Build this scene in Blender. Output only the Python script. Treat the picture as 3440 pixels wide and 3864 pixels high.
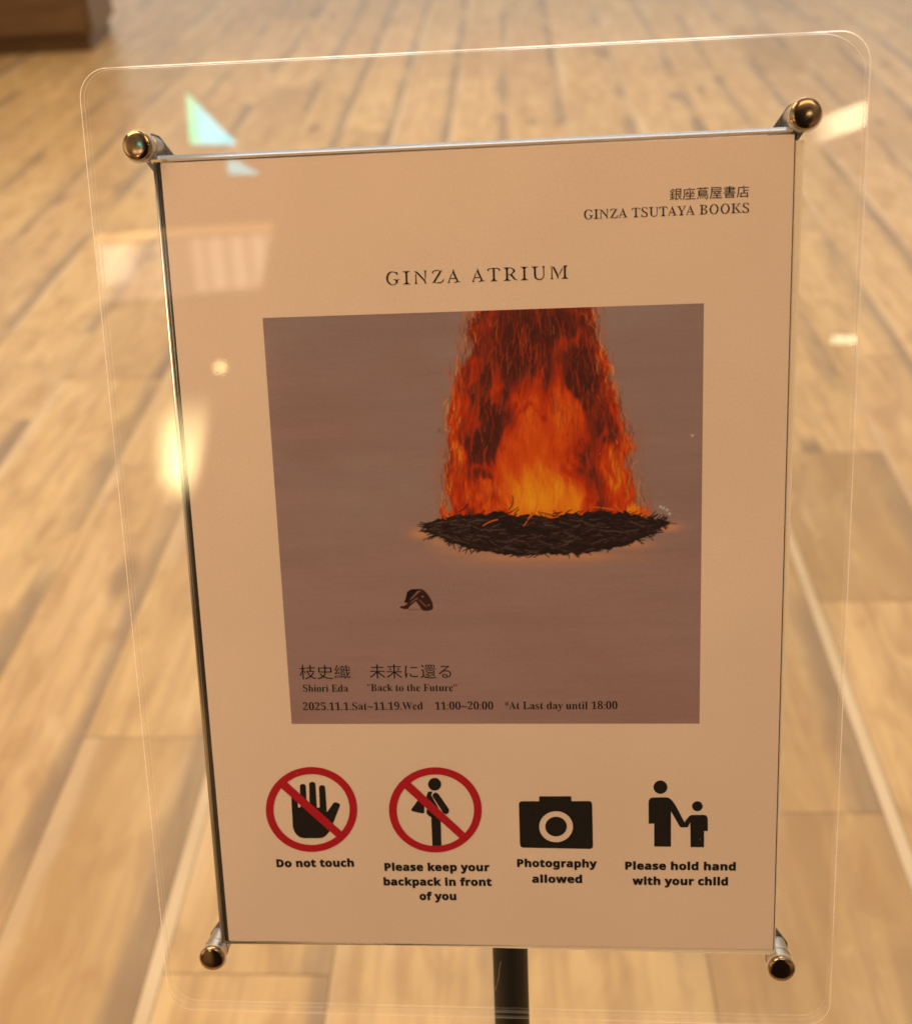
import bpy, bmesh, math, random
import numpy as np
from mathutils import Matrix, Vector, geometry

for o in list(bpy.data.objects):
    bpy.data.objects.remove(o)
S = bpy.context.scene
COL = S.collection
random.seed(5)
RNG = np.random.default_rng(11)

# ---------------------------------------------------------------- camera
CAM_H = 1.2
CAM_R = Matrix(((0.9989486261980172, 0.005761204101049144, 0.045480223662599906),
                (0.03453145578171527, 0.557965895681953, -0.8291451247022028),
                (-0.030153288024517343, 0.8298438815723967, 0.5571803221921683)))
cam = bpy.data.cameras.new('camera')
cam_o = bpy.data.objects.new('camera', cam)
COL.objects.link(cam_o)
cam_o.matrix_world = Matrix.Translation((0, 0, CAM_H)) @ CAM_R.to_4x4()
cam.sensor_fit = 'HORIZONTAL'
cam.sensor_width = 36.0
cam.lens = 4250 / 3440 * 36.0
cam.clip_start = 0.02
cam.clip_end = 100
cam.dof.use_dof = True
cam.dof.focus_distance = 0.566
cam.dof.aperture_fstop = 7.8
S.camera = cam_o

# ---------------------------------------------------------------- panel frame (local metres -> world)
PANEL = Matrix(((0.9989672506592385, -0.020804632004984676, -0.04039306125387204, -0.01231648),
                (-0.02993450060658802, 0.367438669226147, -0.929565893322482, 0.45495948),
                (0.034181249008064865, 0.9298150308755648, 0.36643642091335976, 0.85394774),
                (0, 0, 0, 1)))

# ---------------------------------------------------------------- world: the warm dim room around the stand
def N(nt, typ, **kw):
    n = nt.nodes.new(typ)
    for k, v in kw.items():
        if k == 'inp':
            for kk, vv in v.items():
                n.inputs[kk].default_value = vv
        else:
            setattr(n, k, v)
    return n

def M(nt, op, a, b=None, c=None, clamp=False):
    n = nt.nodes.new('ShaderNodeMath'); n.operation = op; n.use_clamp = clamp
    for i, x in enumerate((a, b, c)):
        if x is None: continue
        if isinstance(x, (int, float)): n.inputs[i].default_value = x
        else: nt.links.new(x, n.inputs[i])
    return n.outputs[0]

def MR(nt, x, a, b, c=0.0, d=1.0, smooth=True):
    n = nt.nodes.new('ShaderNodeMapRange'); n.clamp = True
    if smooth: n.interpolation_type = 'SMOOTHSTEP'
    nt.links.new(x, n.inputs[0])
    for i, v in enumerate((a, b, c, d)): n.inputs[i + 1].default_value = v
    return n.outputs[0]

def MIX(nt, fac, a, b, mode='MIX'):
    n = nt.nodes.new('ShaderNodeMix'); n.data_type = 'RGBA'; n.blend_type = mode
    for sock, x in ((n.inputs[0], fac), (n.inputs[6], a), (n.inputs[7], b)):
        if isinstance(x, (int, float)): sock.default_value = x
        elif isinstance(x, tuple): sock.default_value = (*x, 1) if len(x) == 3 else x
        else: nt.links.new(x, sock)
    return n.outputs[2]

W = bpy.data.worlds.new('World')
S.world = W
W.use_nodes = True
nt = W.node_tree
bg = nt.nodes['Background']
tc = N(nt, 'ShaderNodeTexCoord')
sx = N(nt, 'ShaderNodeSeparateXYZ')
nt.links.new(tc.outputs['Generated'], sx.inputs[0])
X_, Y_, Z_ = sx.outputs
c0 = MIX(nt, MR(nt, Z_, -0.25, 0.1), (0.16, 0.095, 0.045), (0.34, 0.215, 0.12))
c1 = MIX(nt, MR(nt, Z_, 0.2, 0.7), c0, (0.55, 0.42, 0.29))
nz = N(nt, 'ShaderNodeTexNoise', inp={'Scale': 3.2, 'Detail': 3.0})
nt.links.new(tc.outputs['Generated'], nz.inputs['Vector'])
c2 = MIX(nt, MR(nt, nz.outputs[0], 0.38, 0.66), MIX(nt, 1.0, c1, (0.45, 0.43, 0.4), 'MULTIPLY'), MIX(nt, 1.0, c1, (1.5, 1.45, 1.35), 'MULTIPLY'))
# dark zone painted in for the viewer's silhouette behind the camera
az = M(nt, 'DIVIDE', X_, M(nt, 'MAXIMUM', M(nt, 'MULTIPLY', Y_, -1.0), 0.05))
dk = M(nt, 'MULTIPLY', MR(nt, az, -0.33, -0.27), MR(nt, az, 0.30, 0.36, 1.0, 0.0))
dk = M(nt, 'MULTIPLY', dk, MR(nt, Z_, 0.50, 0.62, 1.0, 0.0))
dk = M(nt, 'MULTIPLY', dk, MR(nt, Y_, -0.35, -0.2, 1.0, 0.0))
# bright zone added ahead, gives the floor its sheen and the rail its highlight
fr_ = M(nt, 'MULTIPLY', MR(nt, Y_, 0.1, 0.6), MR(nt, Z_, -0.05, 0.05))
c2 = MIX(nt, fr_, c2, (1.7, 1.5, 1.27))
c2 = MIX(nt, MR(nt, Z_, 0.74, 0.86), c2, (0.78, 0.68, 0.56))
lf = M(nt, 'MULTIPLY', MR(nt, X_, -0.75, -0.55, 1.0, 0.0), M(nt, 'MULTIPLY', MR(nt, Z_, -0.1, 0.05), MR(nt, Z_, 0.35, 0.6, 1.0, 0.0)))
c2 = MIX(nt, M(nt, 'MULTIPLY', lf, 0.9), c2, (1.5, 1.05, 0.62))
bl_ = M(nt, 'MULTIPLY', MR(nt, Y_, -0.5, -0.3, 1.0, 0.0), MR(nt, Z_, 0.30, 0.5, 1.0, 0.0))
c2 = MIX(nt, bl_, c2, MIX(nt, 1.0, c2, (2.0, 1.8, 1.6), 'MULTIPLY'))
c3 = MIX(nt, dk, c2, (0.035, 0.022, 0.014))
nt.links.new(c3, bg.inputs['Color'])
bg.inputs['Strength'].default_value = 0.62

# ---------------------------------------------------------------- lamps
def area(name, loc, target, sx_, sy_, power, col):
    l = bpy.data.lights.new(name, 'AREA'); l.shape = 'RECTANGLE'
    l.size = sx_; l.size_y = sy_; l.energy = power; l.color = col
    o = bpy.data.objects.new(name, l); COL.objects.link(o)
    o.location = loc
    o.rotation_euler = (Vector(target) - Vector(loc)).to_track_quat('-Z', 'Y').to_euler()
    return o

WARM = (1.0, 0.63, 0.33)
area('overhead_light', (-0.3, 4.4, 3.2), (-0.4, 3.6, 0), 3.0, 2.4, 112, (1.0, 0.76, 0.50))
area('overhead_light', (-1.1, 0.2, 2.5), (-0.7, 0.3, 0), 1.2, 1.0, 32, (1.0, 0.65, 0.30))  # added fill, brightens the floor at the near left
area('overhead_light', (0.5, -0.85, 2.6), (0.05, 0.45, 0.70), 1.0, 0.6, 9, (1.0, 0.57, 0.27))  # added fill for the poster paper, kept out of the acrylic's reflection
area('cool_rail_light', (0.2, 1.9, 3.4), (0.0, 0.45, 1.05), 2.4, 0.9, 14, (0.92, 0.95, 1.0))  # added cool light, brightens the upper face of the chrome top rail

CW = cam_o.matrix_world
def px_ray(px, py):
    d = Vector(((px - 1720) / 4250, -(py - 1932) / 4250, -1.0))
    return (CW.to_3x3() @ d).normalized()

def reflected_lamp(name, px, py, wpx, hpx, dist, col, radiance, rot=0.0, shape='RECTANGLE', mask=None, base=None):
    """an unseen area lamp behind the viewer, placed so its mirror image shows in the acrylic"""
    n = PANEL.to_3x3() @ Vector((0, 0, 1)); p0 = PANEL.translation + n * 0.003
    o = CW.translation; d = px_ray(px, py)
    t = (p0 - o).dot(n) / d.dot(n)
    hit = o + d * t
    refl = lambda v: v - 2 * v.dot(n) * n
    r = refl(d)
    up = CW.to_3x3() @ Vector((0, 1, 0))
    a = math.radians(rot)
    cx = CW.to_3x3() @ Vector((math.cos(a), math.sin(a), 0))
    Z = r.normalized(); Xa = refl(cx); Xa = (Xa - Xa.dot(Z) * Z).normalized(); Ya = Z.cross(Xa)
    k = (t + dist) / 4250
    l = bpy.data.lights.new(name, 'AREA'); l.shape = shape
    l.size = wpx * k; l.size_y = hpx * k
    l.color = col
    ar = l.size * l.size_y * (math.pi / 4 if shape in ('ELLIPSE', 'DISK') else 1)
    l.energy = radiance * math.pi * ar
    lo = bpy.data.objects.new(name, l); COL.objects.link(lo)
    m = Matrix((Xa, Ya, Z)).transposed().to_4x4(); m.translation = hit + r * dist
    lo.matrix_world = m
    if mask:
        l.use_nodes = True; t_ = l.node_tree
        em = t_.nodes['Emission']
        g = t_.nodes.new('ShaderNodeNewGeometry'); s = t_.nodes.new('ShaderNodeSeparateXYZ')
        t_.links.new(g.outputs['Parametric'], s.inputs[0])
        mask(t_, em, s.outputs[0], s.outputs[1])
    return lo

TEAL = (0.06, 0.78, 0.95)
def tri_mask(t, em, u, v):
    # slanting upper right edge, greener towards the left
    s = M(t, 'ADD', M(t, 'MULTIPLY', u, 1.0), v)
    f = MR(t, s, 0.94, 1.04, 1.0, 0.0)
    cc = MIX(t, MR(t, u, 0.05, 0.32), (0.0, 0.75, 0.40), (0.07, 0.78, 0.95))
    t.links.new(cc, em.inputs['Color'])
    t.links.new(f, em.inputs['Strength'])
reflected_lamp('window_reflection', 800, 446, 165, 172, 3.4, (1, 1, 1), 9.0, mask=tri_mask)
def tri2(t, em, u, v):
    s = M(t, 'ADD', M(t, 'MULTIPLY', u, 0.9), M(t, 'MULTIPLY', v, 0.6))
    f = MR(t, s, 0.86, 1.0, 1.0, 0.0)
    f = M(t, 'MULTIPLY', f, MR(t, u, 0.0, 0.2))
    t.links.new(f, em.inputs['Strength'])
reflected_lamp('window_reflection', 912, 633, 120, 46, 3.4, TEAL, 10, mask=tri2)  # added lamp, stands in for the window's second reflection off the poster cover
def shelf_mask(t, em, u, v):
    bars = M(t, 'ADD', 0.78, M(t, 'MULTIPLY', M(t, 'SINE', M(t, 'MULTIPLY', u, 58.0)), 0.22))
    right = M(t, 'MULTIPLY', M(t, 'MULTIPLY', MR(t, u, 0.50, 0.60), bars), MR(t, v, 0.0, 0.10))
    left = M(t, 'MULTIPLY', MR(t, M(t, 'ABSOLUTE', M(t, 'SUBTRACT', u, 0.15)), 0.04, 0.20, 0.95, 0.0), MR(t, v, 0.02, 0.45))
    f = M(t, 'MAXIMUM', M(t, 'MAXIMUM', right, left), 0.28)
    cc = MIX(t, MR(t, v, 0.80, 0.88), (1.0, 0.72, 0.50), (1.0, 0.55, 0.20))
    t.links.new(cc, em.inputs['Color'])
    edge = MR(t, M(t, 'ADD', u, M(t, 'MULTIPLY', v, -0.12)), 0.84, 0.9, 1.0, 0.0)
    top = MR(t, v, 0.86, 0.9, 0.0, 1.0)
    low = M(t, 'MULTIPLY', f, MR(t, v, 0.80, 0.86, 1.0, 0.3))
    f = M(t, 'MULTIPLY', M(t, 'MAXIMUM', low, M(t, 'MULTIPLY', top, 0.75)), edge)
    t.links.new(f, em.inputs['Strength'])
reflected_lamp('shelf_light', 690, 990, 690, 235, 4.0, (1.0, 1.0, 1.0), 5.0, rot=4.0, mask=shelf_mask)
reflected_lamp('downlight', 832, 1382, 44, 44, 4.5, (1.0, 0.76, 0.28), 15.0, shape='DISK')
def band(t, em, u, v):
    bend = M(t, 'MULTIPLY', M(t, 'POWER', M(t, 'SUBTRACT', u, 1.0), 2.0), 0.30)
    w = M(t, 'ABSOLUTE', M(t, 'SUBTRACT', M(t, 'ADD', v, bend), 0.55))
    f = MR(t, w, 0.24, 0.34, 1.0, 0.0)
    t.links.new(M(t, 'MULTIPLY', f, MR(t, u, 0.16, 0.5, 0.0, 1.0)), em.inputs['Strength'])
reflected_lamp('strip_light', 3180, 455, 380, 130, 3.5, (1.0, 0.83, 0.48), 8.5, rot=15, mask=band)
reflected_lamp('strip_light', 3192, 1282, 98, 26, 4.5, (1.0, 0.85, 0.55), 8.0)
def glow(t, em, u, v):
    # wedge of light: narrow below, fading upwards
    e = M(t, 'SUBTRACT', u, M(t, 'MULTIPLY', v, 0.36))
    f = M(t, 'MULTIPLY', MR(t, e, 0.36, 0.60, 1.0, 0.0), MR(t, u, 0.0, 0.45))
    f = M(t, 'MULTIPLY', f, MR(t, M(t, 'ABSOLUTE', M(t, 'SUBTRACT', v, 0.28)), 0.0, 0.55, 1.0, 0.0))
    f = M(t, 'MULTIPLY', f, MR(t, v, 0.0, 0.30))
    t.links.new(f, em.inputs['Strength'])
reflected_lamp('edge_glow', 715, 1640, 300, 560, 4.0, (1.0, 0.78, 0.36), 20, mask=glow)  # added lamp, masked into the glow along the poster's left edge


S.view_settings.view_transform = 'Standard'
S.view_settings.look = 'None'
S.view_settings.exposure = 0.0
S.view_settings.gamma = 1.0
S.render.engine = 'CYCLES'
S.cycles.max_bounces = 16
S.cycles.transparent_max_bounces = 24
S.cycles.glossy_bounces = 6
S.cycles.caustics_reflective = False
S.cycles.caustics_refractive = False
S.cycles.sample_clamp_indirect = 6.0
S.cycles.use_denoising = True

# ---------------------------------------------------------------- helpers
def mat(name):
    m = bpy.data.materials.new(name); m.use_nodes = True
    return m, m.node_tree, m.node_tree.nodes['Principled BSDF']

def simple(name, col, rough=0.5, metal=0.0, spec=0.5):
    m, t, b = mat(name)
    b.inputs['Base Color'].default_value = (*col, 1)
    b.inputs['Roughness'].default_value = rough
    b.inputs['Metallic'].default_value = metal
    b.inputs['Specular IOR Level'].default_value = spec
    return m

def mesh_obj(name, verts, faces, mats, parent=None, local=None, fm=None, smooth=False):
    me = bpy.data.meshes.new(name)
    me.from_pydata([tuple(v) for v in verts], [], faces)
    for m in (mats if isinstance(mats, (list, tuple)) else [mats]): me.materials.append(m)
    if fm is not None: me.polygons.foreach_set('material_index', fm)
    if smooth: me.polygons.foreach_set('use_smooth', [True] * len(me.polygons))
    me.validate(); me.update()
    return link(name, me, parent, local)

def link(name, me, parent=None, local=None):
    o = bpy.data.objects.new(name, me); COL.objects.link(o)
    if parent is not None: o.parent = parent
    o.matrix_local = local if local is not None else Matrix.Identity(4)
    return o

def bm_obj(name, bm, mats, parent=None, local=None, smooth=False):
    me = bpy.data.meshes.new(name)
    bmesh.ops.recalc_face_normals(bm, faces=bm.faces)
    bm.to_mesh(me); bm.free()
    for m in (mats if isinstance(mats, (list, tuple)) else [mats]): me.materials.append(m)
    if smooth: me.polygons.foreach_set('use_smooth', [True] * len(me.polygons))
    return link(name, me, parent, local)

def thing(name, label, cat, mw, group=None):
    o = bpy.data.objects.new(name, None); COL.objects.link(o)
    o.empty_display_size = 0.05
    o.matrix_world = mw
    o['label'] = label; o['category'] = cat
    if group: o['group'] = group
    return o

def box_bm(bm, x0, x1, y0, y1, z0, z1, bev=0.0):
    vs = [bm.verts.new(p) for p in ((x0, y0, z0), (x1, y0, z0), (x1, y1, z0), (x0, y1, z0), (x0, y0, z1), (x1, y0, z1), (x1, y1, z1), (x0, y1, z1))]
    fs = [bm.faces.new([vs[i] for i in f]) for f in ((3, 2, 1, 0), (4, 5, 6, 7), (0, 1, 5, 4), (1, 2, 6, 5), (2, 3, 7, 6), (3, 0, 4, 7))]
    if bev:
        es = list({e for f in fs for e in f.edges})
        bmesh.ops.bevel(bm, geom=es, offset=bev, segments=2, affect='EDGES')

def lathe(profile, seg=48):
    """profile of (r, z) from bottom to top -> verts, faces round the z axis"""
    v, fcs = [], []
    for r, z in profile:
        for i in range(seg):
            a = 2 * math.pi * i / seg
            v.append((r * math.cos(a), r * math.sin(a), z))
    n = len(profile)
    for k in range(n - 1):
        for i in range(seg):
            j = (i + 1) % seg
            fcs.append((k * seg + i, k * seg + j, (k + 1) * seg + j, (k + 1) * seg + i))
    fcs.append(tuple(range(seg - 1, -1, -1)))
    fcs.append(tuple((n - 1) * seg + i for i in range(seg)))
    return v, fcs

mm = 0.001

# ---------------------------------------------------------------- materials
def acrylic_mat():
    m, t, b = mat('clear_acrylic')
    t.nodes.remove(b)
    out = t.nodes['Material Output']
    tr = N(t, 'ShaderNodeBsdfTransparent', inp={'Color': (0.998, 0.997, 0.994, 1)})
    gl = N(t, 'ShaderNodeBsdfGlossy', inp={'Roughness': 0.012, 'Color': (1, 1, 1, 1)})
    fr = N(t, 'ShaderNodeFresnel', inp={'IOR': 1.49})
    g = N(t, 'ShaderNodeNewGeometry')
    nzz = N(t, 'ShaderNodeTexNoise', inp={'Scale': 9.0, 'Detail': 1.0})
    co = N(t, 'ShaderNodeTexCoord'); t.links.new(co.outputs['Object'], nzz.inputs['Vector'])
    bp = N(t, 'ShaderNodeBump', inp={'Strength': 0.02, 'Distance': 0.004})
    t.links.new(nzz.outputs[0], bp.inputs['Height']); t.links.new(bp.outputs[0], gl.inputs['Normal'])
    front = M(t, 'SUBTRACT', 1.0, g.outputs['Backfacing'])
    fac = M(t, 'MULTIPLY', M(t, 'MULTIPLY', fr.outputs[0], 1.3), front)
    mx = N(t, 'ShaderNodeMixShader')
    t.links.new(fac, mx.inputs[0]); t.links.new(tr.outputs[0], mx.inputs[1]); t.links.new(gl.outputs[0], mx.inputs[2])
    t.links.new(mx.outputs[0], out.inputs['Surface'])
    return m

def edge_mat(name, alpha, col, shine=0.0):
    m, t, b = mat(name)
    out = t.nodes['Material Output']
    b.inputs['Base Color'].default_value = (*col, 1); b.inputs['Roughness'].default_value = 0.25
    surf = b.outputs[0]
    if shine:
        gl = N(t, 'ShaderNodeBsdfGlossy', inp={'Roughness': 0.38, 'Color': (1, 1, 1, 1)})
        m0 = N(t, 'ShaderNodeMixShader', inp={0: shine})
        tl = N(t, 'ShaderNodeBsdfTranslucent', inp={'Color': (0.97, 0.95, 0.92, 1)})
        ad = N(t, 'ShaderNodeAddShader'); t.links.new(b.outputs[0], ad.inputs[0]); t.links.new(tl.outputs[0], ad.inputs[1])
        t.links.new(ad.outputs[0], m0.inputs[1]); t.links.new(gl.outputs[0], m0.inputs[2]); surf = m0.outputs[0]
    tr = N(t, 'ShaderNodeBsdfTransparent')
    co = N(t, 'ShaderNodeTexCoord')
    nzz = N(t, 'ShaderNodeTexNoise', inp={'Scale': 22.0, 'Detail': 3.0})
    t.links.new(co.outputs['Object'], nzz.inputs['Vector'])
    fac = M(t, 'MULTIPLY', MR(t, nzz.outputs[0], 0.30, 0.55, 0.35, 1.0), alpha)
    mx = N(t, 'ShaderNodeMixShader')
    t.links.new(fac, mx.inputs[0]); t.links.new(tr.outputs[0], mx.inputs[1]); t.links.new(surf, mx.inputs[2])
    t.links.new(mx.outputs[0], out.inputs['Surface'])
    return m

ACRYLIC = acrylic_mat()
EDGE = edge_mat('acrylic_cut_edge', 0.10, (0.85, 0.8, 0.72))
ARRIS = edge_mat('acrylic_arris', 1.0, (0.97, 0.95, 0.92), 0.5)
ARRIS_DIM = edge_mat('acrylic_arris_dim', 0.08, (0.9, 0.85, 0.77))
ARRIS_MID = edge_mat('acrylic_arris_mid', 0.45, (0.97, 0.95, 0.92), 0.75)
CHROME = simple('chrome', (0.78, 0.77, 0.76), 0.10, 1.0)
STEEL = simple('brushed_steel', (0.50, 0.49, 0.48), 0.28, 1.0)
KNOB = simple('polished_cap', (0.36, 0.26, 0.165), 0.12, 1.0)
GREYSTEEL = simple('grey_steel', (0.20, 0.22, 0.24), 0.35, 1.0)
BLACKM = simple('black_powder_coat', (0.006, 0.0055, 0.005), 0.45)
WASHER = edge_mat('clear_washer', 0.35, (0.9, 0.86, 0.8))
DARKSLOT = simple('rail_black', (0.02, 0.016, 0.012), 0.25)

def paper_mat(name, col):
    m, t, b = mat(name)
    co = N(t, 'ShaderNodeTexCoord')
    n1 = N(t, 'ShaderNodeTexNoise', inp={'Scale': 900.0, 'Detail': 2.0})
    n2 = N(t, 'ShaderNodeTexNoise', inp={'Scale': 14.0, 'Detail': 2.0})
    t.links.new(co.outputs['Object'], n1.inputs['Vector']); t.links.new(co.outputs['Object'], n2.inputs['Vector'])
    f1 = MR(t, n1.outputs[0], 0.3, 0.7, 0.965, 1.03, False)
    f2 = MR(t, n2.outputs[0], 0.3, 0.7, 0.98, 1.02, False)
    v = M(t, 'MULTIPLY', f1, f2)
    cc = N(t, 'ShaderNodeCombineColor')
    for i in range(3): t.links.new(M(t, 'MULTIPLY', v, col[i]), cc.inputs[i])
    t.links.new(cc.outputs[0], b.inputs['Base Color'])
    b.inputs['Roughness'].default_value = 0.75
    b.inputs['Specular IOR Level'].default_value = 0.2
    n3 = N(t, 'ShaderNodeTexNoise', inp={'Scale': 5.0, 'Detail': 1.0})
    t.links.new(co.outputs['Object'], n3.inputs['Vector'])
    bp = N(t, 'ShaderNodeBump', inp={'Strength': 0.6, 'Distance': 0.012})
    t.links.new(n3.outputs[0], bp.inputs['Height']); t.links.new(bp.outputs[0], b.inputs['Normal'])
    return m

PAPER_COL = (0.83, 0.70, 0.66)
PAPER = paper_mat('poster_paper', PAPER_COL)
SPARE = paper_mat('pale_card', (0.86, 0.78, 0.68))

def ink_mat(name, col, lo=0.8, hi=1.25):
    m, t, b = mat(name)
    co = N(t, 'ShaderNodeTexCoord')
    n1 = N(t, 'ShaderNodeTexNoise', inp={'Scale': 700.0, 'Detail': 2.0})
    t.links.new(co.outputs['Object'], n1.inputs['Vector'])
    v = MR(t, n1.outputs[0], 0.3, 0.7, lo, hi, False)
    cc = N(t, 'ShaderNodeCombineColor')
    for i in range(3): t.links.new(M(t, 'MULTIPLY', v, col[i]), cc.inputs[i])
    t.links.new(cc.outputs[0], b.inputs['Base Color'])
    b.inputs['Roughness'].default_value = 0.7
    b.inputs['Specular IOR Level'].default_value = 0.2
    return m
INK = ink_mat('black_ink', (0.013, 0.011, 0.011))
INKSOFT = ink_mat('black_ink_small', (0.014, 0.011, 0.010))
RED = ink_mat('red_ink', (0.46, 0.012, 0.028), 0.88, 1.1)

# ================================================================ floor
def floor_material():
    m, t, b = mat('oak_planks')
    at = N(t, 'ShaderNodeAttribute', attribute_name='plank')
    sp = N(t, 'ShaderNodeSeparateColor'); t.links.new(at.outputs['Color'], sp.inputs[0])
    tone, hue, rnd = sp.outputs; seam = at.outputs['Alpha']
    uvn = N(t, 'ShaderNodeUVMap', uv_map='UVMap')
    us = N(t, 'ShaderNodeSeparateXYZ'); t.links.new(uvn.outputs[0], us.inputs[0])
    u, v = us.outputs[0], us.outputs[1]
    geo = N(t, 'ShaderNodeNewGeometry'); ps = N(t, 'ShaderNodeSeparateXYZ'); t.links.new(geo.outputs['Position'], ps.inputs[0])
    px_, py_ = ps.outputs[0], ps.outputs[1]
    off = M(t, 'MULTIPLY', rnd, 53.0)
    def vec(ax, ay):
        c = N(t, 'ShaderNodeCombineXYZ')
        t.links.new(M(t, 'MULTIPLY', px_, ax), c.inputs[0]); t.links.new(M(t, 'MULTIPLY', py_, ay), c.inputs[1]); t.links.new(off, c.inputs[2])
        return c.outputs[0]
    def noise(vv, sc, det=3.0, dist=0.0):
        n = N(t, 'ShaderNodeTexNoise', inp={'Scale': sc, 'Detail': det, 'Distortion': dist}); t.links.new(vv, n.inputs['Vector'])
        return n.outputs[0]
    fine = noise(vec(70, 3.5), 1.0, 4.0)
    blotch = noise(vec(24, 9), 1.0, 3.0, 0.6)
    broad = noise(vec(9, 1.1), 1.0, 2.0, 0.4)
    rings = M(t, 'SINE', M(t, 'MULTIPLY', noise(vec(7, 0.75), 1.0, 1.0, 0.3), 46.0))
    base = MIX(t, tone, (0.34, 0.205, 0.076), (0.68, 0.475, 0.21))
    base = MIX(t, M(t, 'MULTIPLY', hue, 0.7), base, (0.58, 0.375, 0.18))
    base = MIX(t, MR(t, broad, 0.35, 0.7, 0.0, 0.45), base, (0.72, 0.53, 0.275))
    base = MIX(t, MR(t, rings, 0.2, 1.0, 0.0, 0.22), base, (0.36, 0.23, 0.13))
    base = MIX(t, MR(t, fine, 0.42, 0.72, 0.0, 0.42), base, (0.36, 0.225, 0.12))
    base = MIX(t, MR(t, blotch, 0.45, 0.72, 0.0, 0.60), base, (0.38, 0.225, 0.095))
    base = MIX(t, MR(t, blotch, 0.42, 0.25, 0.0, 0.35), base, (0.76, 0.57, 0.32))
    # dark heartwood / dirt streak along one long edge of a plank, fading in and out along it
    wob = M(t, 'MULTIPLY', M(t, 'SUBTRACT', noise(vec(1, 2.2), 1.0, 2.0), 0.5), 0.28)
    ed = MR(t, M(t, 'ADD', u, wob), 0.76, 0.93)
    along = MR(t, noise(vec(0.6, 1.5), 1.0, 2.0), 0.38, 0.56)
    ed = M(t, 'MULTIPLY', M(t, 'MULTIPLY', ed, along), seam, clamp=True)
    base = MIX(t, M(t, 'MULTIPLY', ed, 0.85), base, (0.17, 0.122, 0.092))
    # pale sapwood along the other edge
    pale = M(t, 'MULTIPLY', MR(t, M(t, 'SUBTRACT', u, wob), 0.16, 0.05, 0.0, 1.0), MR(t, noise(vec(0.5, 0.8), 1.0, 1.0), 0.48, 0.6))
    base = MIX(t, M(t, 'MULTIPLY', pale, 0.3), base, (0.74, 0.62, 0.47))
    # knots
    vo = N(t, 'ShaderNodeTexVoronoi', inp={'Scale': 1.0}); t.links.new(vec(4.5, 1.6), vo.inputs['Vector'])
    kn = MR(t, vo.outputs['Distance'], 0.05, 0.16, 1.0, 0.0)
    base = MIX(t, M(t, 'MULTIPLY', kn, 0.65), base, (0.15, 0.085, 0.05))
    t.links.new(base, b.inputs['Base Color'])
    t.links.new(MR(t, fine, 0.3, 0.8, 0.30, 0.42), b.inputs['Roughness'])
    b.inputs['Specular IOR Level'].default_value = 0.5
    bp = N(t, 'ShaderNodeBump', inp={'Strength': 0.15, 'Distance': 0.002}); t.links.new(fine, bp.inputs['Height']); t.links.new(bp.outputs[0], b.inputs['Normal'])
    return m

def build_floor():
    K = CAM_H / 0.829
    r = [-0.73, -0.5606, -0.437, -0.300, -0.287, -0.147, 0.004, 0.163, 0.348, 0.361, 0.525, 0.652, 0.785, 0.94, 1.10, 1.26]
    strong = {-0.73: .8, -0.5606: 1.0, -0.437: .9, -0.287: .9, -0.147: .9, 0.004: .9, 0.163: .9, 0.335: .7, 0.525: 1.0, 0.652: .7, 0.785: .8, 0.94: .7, 1.10: .9, 1.26: 1.0}
    lo = r[0]; hi = r[-1]
    while lo > -7: lo -= 0.155; r.insert(0, round(lo, 4))
    while hi < 7: hi += 0.155; r.append(round(hi, 4))
    V, F, UV, A, MI = [], [], [], [], []
    g = 0.0005
    for a, b2 in zip(r[:-1], r[1:]):
        x0, x1 = a * K + g, b2 * K - g
        y = -0.7
        st = strong.get(b2, random.uniform(0.3, 0.95))
        while y < 13:
            L = random.uniform(0.45, 1.5)
            n = len(V)
            V += [(x0, y + g, 0), (x1, y + g, 0), (x1, y + L - g, 0), (x0, y + L - g, 0)]
            F.append((n, n + 1, n + 2, n + 3)); MI.append(2 if b2 - a < 0.02 else 0)
            UV += [0, 0, 1, 0, 1, L, 0, L]
            A += [random.betavariate(1.5, 1.3), random.random(), random.random(), st * random.uniform(0.75, 1.0)]
            y += L
    n = len(V)
    V += [(-12, -0.7, -0.004), (12, -0.7, -0.004), (12, 15, -0.004), (-12, 15, -0.004)]
    F.append((n, n + 1, n + 2, n + 3)); UV += [0] * 8; A += [0, 0, 0, 0]
    dark = simple('plank_gap', (0.14, 0.09, 0.055), 0.8)
    o = mesh_obj('floor', V, F, [floor_material(), dark, wood_mat('pale_inlay', (0.58, 0.45, 0.29), (0.68, 0.55, 0.38))], fm=MI + [1])
    me = o.data
    uvl = me.uv_layers.new(name='UVMap'); uvl.data.foreach_set('uv', UV)
    at = me.attributes.new('plank', 'FLOAT_COLOR', 'FACE'); at.data.foreach_set('color', A)
    o['kind'] = 'structure'
# ================================================================ cabinet at the far left
def wood_mat(name, c0, c1, rough=0.4):
    m, t, b = mat(name)
    co = N(t, 'ShaderNodeTexCoord'); mp = N(t, 'ShaderNodeMapping'); mp.inputs['Scale'].default_value = (3, 3, 40)
    t.links.new(co.outputs['Object'], mp.inputs[0])
    n = N(t, 'ShaderNodeTexNoise', inp={'Scale': 1.0, 'Detail': 4.0, 'Distortion': 0.5}); t.links.new(mp.outputs[0], n.inputs['Vector'])
    t.links.new(MIX(t, MR(t, n.outputs[0], 0.35, 0.65), c0, c1), b.inputs['Base Color'])
    b.inputs['Roughness'].default_value = rough
    return m

build_floor()

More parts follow.
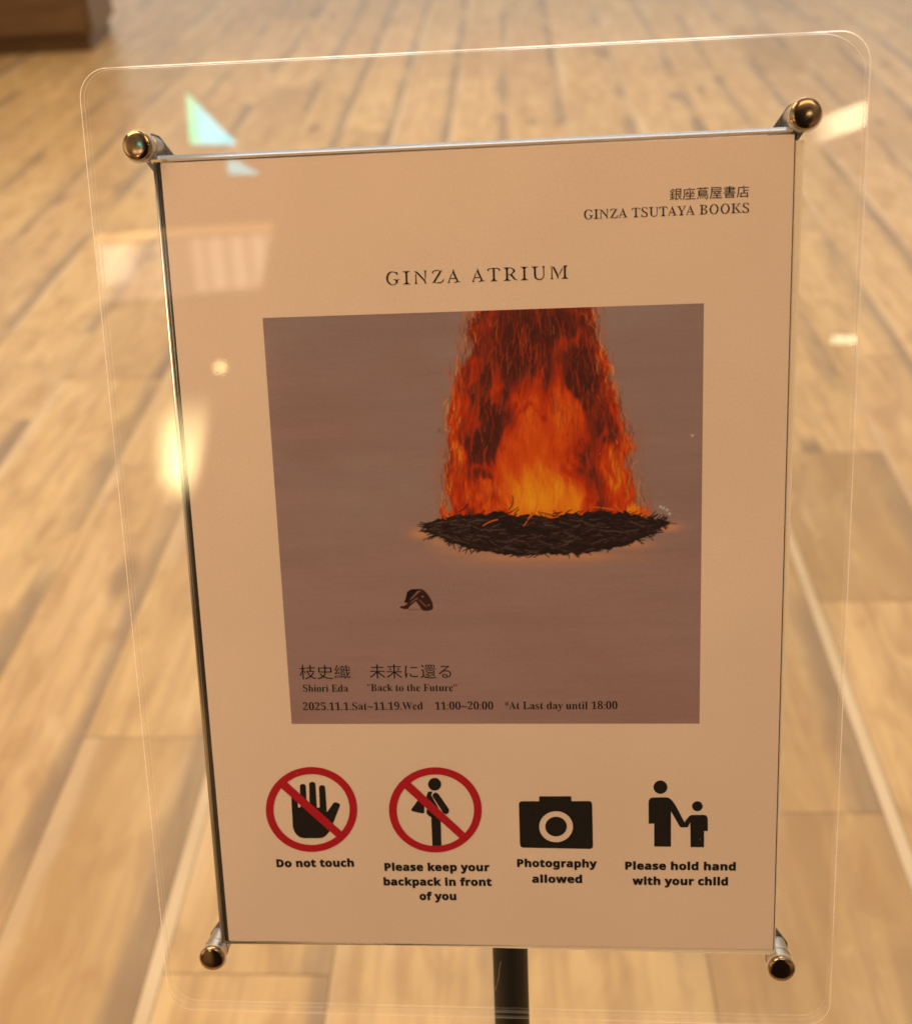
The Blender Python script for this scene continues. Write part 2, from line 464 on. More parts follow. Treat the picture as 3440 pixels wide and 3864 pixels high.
cab = thing('wooden_cabinet', 'dark brown wooden cabinet standing on the floor far behind the sign, at its upper left', 'cabinet', Matrix.Translation((-2.08, 6.0, 0)) @ Matrix.Rotation(math.radians(6), 4, 'Z'))
BROWN = wood_mat('brown_wood', (0.13, 0.075, 0.038), (0.19, 0.11, 0.058))
bm = bmesh.new(); box_bm(bm, -1.4, 0.0, 0.03, 0.6, 0.08, 0.9, 0.004); bm_obj('carcass', bm, BROWN, cab)
bm = bmesh.new(); box_bm(bm, -1.38, -0.03, 0.06, 0.58, 0.0, 0.079); bm_obj('plinth', bm, wood_mat('plinth_wood', (0.12, 0.07, 0.038), (0.15, 0.09, 0.048)), cab)
for k in range(2):
    bm = bmesh.new(); box_bm(bm, -1.38 + k * 0.69, -0.71 + k * 0.69, 0.01, 0.0295, 0.10, 0.88, 0.003)
    d = bm_obj('door', bm, BROWN, cab)
    bm = bmesh.new(); box_bm(bm, (-0.75 if k == 0 else -0.65), (-0.735 if k == 0 else -0.635), -0.012, 0.0098, 0.45, 0.57, 0.003); bm_obj('handle', bm, STEEL, d)


# ================================================================ poster
ROOT = Matrix.Translation((0.0, 0.30, 0.0))
GL = {
'store_name_japanese': '9265 18296 11 -40 6 -36 34 9 -7 35 -12 40;9421 18312 -9 -38 -12 -36 30 -9 26 73;9723 18471 0 -75 -58 0 -58 -8 -57 8 0 75;9723 18507 -173 0 0 73 172 0;9514 18108 15 18 66 9 44 14 3 22 10 22 -102 -28 0 195 50 0 22 -51 30 -47 13 -53 104 -101 7 26 25 13 -58 39 -48 56 50 31 33 25 -30 30 -26 -21 -46 -32 -19 40 -16 45 126 -2 0 259 -196 -2 -66 2 0 -489 10 34 -28 -19 20 -16;9368 18621 -66 -56 -51 -65 -3 -13 1 -24 46 36 0 -43 43 0 0 -67 -94 0 0 -36 94 0 0 -172 -101 -20 12 -40 103 32 61 5 59 13 -21 35 -71 -15 0 162 86 0 0 36 -86 0 0 68 45 0 0 35 -138 0 41 41 37 43 51 -42 29 -28 28 31 -31 29 -55 42 8 13;10281 18489 -26 -77 -61 -69 0 173 -44 0 0 -235 -171 0 0 -35 171 0 0 -92 -211 0 0 -35 176 0 58 -2 59 2 176 0 0 35 -213 0 -1 92 176 0 0 35 -176 0 0 60 46 -12 23 22 29 42 49 -43 26 -26 27 28 -31 29 -55 46 12 35 4 21;10032 18489 -27 -83 -50 -58 14 -20 22 -7 25 25 29 47 54 -56 28 29 -23 24 -43 39 14 55;10127 18618 24 -40 -131 0 -64 -7 -65 10 0 -164 -8 -144 -39 -127 20 -21 14 -22 48 157 10 157 0 126 176 0 59 13 58 -13 176 0 0 35 -223 0 1 37 -12 18;10531 18205 -19 -36 -33 -27 33 -25 36 33 20 41;10620 18193 7 -34 2 -29 40 7 -4 29 -7 33;10716 18193 13 -29 8 -26 37 11 -9 25 -14 29;10799 18212 32 -33 13 -18 36 13 -17 22 -20 19;10825 18626 0 -21 -165 0 0 21 -46 0 0 -21 -143 0 0 -36 143 0 0 -28 46 0 0 28 165 0 0 -28 46 0 0 28 148 0 0 36 -148 0 0 21;10717 18537 -2 -7 10 -25 -178 0 0 -270 406 1 -11 -68 -13 -28 -7 -4 -12 -1 -60 3 16 -16 14 -20 48 0 27 8 10 5 18 41 6 105 9 -12 -115 18 -290 0 0 29 426 0 0 31 -426 0 0 29 234 0 117 17 0 114 -130 18 -65 0 14 25;10593 18476 61 0 61 9 61 -9 123 0 0 -33 -306 0;10593 18384 0 33 306 0 0 -33;11184 18578 365 0 0 -60 -365 -1;11138 18614 0 -165 -11 -162 -55 -163 23 -8 18 -14 59 173 12 174 0 33 294 0 117 17 0 97 -114 17;11242 18299 17 12 59 -8 58 4 0 -52 -160 0 0 -35 160 0 0 -65 -207 0 0 -36 464 0 0 36 -213 0 0 65 166 0 0 35 -166 0 0 55 57 4 42 17 42 -39 46 13 -123 98 131 0 0 36 -183 0 -61 -3 -61 -6 -61 9 -61 0 0 -36 118 0 -32 -38 -24 -20 -22 -7 0 1;11450 18383 45 -33 -205 -11 32 36 33 28 163 0;11824 18189 304 0 0 -38 -304 0;11824 18217 0 36 304 0 0 -36;11779 18284 0 -184 45 0 0 20 304 0 0 -19 46 0 0 183;11699 18345 0 -33 547 0 0 33 -252 0 0 34 211 0 0 30 -211 0 0 33 59 0 118 18 0 47 75 0 0 33 -75 0 0 46 -118 17 -59 0 0 42 -46 0 0 -42 -183 0 0 -29 183 0 0 -34 -247 0 0 -33 247 0 0 -35 -190 0 0 -30 190 0 0 -33 -207 0 0 -30 207 0 0 -34;11994 18574 131 0 0 -34 -131 0;11994 18472 0 35 131 0 0 -35;12459 18319 0 -209 46 0 0 25 260 0 0 -24 47 0 0 208 -171 -2 0 85 200 0 0 35 -200 0 0 73 -47 0 0 -194 -67 0;12505 18171 -1 110 131 -1 130 1 0 -110;12569 18629 15 -26 17 -34 -123 0 -121 3 0 -154 -9 -146 -44 -128 21 -21 14 -21 54 157 11 159 0 115 171 0 57 8 57 -8 171 0 0 36 -228 0 2 38 -12 19',
'store_name': '5487 17398 -44 3 -41 10 -35 20 -27 25 -22 28 -18 30 -13 33 -7 37 -3 40 4 39 8 35 12 32 16 31 21 29 27 24 32 21 38 10 41 3 35 -3 36 -8 44 -15 6 -3 6 -10 41 -5 -70 -12 46 35 9 12 -11 -23 33 0 -4 -43 4 -42 -30 -1 3 -7 -24 45 -14 19 -22 12 -18 12 -19 9 -20 5 -21 2 -65 -23 -62 -96 -13 -85 7 -64 19 -51 55 -65 31 -17 36 -6 23 1 17 5 12 8 19 26 6 -4 5 18 0 55 6 23 3 -32 -39 49 -11 6 -18 3 -23 2 0 15 73 -16 72 -1 73 17 0 -15 -19 -1 -14 -4 -9 -6 -34 -52 0 34 7 -21 0 -67 -49 -18 -49 -43;5732 17408 0 17 20 3 15 4 12 7 39 49 -2 -32 -6 23 0 59 0 237 6 21 2 -32 -38 48 -11 6 -16 3 -21 2 0 16 224 0 0 -16 -21 -2 -16 -3 -11 -6 -40 -47 4 32 6 -22 0 -294 -1 -14 -6 -14 10 -9 8 15 22 -21 8 -5 23 -6 15 -2 0 -17;6362 17399 -35 53 -30 58 -43 47 -179 213 1 -307 7 -26 3 1 11 -7 15 -4 -12 1 0 -19 -78 -1 0 19 -19 -1 21 4 7 4 19 20 -5 -8 -2 11 2 26 0 234 32 42 -71 59 -10 4 25 -6 0 23 35 -18 59 -14 25 -29 43 -41 167 -199 0 228 -2 25 0 11 3 -5 -16 16 -7 4 -22 5 18 -2 0 19 79 0 0 -19 12 2 -15 -5 -10 -7 -2 4 -7 -29 -1 -142 -16 -61 -10 -61 22 -61 4 -61;6469 17409 0 10 50 39 27 51 192 307 -108 -1 -24 -3 -20 -6 -34 -17 -24 -33 -10 -22 2 6 -27 -27 5 61 21 41 53 22 67 3 68 0 68 -27 67 26 0 -10 -49 -38 -27 -51 -189 -303 104 0 42 3 35 10 34 16 19 26 19 32 3 9 26 29 -7 -75 -27 -46 -44 -24 -62 -8 -63 0 -62 16 -63 10;6901 17410 0 20 -20 -2 10 4 22 13 11 13 1 22 76 185 40 56 21 64 14 66 18 -1 15 -64 22 -61 26 -60 18 -63 32 -57 22 -61 1 -26 24 -10 20 -6 10 -8 10 -5 12 -2 0 -17 -69 21 -69 -21 -69 0 0 17 29 3 35 17 10 3 -4 15 -29 70 -163 0 -25 -62 -3 -20 -8 -5 30 -18 26 -3 -28 0 0 -17 -34 2;6987 17562 142 0 -73 170;7570 17411 0 16 21 2 16 4 11 7 37 52 0 -30 -5 24 -1 334 -25 0 -31 -3 -27 -9 -23 -16 -17 -22 -12 -27 -23 0 0 66 64 28 64 4 129 0 65 -4 64 -27 1 -68 -26 0 -11 38 -37 28 -64 12 -23 0 0 -334 -5 -25 0 31 36 -53 11 -6 17 -4 22 -2 0 -16;7932 17433 0 96 28 0 18 -45 3 -12 41 -32 27 -11 32 -4 23 3 19 6 16 11 12 15 7 17 4 37 -6 36 -17 23 -18 13 -94 45 -27 15 -20 16 -14 17 -10 21 -8 25 -4 24 2 23 9 20 12 17 16 15 18 12 21 9 22 5 24 2 28 -2 32 -6 44 -11 5 -7 54 -2 -78 -26 43 43 -6 -21 -4 0 32 -37 0 -38 -26 0 3 -9 -10 20 -11 19 -9 21 -19 10 -16 11 -17 8 -17 5 -18 2 -21 -2 -18 -6 -14 -10 -11 -12 -6 -15 -2 -16 4 -35 8 -22 -7 4 12 -17 17 -14 21 -13 104 -50 28 -20 9 -11 7 -11 11 -28 4 -17 3 -24 -3 -23 -8 -22 -13 -21 -19 -16 -22 -12 -26 -10 -28 -5 -32 -2 -43 4 -53 17 -4 5 -5 13 -11 10 43 0 -46 -33 -5 -10 8 25;8508 17400 -53 9 -50 29 -27 27 -11 20 -7 28 -4 46 1 211 5 23 1 -33 -37 52 -10 7 -15 5 -19 2 0 16 218 0 0 -16 -36 -6 -8 -4 -14 -13 -14 7 -11 -9 6 -16 1 -15 1 -227 5 -36 12 -29 40 -33 23 -9 29 -3 63 14 38 44 13 72 -1 207 -1 18 -6 21 -16 10 -17 5 11 -1 0 20 38 -6 38 6 0 -23 15 3 -14 -5 -19 -16 13 33 -11 -48 -1 -17 0 -186 -5 -60 -13 -47 -23 -34 -33 -24 -42 -14;8834 17412 0 17 21 1 16 5 11 7 37 52 0 -31 -5 25 -1 334 -25 0 -31 -3 -28 -10 -22 -15 -17 -22 -12 -28 -23 0 -1 67 65 27 64 5 129 0 65 -5 64 -27 0 -67 -25 0 -12 37 -36 29 -64 12 -23 0 0 -334 -6 -25 1 31 36 -53 11 -7 17 -4 22 -1 0 -16;9178 17413 0 20 -20 -2 10 4 22 13 11 13 1 22 75 186 41 55 21 64 14 66 18 -1 15 -64 22 -61 26 -60 18 -63 32 -57 22 -61 1 -26 24 -10 20 -6 9 -8 11 -5 12 -1 0 -18 -69 22 -69 -22 -69 0 0 17 29 3 35 17 10 3 -4 15 -29 70 -163 0 -25 -62 -3 -20 -9 -5 30 -18 27 -3 -28 0 0 -17 -34 2;9264 17565 142 0 -73 170;9675 17414 0 16 20 2 15 5 11 7 35 52 0 -31 -6 24 0 94 -76 139 -32 69 -22 13 -21 7 -13 10 -23 6 0 17 71 -18 71 2 71 16 0 -16 -31 -3 -13 -7 -33 -47 1 66 8 -41 99 -185 100 164 5 13 6 40 10 -24 -36 21 -27 3 29 0 0 16 38 -2 37 2 0 -23 22 5 -10 -5 -18 -13 -16 -6 0 -18 -131 -209 2 -27 0 -59 -6 -24 0 31 35 -52 11 -7 16 -5 20 -2 0 -16;10012 17414 0 21 -20 -3 11 4 22 14 10 12 1 22 76 186 41 55 21 64 14 66 18 -1 15 -64 22 -61 25 -60 19 -63 32 -57 22 -61 1 -26 24 -10 20 -6 9 -8 11 -5 12 -1 0 -17 -69 21 -69 -22 -69 0 0 17 29 3 35 18 9 2 -3 15 -29 70 -163 0 -25 -62 -3 -19 -9 -6 30 -18 27 -3 -28 0 0 -17 -34 2;10099 17566 141 0 -72 170;10608 17415 0 16 20 2 15 5 13 10 32 50 -16 -27 10 21 0 68 -9 68 9 68 0 86 5 17 -8 12 -6 -18 -24 26 -8 5 -21 5 -13 0 0 16 198 1 129 -31 20 -70 1 -9 -21 -32 -81 -52 93 -61 25 -33 3 -21 -3 -27 -12 -22 -86 -68 -51 -5;10750 17653 55 2 25 7 17 11 21 29 9 8 9 31 -4 29 -14 21 -28 25 -17 7 -22 2 -13 -1 -9 -3 -21 -18 -10 11 -4 -13 6 -16;10807 17438 25 3 20 7 33 30 15 25 5 34 -8 34 -5 -4 -32 44 -22 15 -22 5 -33 2 -33 0 0 -157 -7 -17 0 37 32 -49 9 -5;11273 17406 -31 1 -30 6 -28 10 -25 15 -20 19 -18 21 -28 46 -10 25 -7 26 -5 27 -1 29 2 28 5 27 7 25 10 25 12 24 14 23 18 22 22 19 25 15 29 10 31 5 32 2 31 -2 30 -5 28 -9 24 -16 21 -19 18 -21 15 -22 12 -23 10 -25 7 -26 5 -28 2 -29 -2 -28 -5 -27 -8 -26 -10 -24 -12 -24 -14 -23 -18 -22 -22 -18 -25 -16 -28 -10 -31 -6;11277 17427 62 23 59 101 13 80 -7 64 -19 51 -51 66 -29 17 -33 6 -62 -23 -59 -101 -13 -80 7 -64 20 -51 51 -66 28 -17;11781 17406 -31 2 -30 6 -28 9 -24 15 -21 20 -18 21 -28 46 -10 25 -7 26 -4 27 -2 28 2 29 5 26 7 26 10 25 12 23 15 24 18 21 21 19 25 16 29 9 31 6 32 2 32 -2 29 -5 28 -10 25 -15 20 -20 18 -20 15 -23 13 -23 10 -25 7 -26 4 -27 2 -29 -2 -28 -5 -27 -7 -26 -10 -25 -12 -23 -15 -23 -18 -22 -21 -19 -25 -15 -29 -10 -30 -6;11785 17428 62 23 60 101 12 79 -7 65 -19 51 -51 66 -28 17 -34 5 -62 -22 -59 -101 -12 -80 7 -64 19 -51 51 -66 28 -17;12053 17417 0 16 20 2 15 5 11 7 35 52 0 -31 -5 24 -1 72 2 70 -2 70 0 72 6 22 0 -33 -36 53 -10 7 -15 4 -20 2 0 16 219 1 0 -16 -37 -7 -7 -3 -12 -12 -16 5 -11 -9 6 -15 1 -16 0 -155 74 51 33 55 60 60 9 15 3 12 -7 10 -18 7 1 0 0 18 30 -6 94 6 0 -16 24 0 -39 -8 -47 -20 -42 -46 -84 -84 110 -134 33 -49 50 -35 14 -3 15 -12 8 -4 23 -3 0 -17 -77 15 -77 1 -77 -16 0 17 31 1 16 5 38 42 -5 -48 -5 16 -16 27 -145 178 -27 -24 0 -138 -6 -25 1 31 34 -52 11 -7 16 -4 20 -2 0 -17;12573 17439 0 96 28 0 19 -45 2 -12 41 -32 27 -11 32 -3 23 2 20 7 15 11 12 14 7 17 5 38 -7 35 -16 24 -18 12 -95 45 -27 16 -20 16 -14 17 -10 20 -7 25 -4 24 1 23 9 20 13 18 15 14 19 12 20 9 23 5 24 2 28 -2 31 -5 44 -12 5 -7 55 -1 -78 -27 43 43 -7 -20 -4 0 32 -38 1 -38 -27 0 3 -9 -9 21 -12 19 -8 20 -20 10 -16 11 -17 8 -17 5 -18 2 -21 -2 -17 -6 -15 -9 -10 -13 -7 -14 -2 -17 4 -34 8 -22 -7 3 12 -16 17 -15 21 -13 105 -50 27 -20 10 -11 7 -11 11 -27 4 -17 2 -25 -3 -23 -8 -22 -12 -20 -19 -16 -23 -13 -25 -9 -29 -6 -31 -2 -44 4 -53 17 -4 5 -4 14 -11 9 42 0 -45 -33 -6 -9 8 24',
'title': '-3905 14696 -69 4 -61 17 -50 31 -41 36 -32 39 -27 43 -18 47 -11 51 -4 58 5 54 12 50 18 46 25 43 30 41 41 34 47 33 56 16 63 4 53 -3 55 -12 67 -22 9 -9 10 -15 61 -8 -104 -13 69 51 13 19 -17 -33 50 0 -9 -62 9 -62 -46 0 5 -10 -19 32 -13 36 -23 27 -36 13 -28 18 -29 13 -31 8 -31 2 -108 -35 -94 -134 -20 -123 10 -94 30 -75 91 -92 47 -25 56 -8 34 2 26 7 18 11 44 57 2 -26 7 27 0 80 7 32 1 -46 -60 71 -17 8 -27 5 -35 3 0 22 111 -23 111 -5 111 27 0 -21 -29 -3 -22 -5 -15 -8 -53 -73 -1 48 7 -32 0 -98 -69 -24 -74 -60;-3407 14710 0 23 30 5 24 6 20 11 61 67 -3 -44 -5 33 0 86 0 341 5 31 0 -47 -58 70 -16 7 -25 5 -33 3 0 23 342 0 0 -23 -31 -3 -24 -5 -17 -7 -61 -69 2 47 4 -32 1 -424 -2 -20 -5 -21 16 -14 -4 40 52 -47 12 -7 16 -5 43 -7 0 -23 -229 2;-2321 14695 -49 81 -44 84 -66 67 -279 313 0 -423 2 -29 16 -58 -13 29 28 -17 24 -6 -18 2 0 -28 -60 2 -60 -2 0 26 -29 -1 32 6 11 6 47 45 -23 -30 -6 18 3 37 0 337 50 71 -70 52 -28 14 -10 9 -17 5 40 -8 0 33 52 -30 82 -16 107 -106 260 -292 0 338 -3 36 4 17 20 -24 -42 39 -12 5 -33 8 27 -3 0 28 61 -2 60 2 0 -28 19 2 -23 -6 -30 -19 16 37 -16 -64 -2 -29 0 -176 -25 -88 -18 -88 33 -88 10 -88;-2033 14715 0 9 79 54 46 72 295 445 -174 -2 -36 -4 -59 -16 -28 -12 -31 -51 -17 -32 3 8 -41 -32 8 81 39 53 74 34 103 8 104 0 103 -43 103 35 0 -9 -79 -52 -44 -72 -292 -440 168 0 64 5 56 12 55 20 26 40 26 49 5 12 40 36 -12 -102 -47 -66 -60 -28 -95 -17 -96 0 -95 23 -96 16;-1248 14710 0 29 -32 -3 16 6 14 9 24 7 15 19 -1 34 43 87 34 91 39 89 62 80 39 89 15 97 27 -1 16 -94 34 -89 39 -86 31 -89 46 -84 33 -88 7 -35 31 -18 34 -7 34 -16 19 -3 0 -24 -106 33 -106 -33 -105 0 0 24 44 4 63 30 13 -2 -6 24 -44 100 -256 0 -39 -89 -3 -17 -2 -31 -22 17 55 -31 41 -5 -44 0 0 -24 -51 6;-1117 14928 224 0 -114 255;-78 14710 0 29 -32 -3 16 6 14 9 24 7 15 19 -1 34 43 87 34 91 39 89 62 80 39 89 15 97 27 -1 16 -94 34 -89 39 -86 31 -89 46 -84 33 -88 7 -35 31 -18 34 -7 34 -16 19 -3 0 -24 -106 33 -106 -33 -105 0 0 24 44 4 63 30 13 -2 -6 24 -44 100 -256 0 -39 -89 -3 -17 -2 -31 -22 17 56 -31 40 -5 -44 0 0 -24 -51 6;53 14928 225 0 -115 255;791 14710 0 23 32 2 25 6 26 16 51 68 0 -42 -4 35 -1 481 -45 0 -48 -4 -42 -14 -36 -17 -24 -36 -18 -40 -36 0 0 96 98 36 99 10 197 0 98 -10 99 -36 0 -97 -40 0 -21 66 -38 26 -111 20 -43 0 0 -481 -5 -36 0 42 51 -69 26 -14 25 -6 34 -2 0 -23;1428 14710 0 23 30 3 23 7 32 19 43 63 -1 -42 -5 35 0 103 0 305 5 33 1 -45 -47 65 -28 18 -23 6 -29 4 0 23 297 0 90 -8 121 -78 34 -33 8 -24 2 -18 -4 -31 -29 -43 -123 -74 131 -183 65 -74 26 -4 17 -7 10 -9 10 -6 13 -3 15 -2 -47 0 0 -23 -55 28 -94 17 -83 116 -130 128 -64 0 0 -181 -6 -35 0 42 43 -63 32 -19 23 -7 31 -3 0 -23 -223 2;1639 15028 67 -3 55 -27 29 45 33 21 52 64 5 -10 11 50 -10 36 -79 78 -66 15 -23 -2 -17 -4 -33 -20 -32 -56 1 48 7 -28;2248 14710 0 23 30 5 23 6 20 11 61 67 -3 -44 -4 33 -1 86 1 340 5 32 0 -47 -59 70 -16 7 -24 5 -33 3 0 23 342 0 0 -23 -32 -3 -24 -5 -16 -7 -62 -69 2 46 5 -31 0 -424 -2 -20 -5 -21 16 -14 -4 40 52 -47 13 -7 15 -5 44 -7 0 -23 -229 1;3104 14694 -80 18 -73 40 -40 38 -15 28 -11 38 -5 66 1 304 5 33 1 -45 -47 65 -28 18 -23 6 -29 4 0 23 111 -3 222 3 0 -23 -22 -3 -34 -6 -11 -6 -39 -34 -7 26 -17 -14 5 -22 2 -22 1 -327 7 -53 18 -44 57 -41 47 -17 44 -4 96 20 58 63 20 103 0 298 -2 27 -16 51 9 -22 -27 16 -25 7 16 -2 0 29 58 -11 58 11 0 -33 23 5 -21 -8 -45 -35 42 81 -24 -91 -2 -25 0 -268 -7 -85 -21 -68 -35 -50 -49 -34 -65 -20;3660 14709 0 29 -19 -2 23 7 25 14 -5 -15 15 47 2 28 0 413 49 22 -5 21 -23 11 -12 -18 -31 26 -11 6 -34 7 27 -2 0 26 76 -30 93 -15 45 -50 167 -366 134 291 62 76 70 94 145 0 0 -29 21 3 -22 -7 -30 -20 -45 -62 -5 44 13 -33 0 -400 -1 -25 -6 -24 10 -19 -8 54 59 -64 11 -6 14 -4 38 -4 0 -24 -109 3 -218 -3 0 24 40 6 14 4 12 6 60 61 -9 -52 10 18 -5 23 -1 23 0 345 -3 153 -171 -378 -81 -60 -9 -87 -16 -86 -27 0 -15 99 -39 89 -189 413 0 -492 2 -30 12 -39 6 1 18 -9 25 -6 -19 1 0 -27 -65 3',
'artist_japanese': '-9247 -4599 0 -140 -197 1 0 -51 197 -1 -1 -138 -92 -11 -92 12 0 -52 48 0 -27 -7 63 -127 84 -107 -119 -68 -130 -46 22 -25 14 -31 137 52 124 74 111 -74 131 -52 21 29 24 25 -127 47 -109 67 106 124 24 84 32 53 -10 32 -25 -4 -142 4 0 138 216 -1 0 52 -215 1 0 139;-9347 -4979 185 -3 94 1 -64 -110 -81 -90 -76 92;-9646 -4598 -1 -170 -127 1 0 -52 134 -1 -23 -100 -129 -219 13 -41 17 -33 61 106 54 134 -2 -415 67 0 1 364 -12 113 59 -98 36 -65 32 65 -48 68 -66 44 0 77 111 0 0 51 -111 1 1 170;-8722 -4794 246 -1 -1 -171 -245 1;-8406 -4796 246 -1 -1 -171 -246 1;-8670 -5074 -65 -17 49 -80 76 -76 -105 -49 -148 -40 22 -27 17 -28 161 46 113 59 215 -73 286 -29 -3 34 29 20 -270 28 -204 65 66 103 23 120 211 -1 106 -6 1 285 -105 -5 -211 1 1 137 -71 1 0 -138 -208 1 -104 6 -2 -285 104 5 208 -1 -21 -101 -57 -86 -72 66;-7233 -4708 35 -58 27 -53 52 23 -26 51 -38 57;-7825 -5193 10 -69 6 -63 48 9 -6 62 -11 70;-7911 -5184 -14 -80 -20 -68 26 -11 15 -31 26 96 15 86;-7739 -5178 21 -63 15 -56 46 14 -16 55 -22 62;-7187 -4991 -20 -55 -39 -75 -11 92 -10 106 159 -1 1 52 -162 1 -5 126 -2 133 -59 1 7 -260 -92 0 28 76 -55 13 -8 -30 -19 -58 -64 0 -10 57 -11 32 -48 -10 8 -27 9 -52 -84 1 0 -52 88 12 87 -12 87 11 88 -13 12 -144 29 -151 -49 -15 -72 -68 14 127 1 101 -14 101 -192 1 -28 -91 13 -90 0 -91 -14 -90 54 0 0 61 155 -1 -4 -24 16 0 -64 -44 34 -11 30 -14 58 44 69 68 43 -87 57 -1 56 38 15 52 -22 28 -15 31 -13 -81 -18 -28 -32 28 -49 57 83 124 36 89;-7551 -4653 27 -49 -132 1 0 -52 101 0 101 12 100 -13 0 52 -134 0 7 44 -13 21;-7569 -5145 135 -1 0 -80 -136 0;-7569 -5098 0 79 136 0 0 -79;-7896 -5113 20 7 158 29 4 -21 49 13 -26 52 -7 68 -46 -11 15 -54 -118 -18 49 66 38 74 56 66 30 51 -40 49 -28 -57 -47 -82 -74 20 66 110 45 97 -47 46 -57 -133 -35 -91 5 2 -60 -41 26 -25 19 -23 3 15 92 -4 -43 -63 -23 -44 -17 -19 -47 -30 29 -24',
'exhibit_japanese': '-5715 -4585 0 -146 -290 2 0 -52 289 -1 0 -179 -89 20 -264 1 0 -51 320 -2 -160 -161 -186 -113 34 -18 14 -36 177 115 153 157 -1 -321 70 0 1 324 154 -161 176 -118 14 38 35 17 -186 114 -160 163 326 -2 1 52 -269 1 -90 -19 1 179 298 -2 0 52 -298 1 0 145;-4575 -4793 -30 -65 -40 -69 62 -11 37 56 41 72;-5058 -4815 36 -62 22 -56 62 24 -23 54 -37 60;-4826 -4589 0 -108 -316 2 -1 -51 317 -2 -2 -245 -89 21 -268 1 -1 -52 318 -1 -158 -152 -181 -106 32 -20 16 -33 177 114 154 156 -1 -308 70 -1 1 311 154 -161 178 -117 16 34 32 19 -181 109 -158 154 320 -1 0 51 -270 2 -90 -21 1 246 323 -2 0 52 -323 1 0 108;-3942 -4741 0 -53 184 -10 181 9 0 53 -179 -9;-3915 -5106 -63 6 -6 -30 -4 -46 48 -87 86 -21 66 -14 139 5 98 13 -1 57 -107 -16 -114 -4 -118 26 -31 57 3 36;-4119 -4692 -71 32 -2 -30 -29 -181 -17 -192 4 -78 28 -196 64 4 -3 30 1 39 24 89 36 81 -30 48 -52 -124 -5 59 -2 60 16 170 30 157;-3210 -4825 0 -47 592 -3 0 48;-3073 -4954 314 -2 0 -70 -105 0 -105 -4 -104 5;-2817 -4664 93 -1 0 -80 -93 1;-2963 -4663 92 -1 0 -80 -92 0;-3104 -4663 88 0 0 -81 -88 1;-3162 -4647 -1 -112 83 -13 83 -1 83 -13 83 13 83 -1 83 13 1 112 -83 13 -83 0 -83 13 -83 -12 -83 0;-3381 -4639 62 -71 41 -54 56 34 -43 52 -53 57;-3059 -5260 -61 -59 104 54 82 6 53 13 12 27 13 25 -129 -25 -26 81 66 48 43 22 98 0 137 25 -84 -55 -27 -47 -99 60 -21 -43 114 -71 106 -74 12 57 -95 61 54 29 52 32 -83 51 46 0 0 103 -177 26 -89 0 -177 -25 -1 -102 156 -26 -105 -64 -125 -25 29 -14 34 -21 38 12 66 27 0 -114 2 37 -30 -16 21 -18 -8 39;-3266 -4885 -127 -4 0 -51 90 0 -1 -277 -63 -37 -48 -47 26 -79 60 76 49 33 33 -17 43 -34 93 -36 154 -9 178 3 136 7 21 31 23 25 -169 -10 -186 -4 -125 8 -111 41 -50 38 1 257;-2058 -5290 -34 -5 -38 -2 -85 20 -32 49 20 39 51 16 82 -33;-2358 -4696 1 -55 335 12 -106 -87 -101 -88 -115 -84 -128 -101 50 -51 185 148 61 11 95 10 142 -42 56 -106 -29 -89 -83 -56 -52 106 -128 46 -100 -33 -37 -78 51 -87 143 -35 108 43 116 20 82 162 -70 143 -182 59 -61 -4 -63 -13 127 101 98 98 34 7 27 14 -37 45 -20 -10 -31 -3 -154 1 -152 -4',
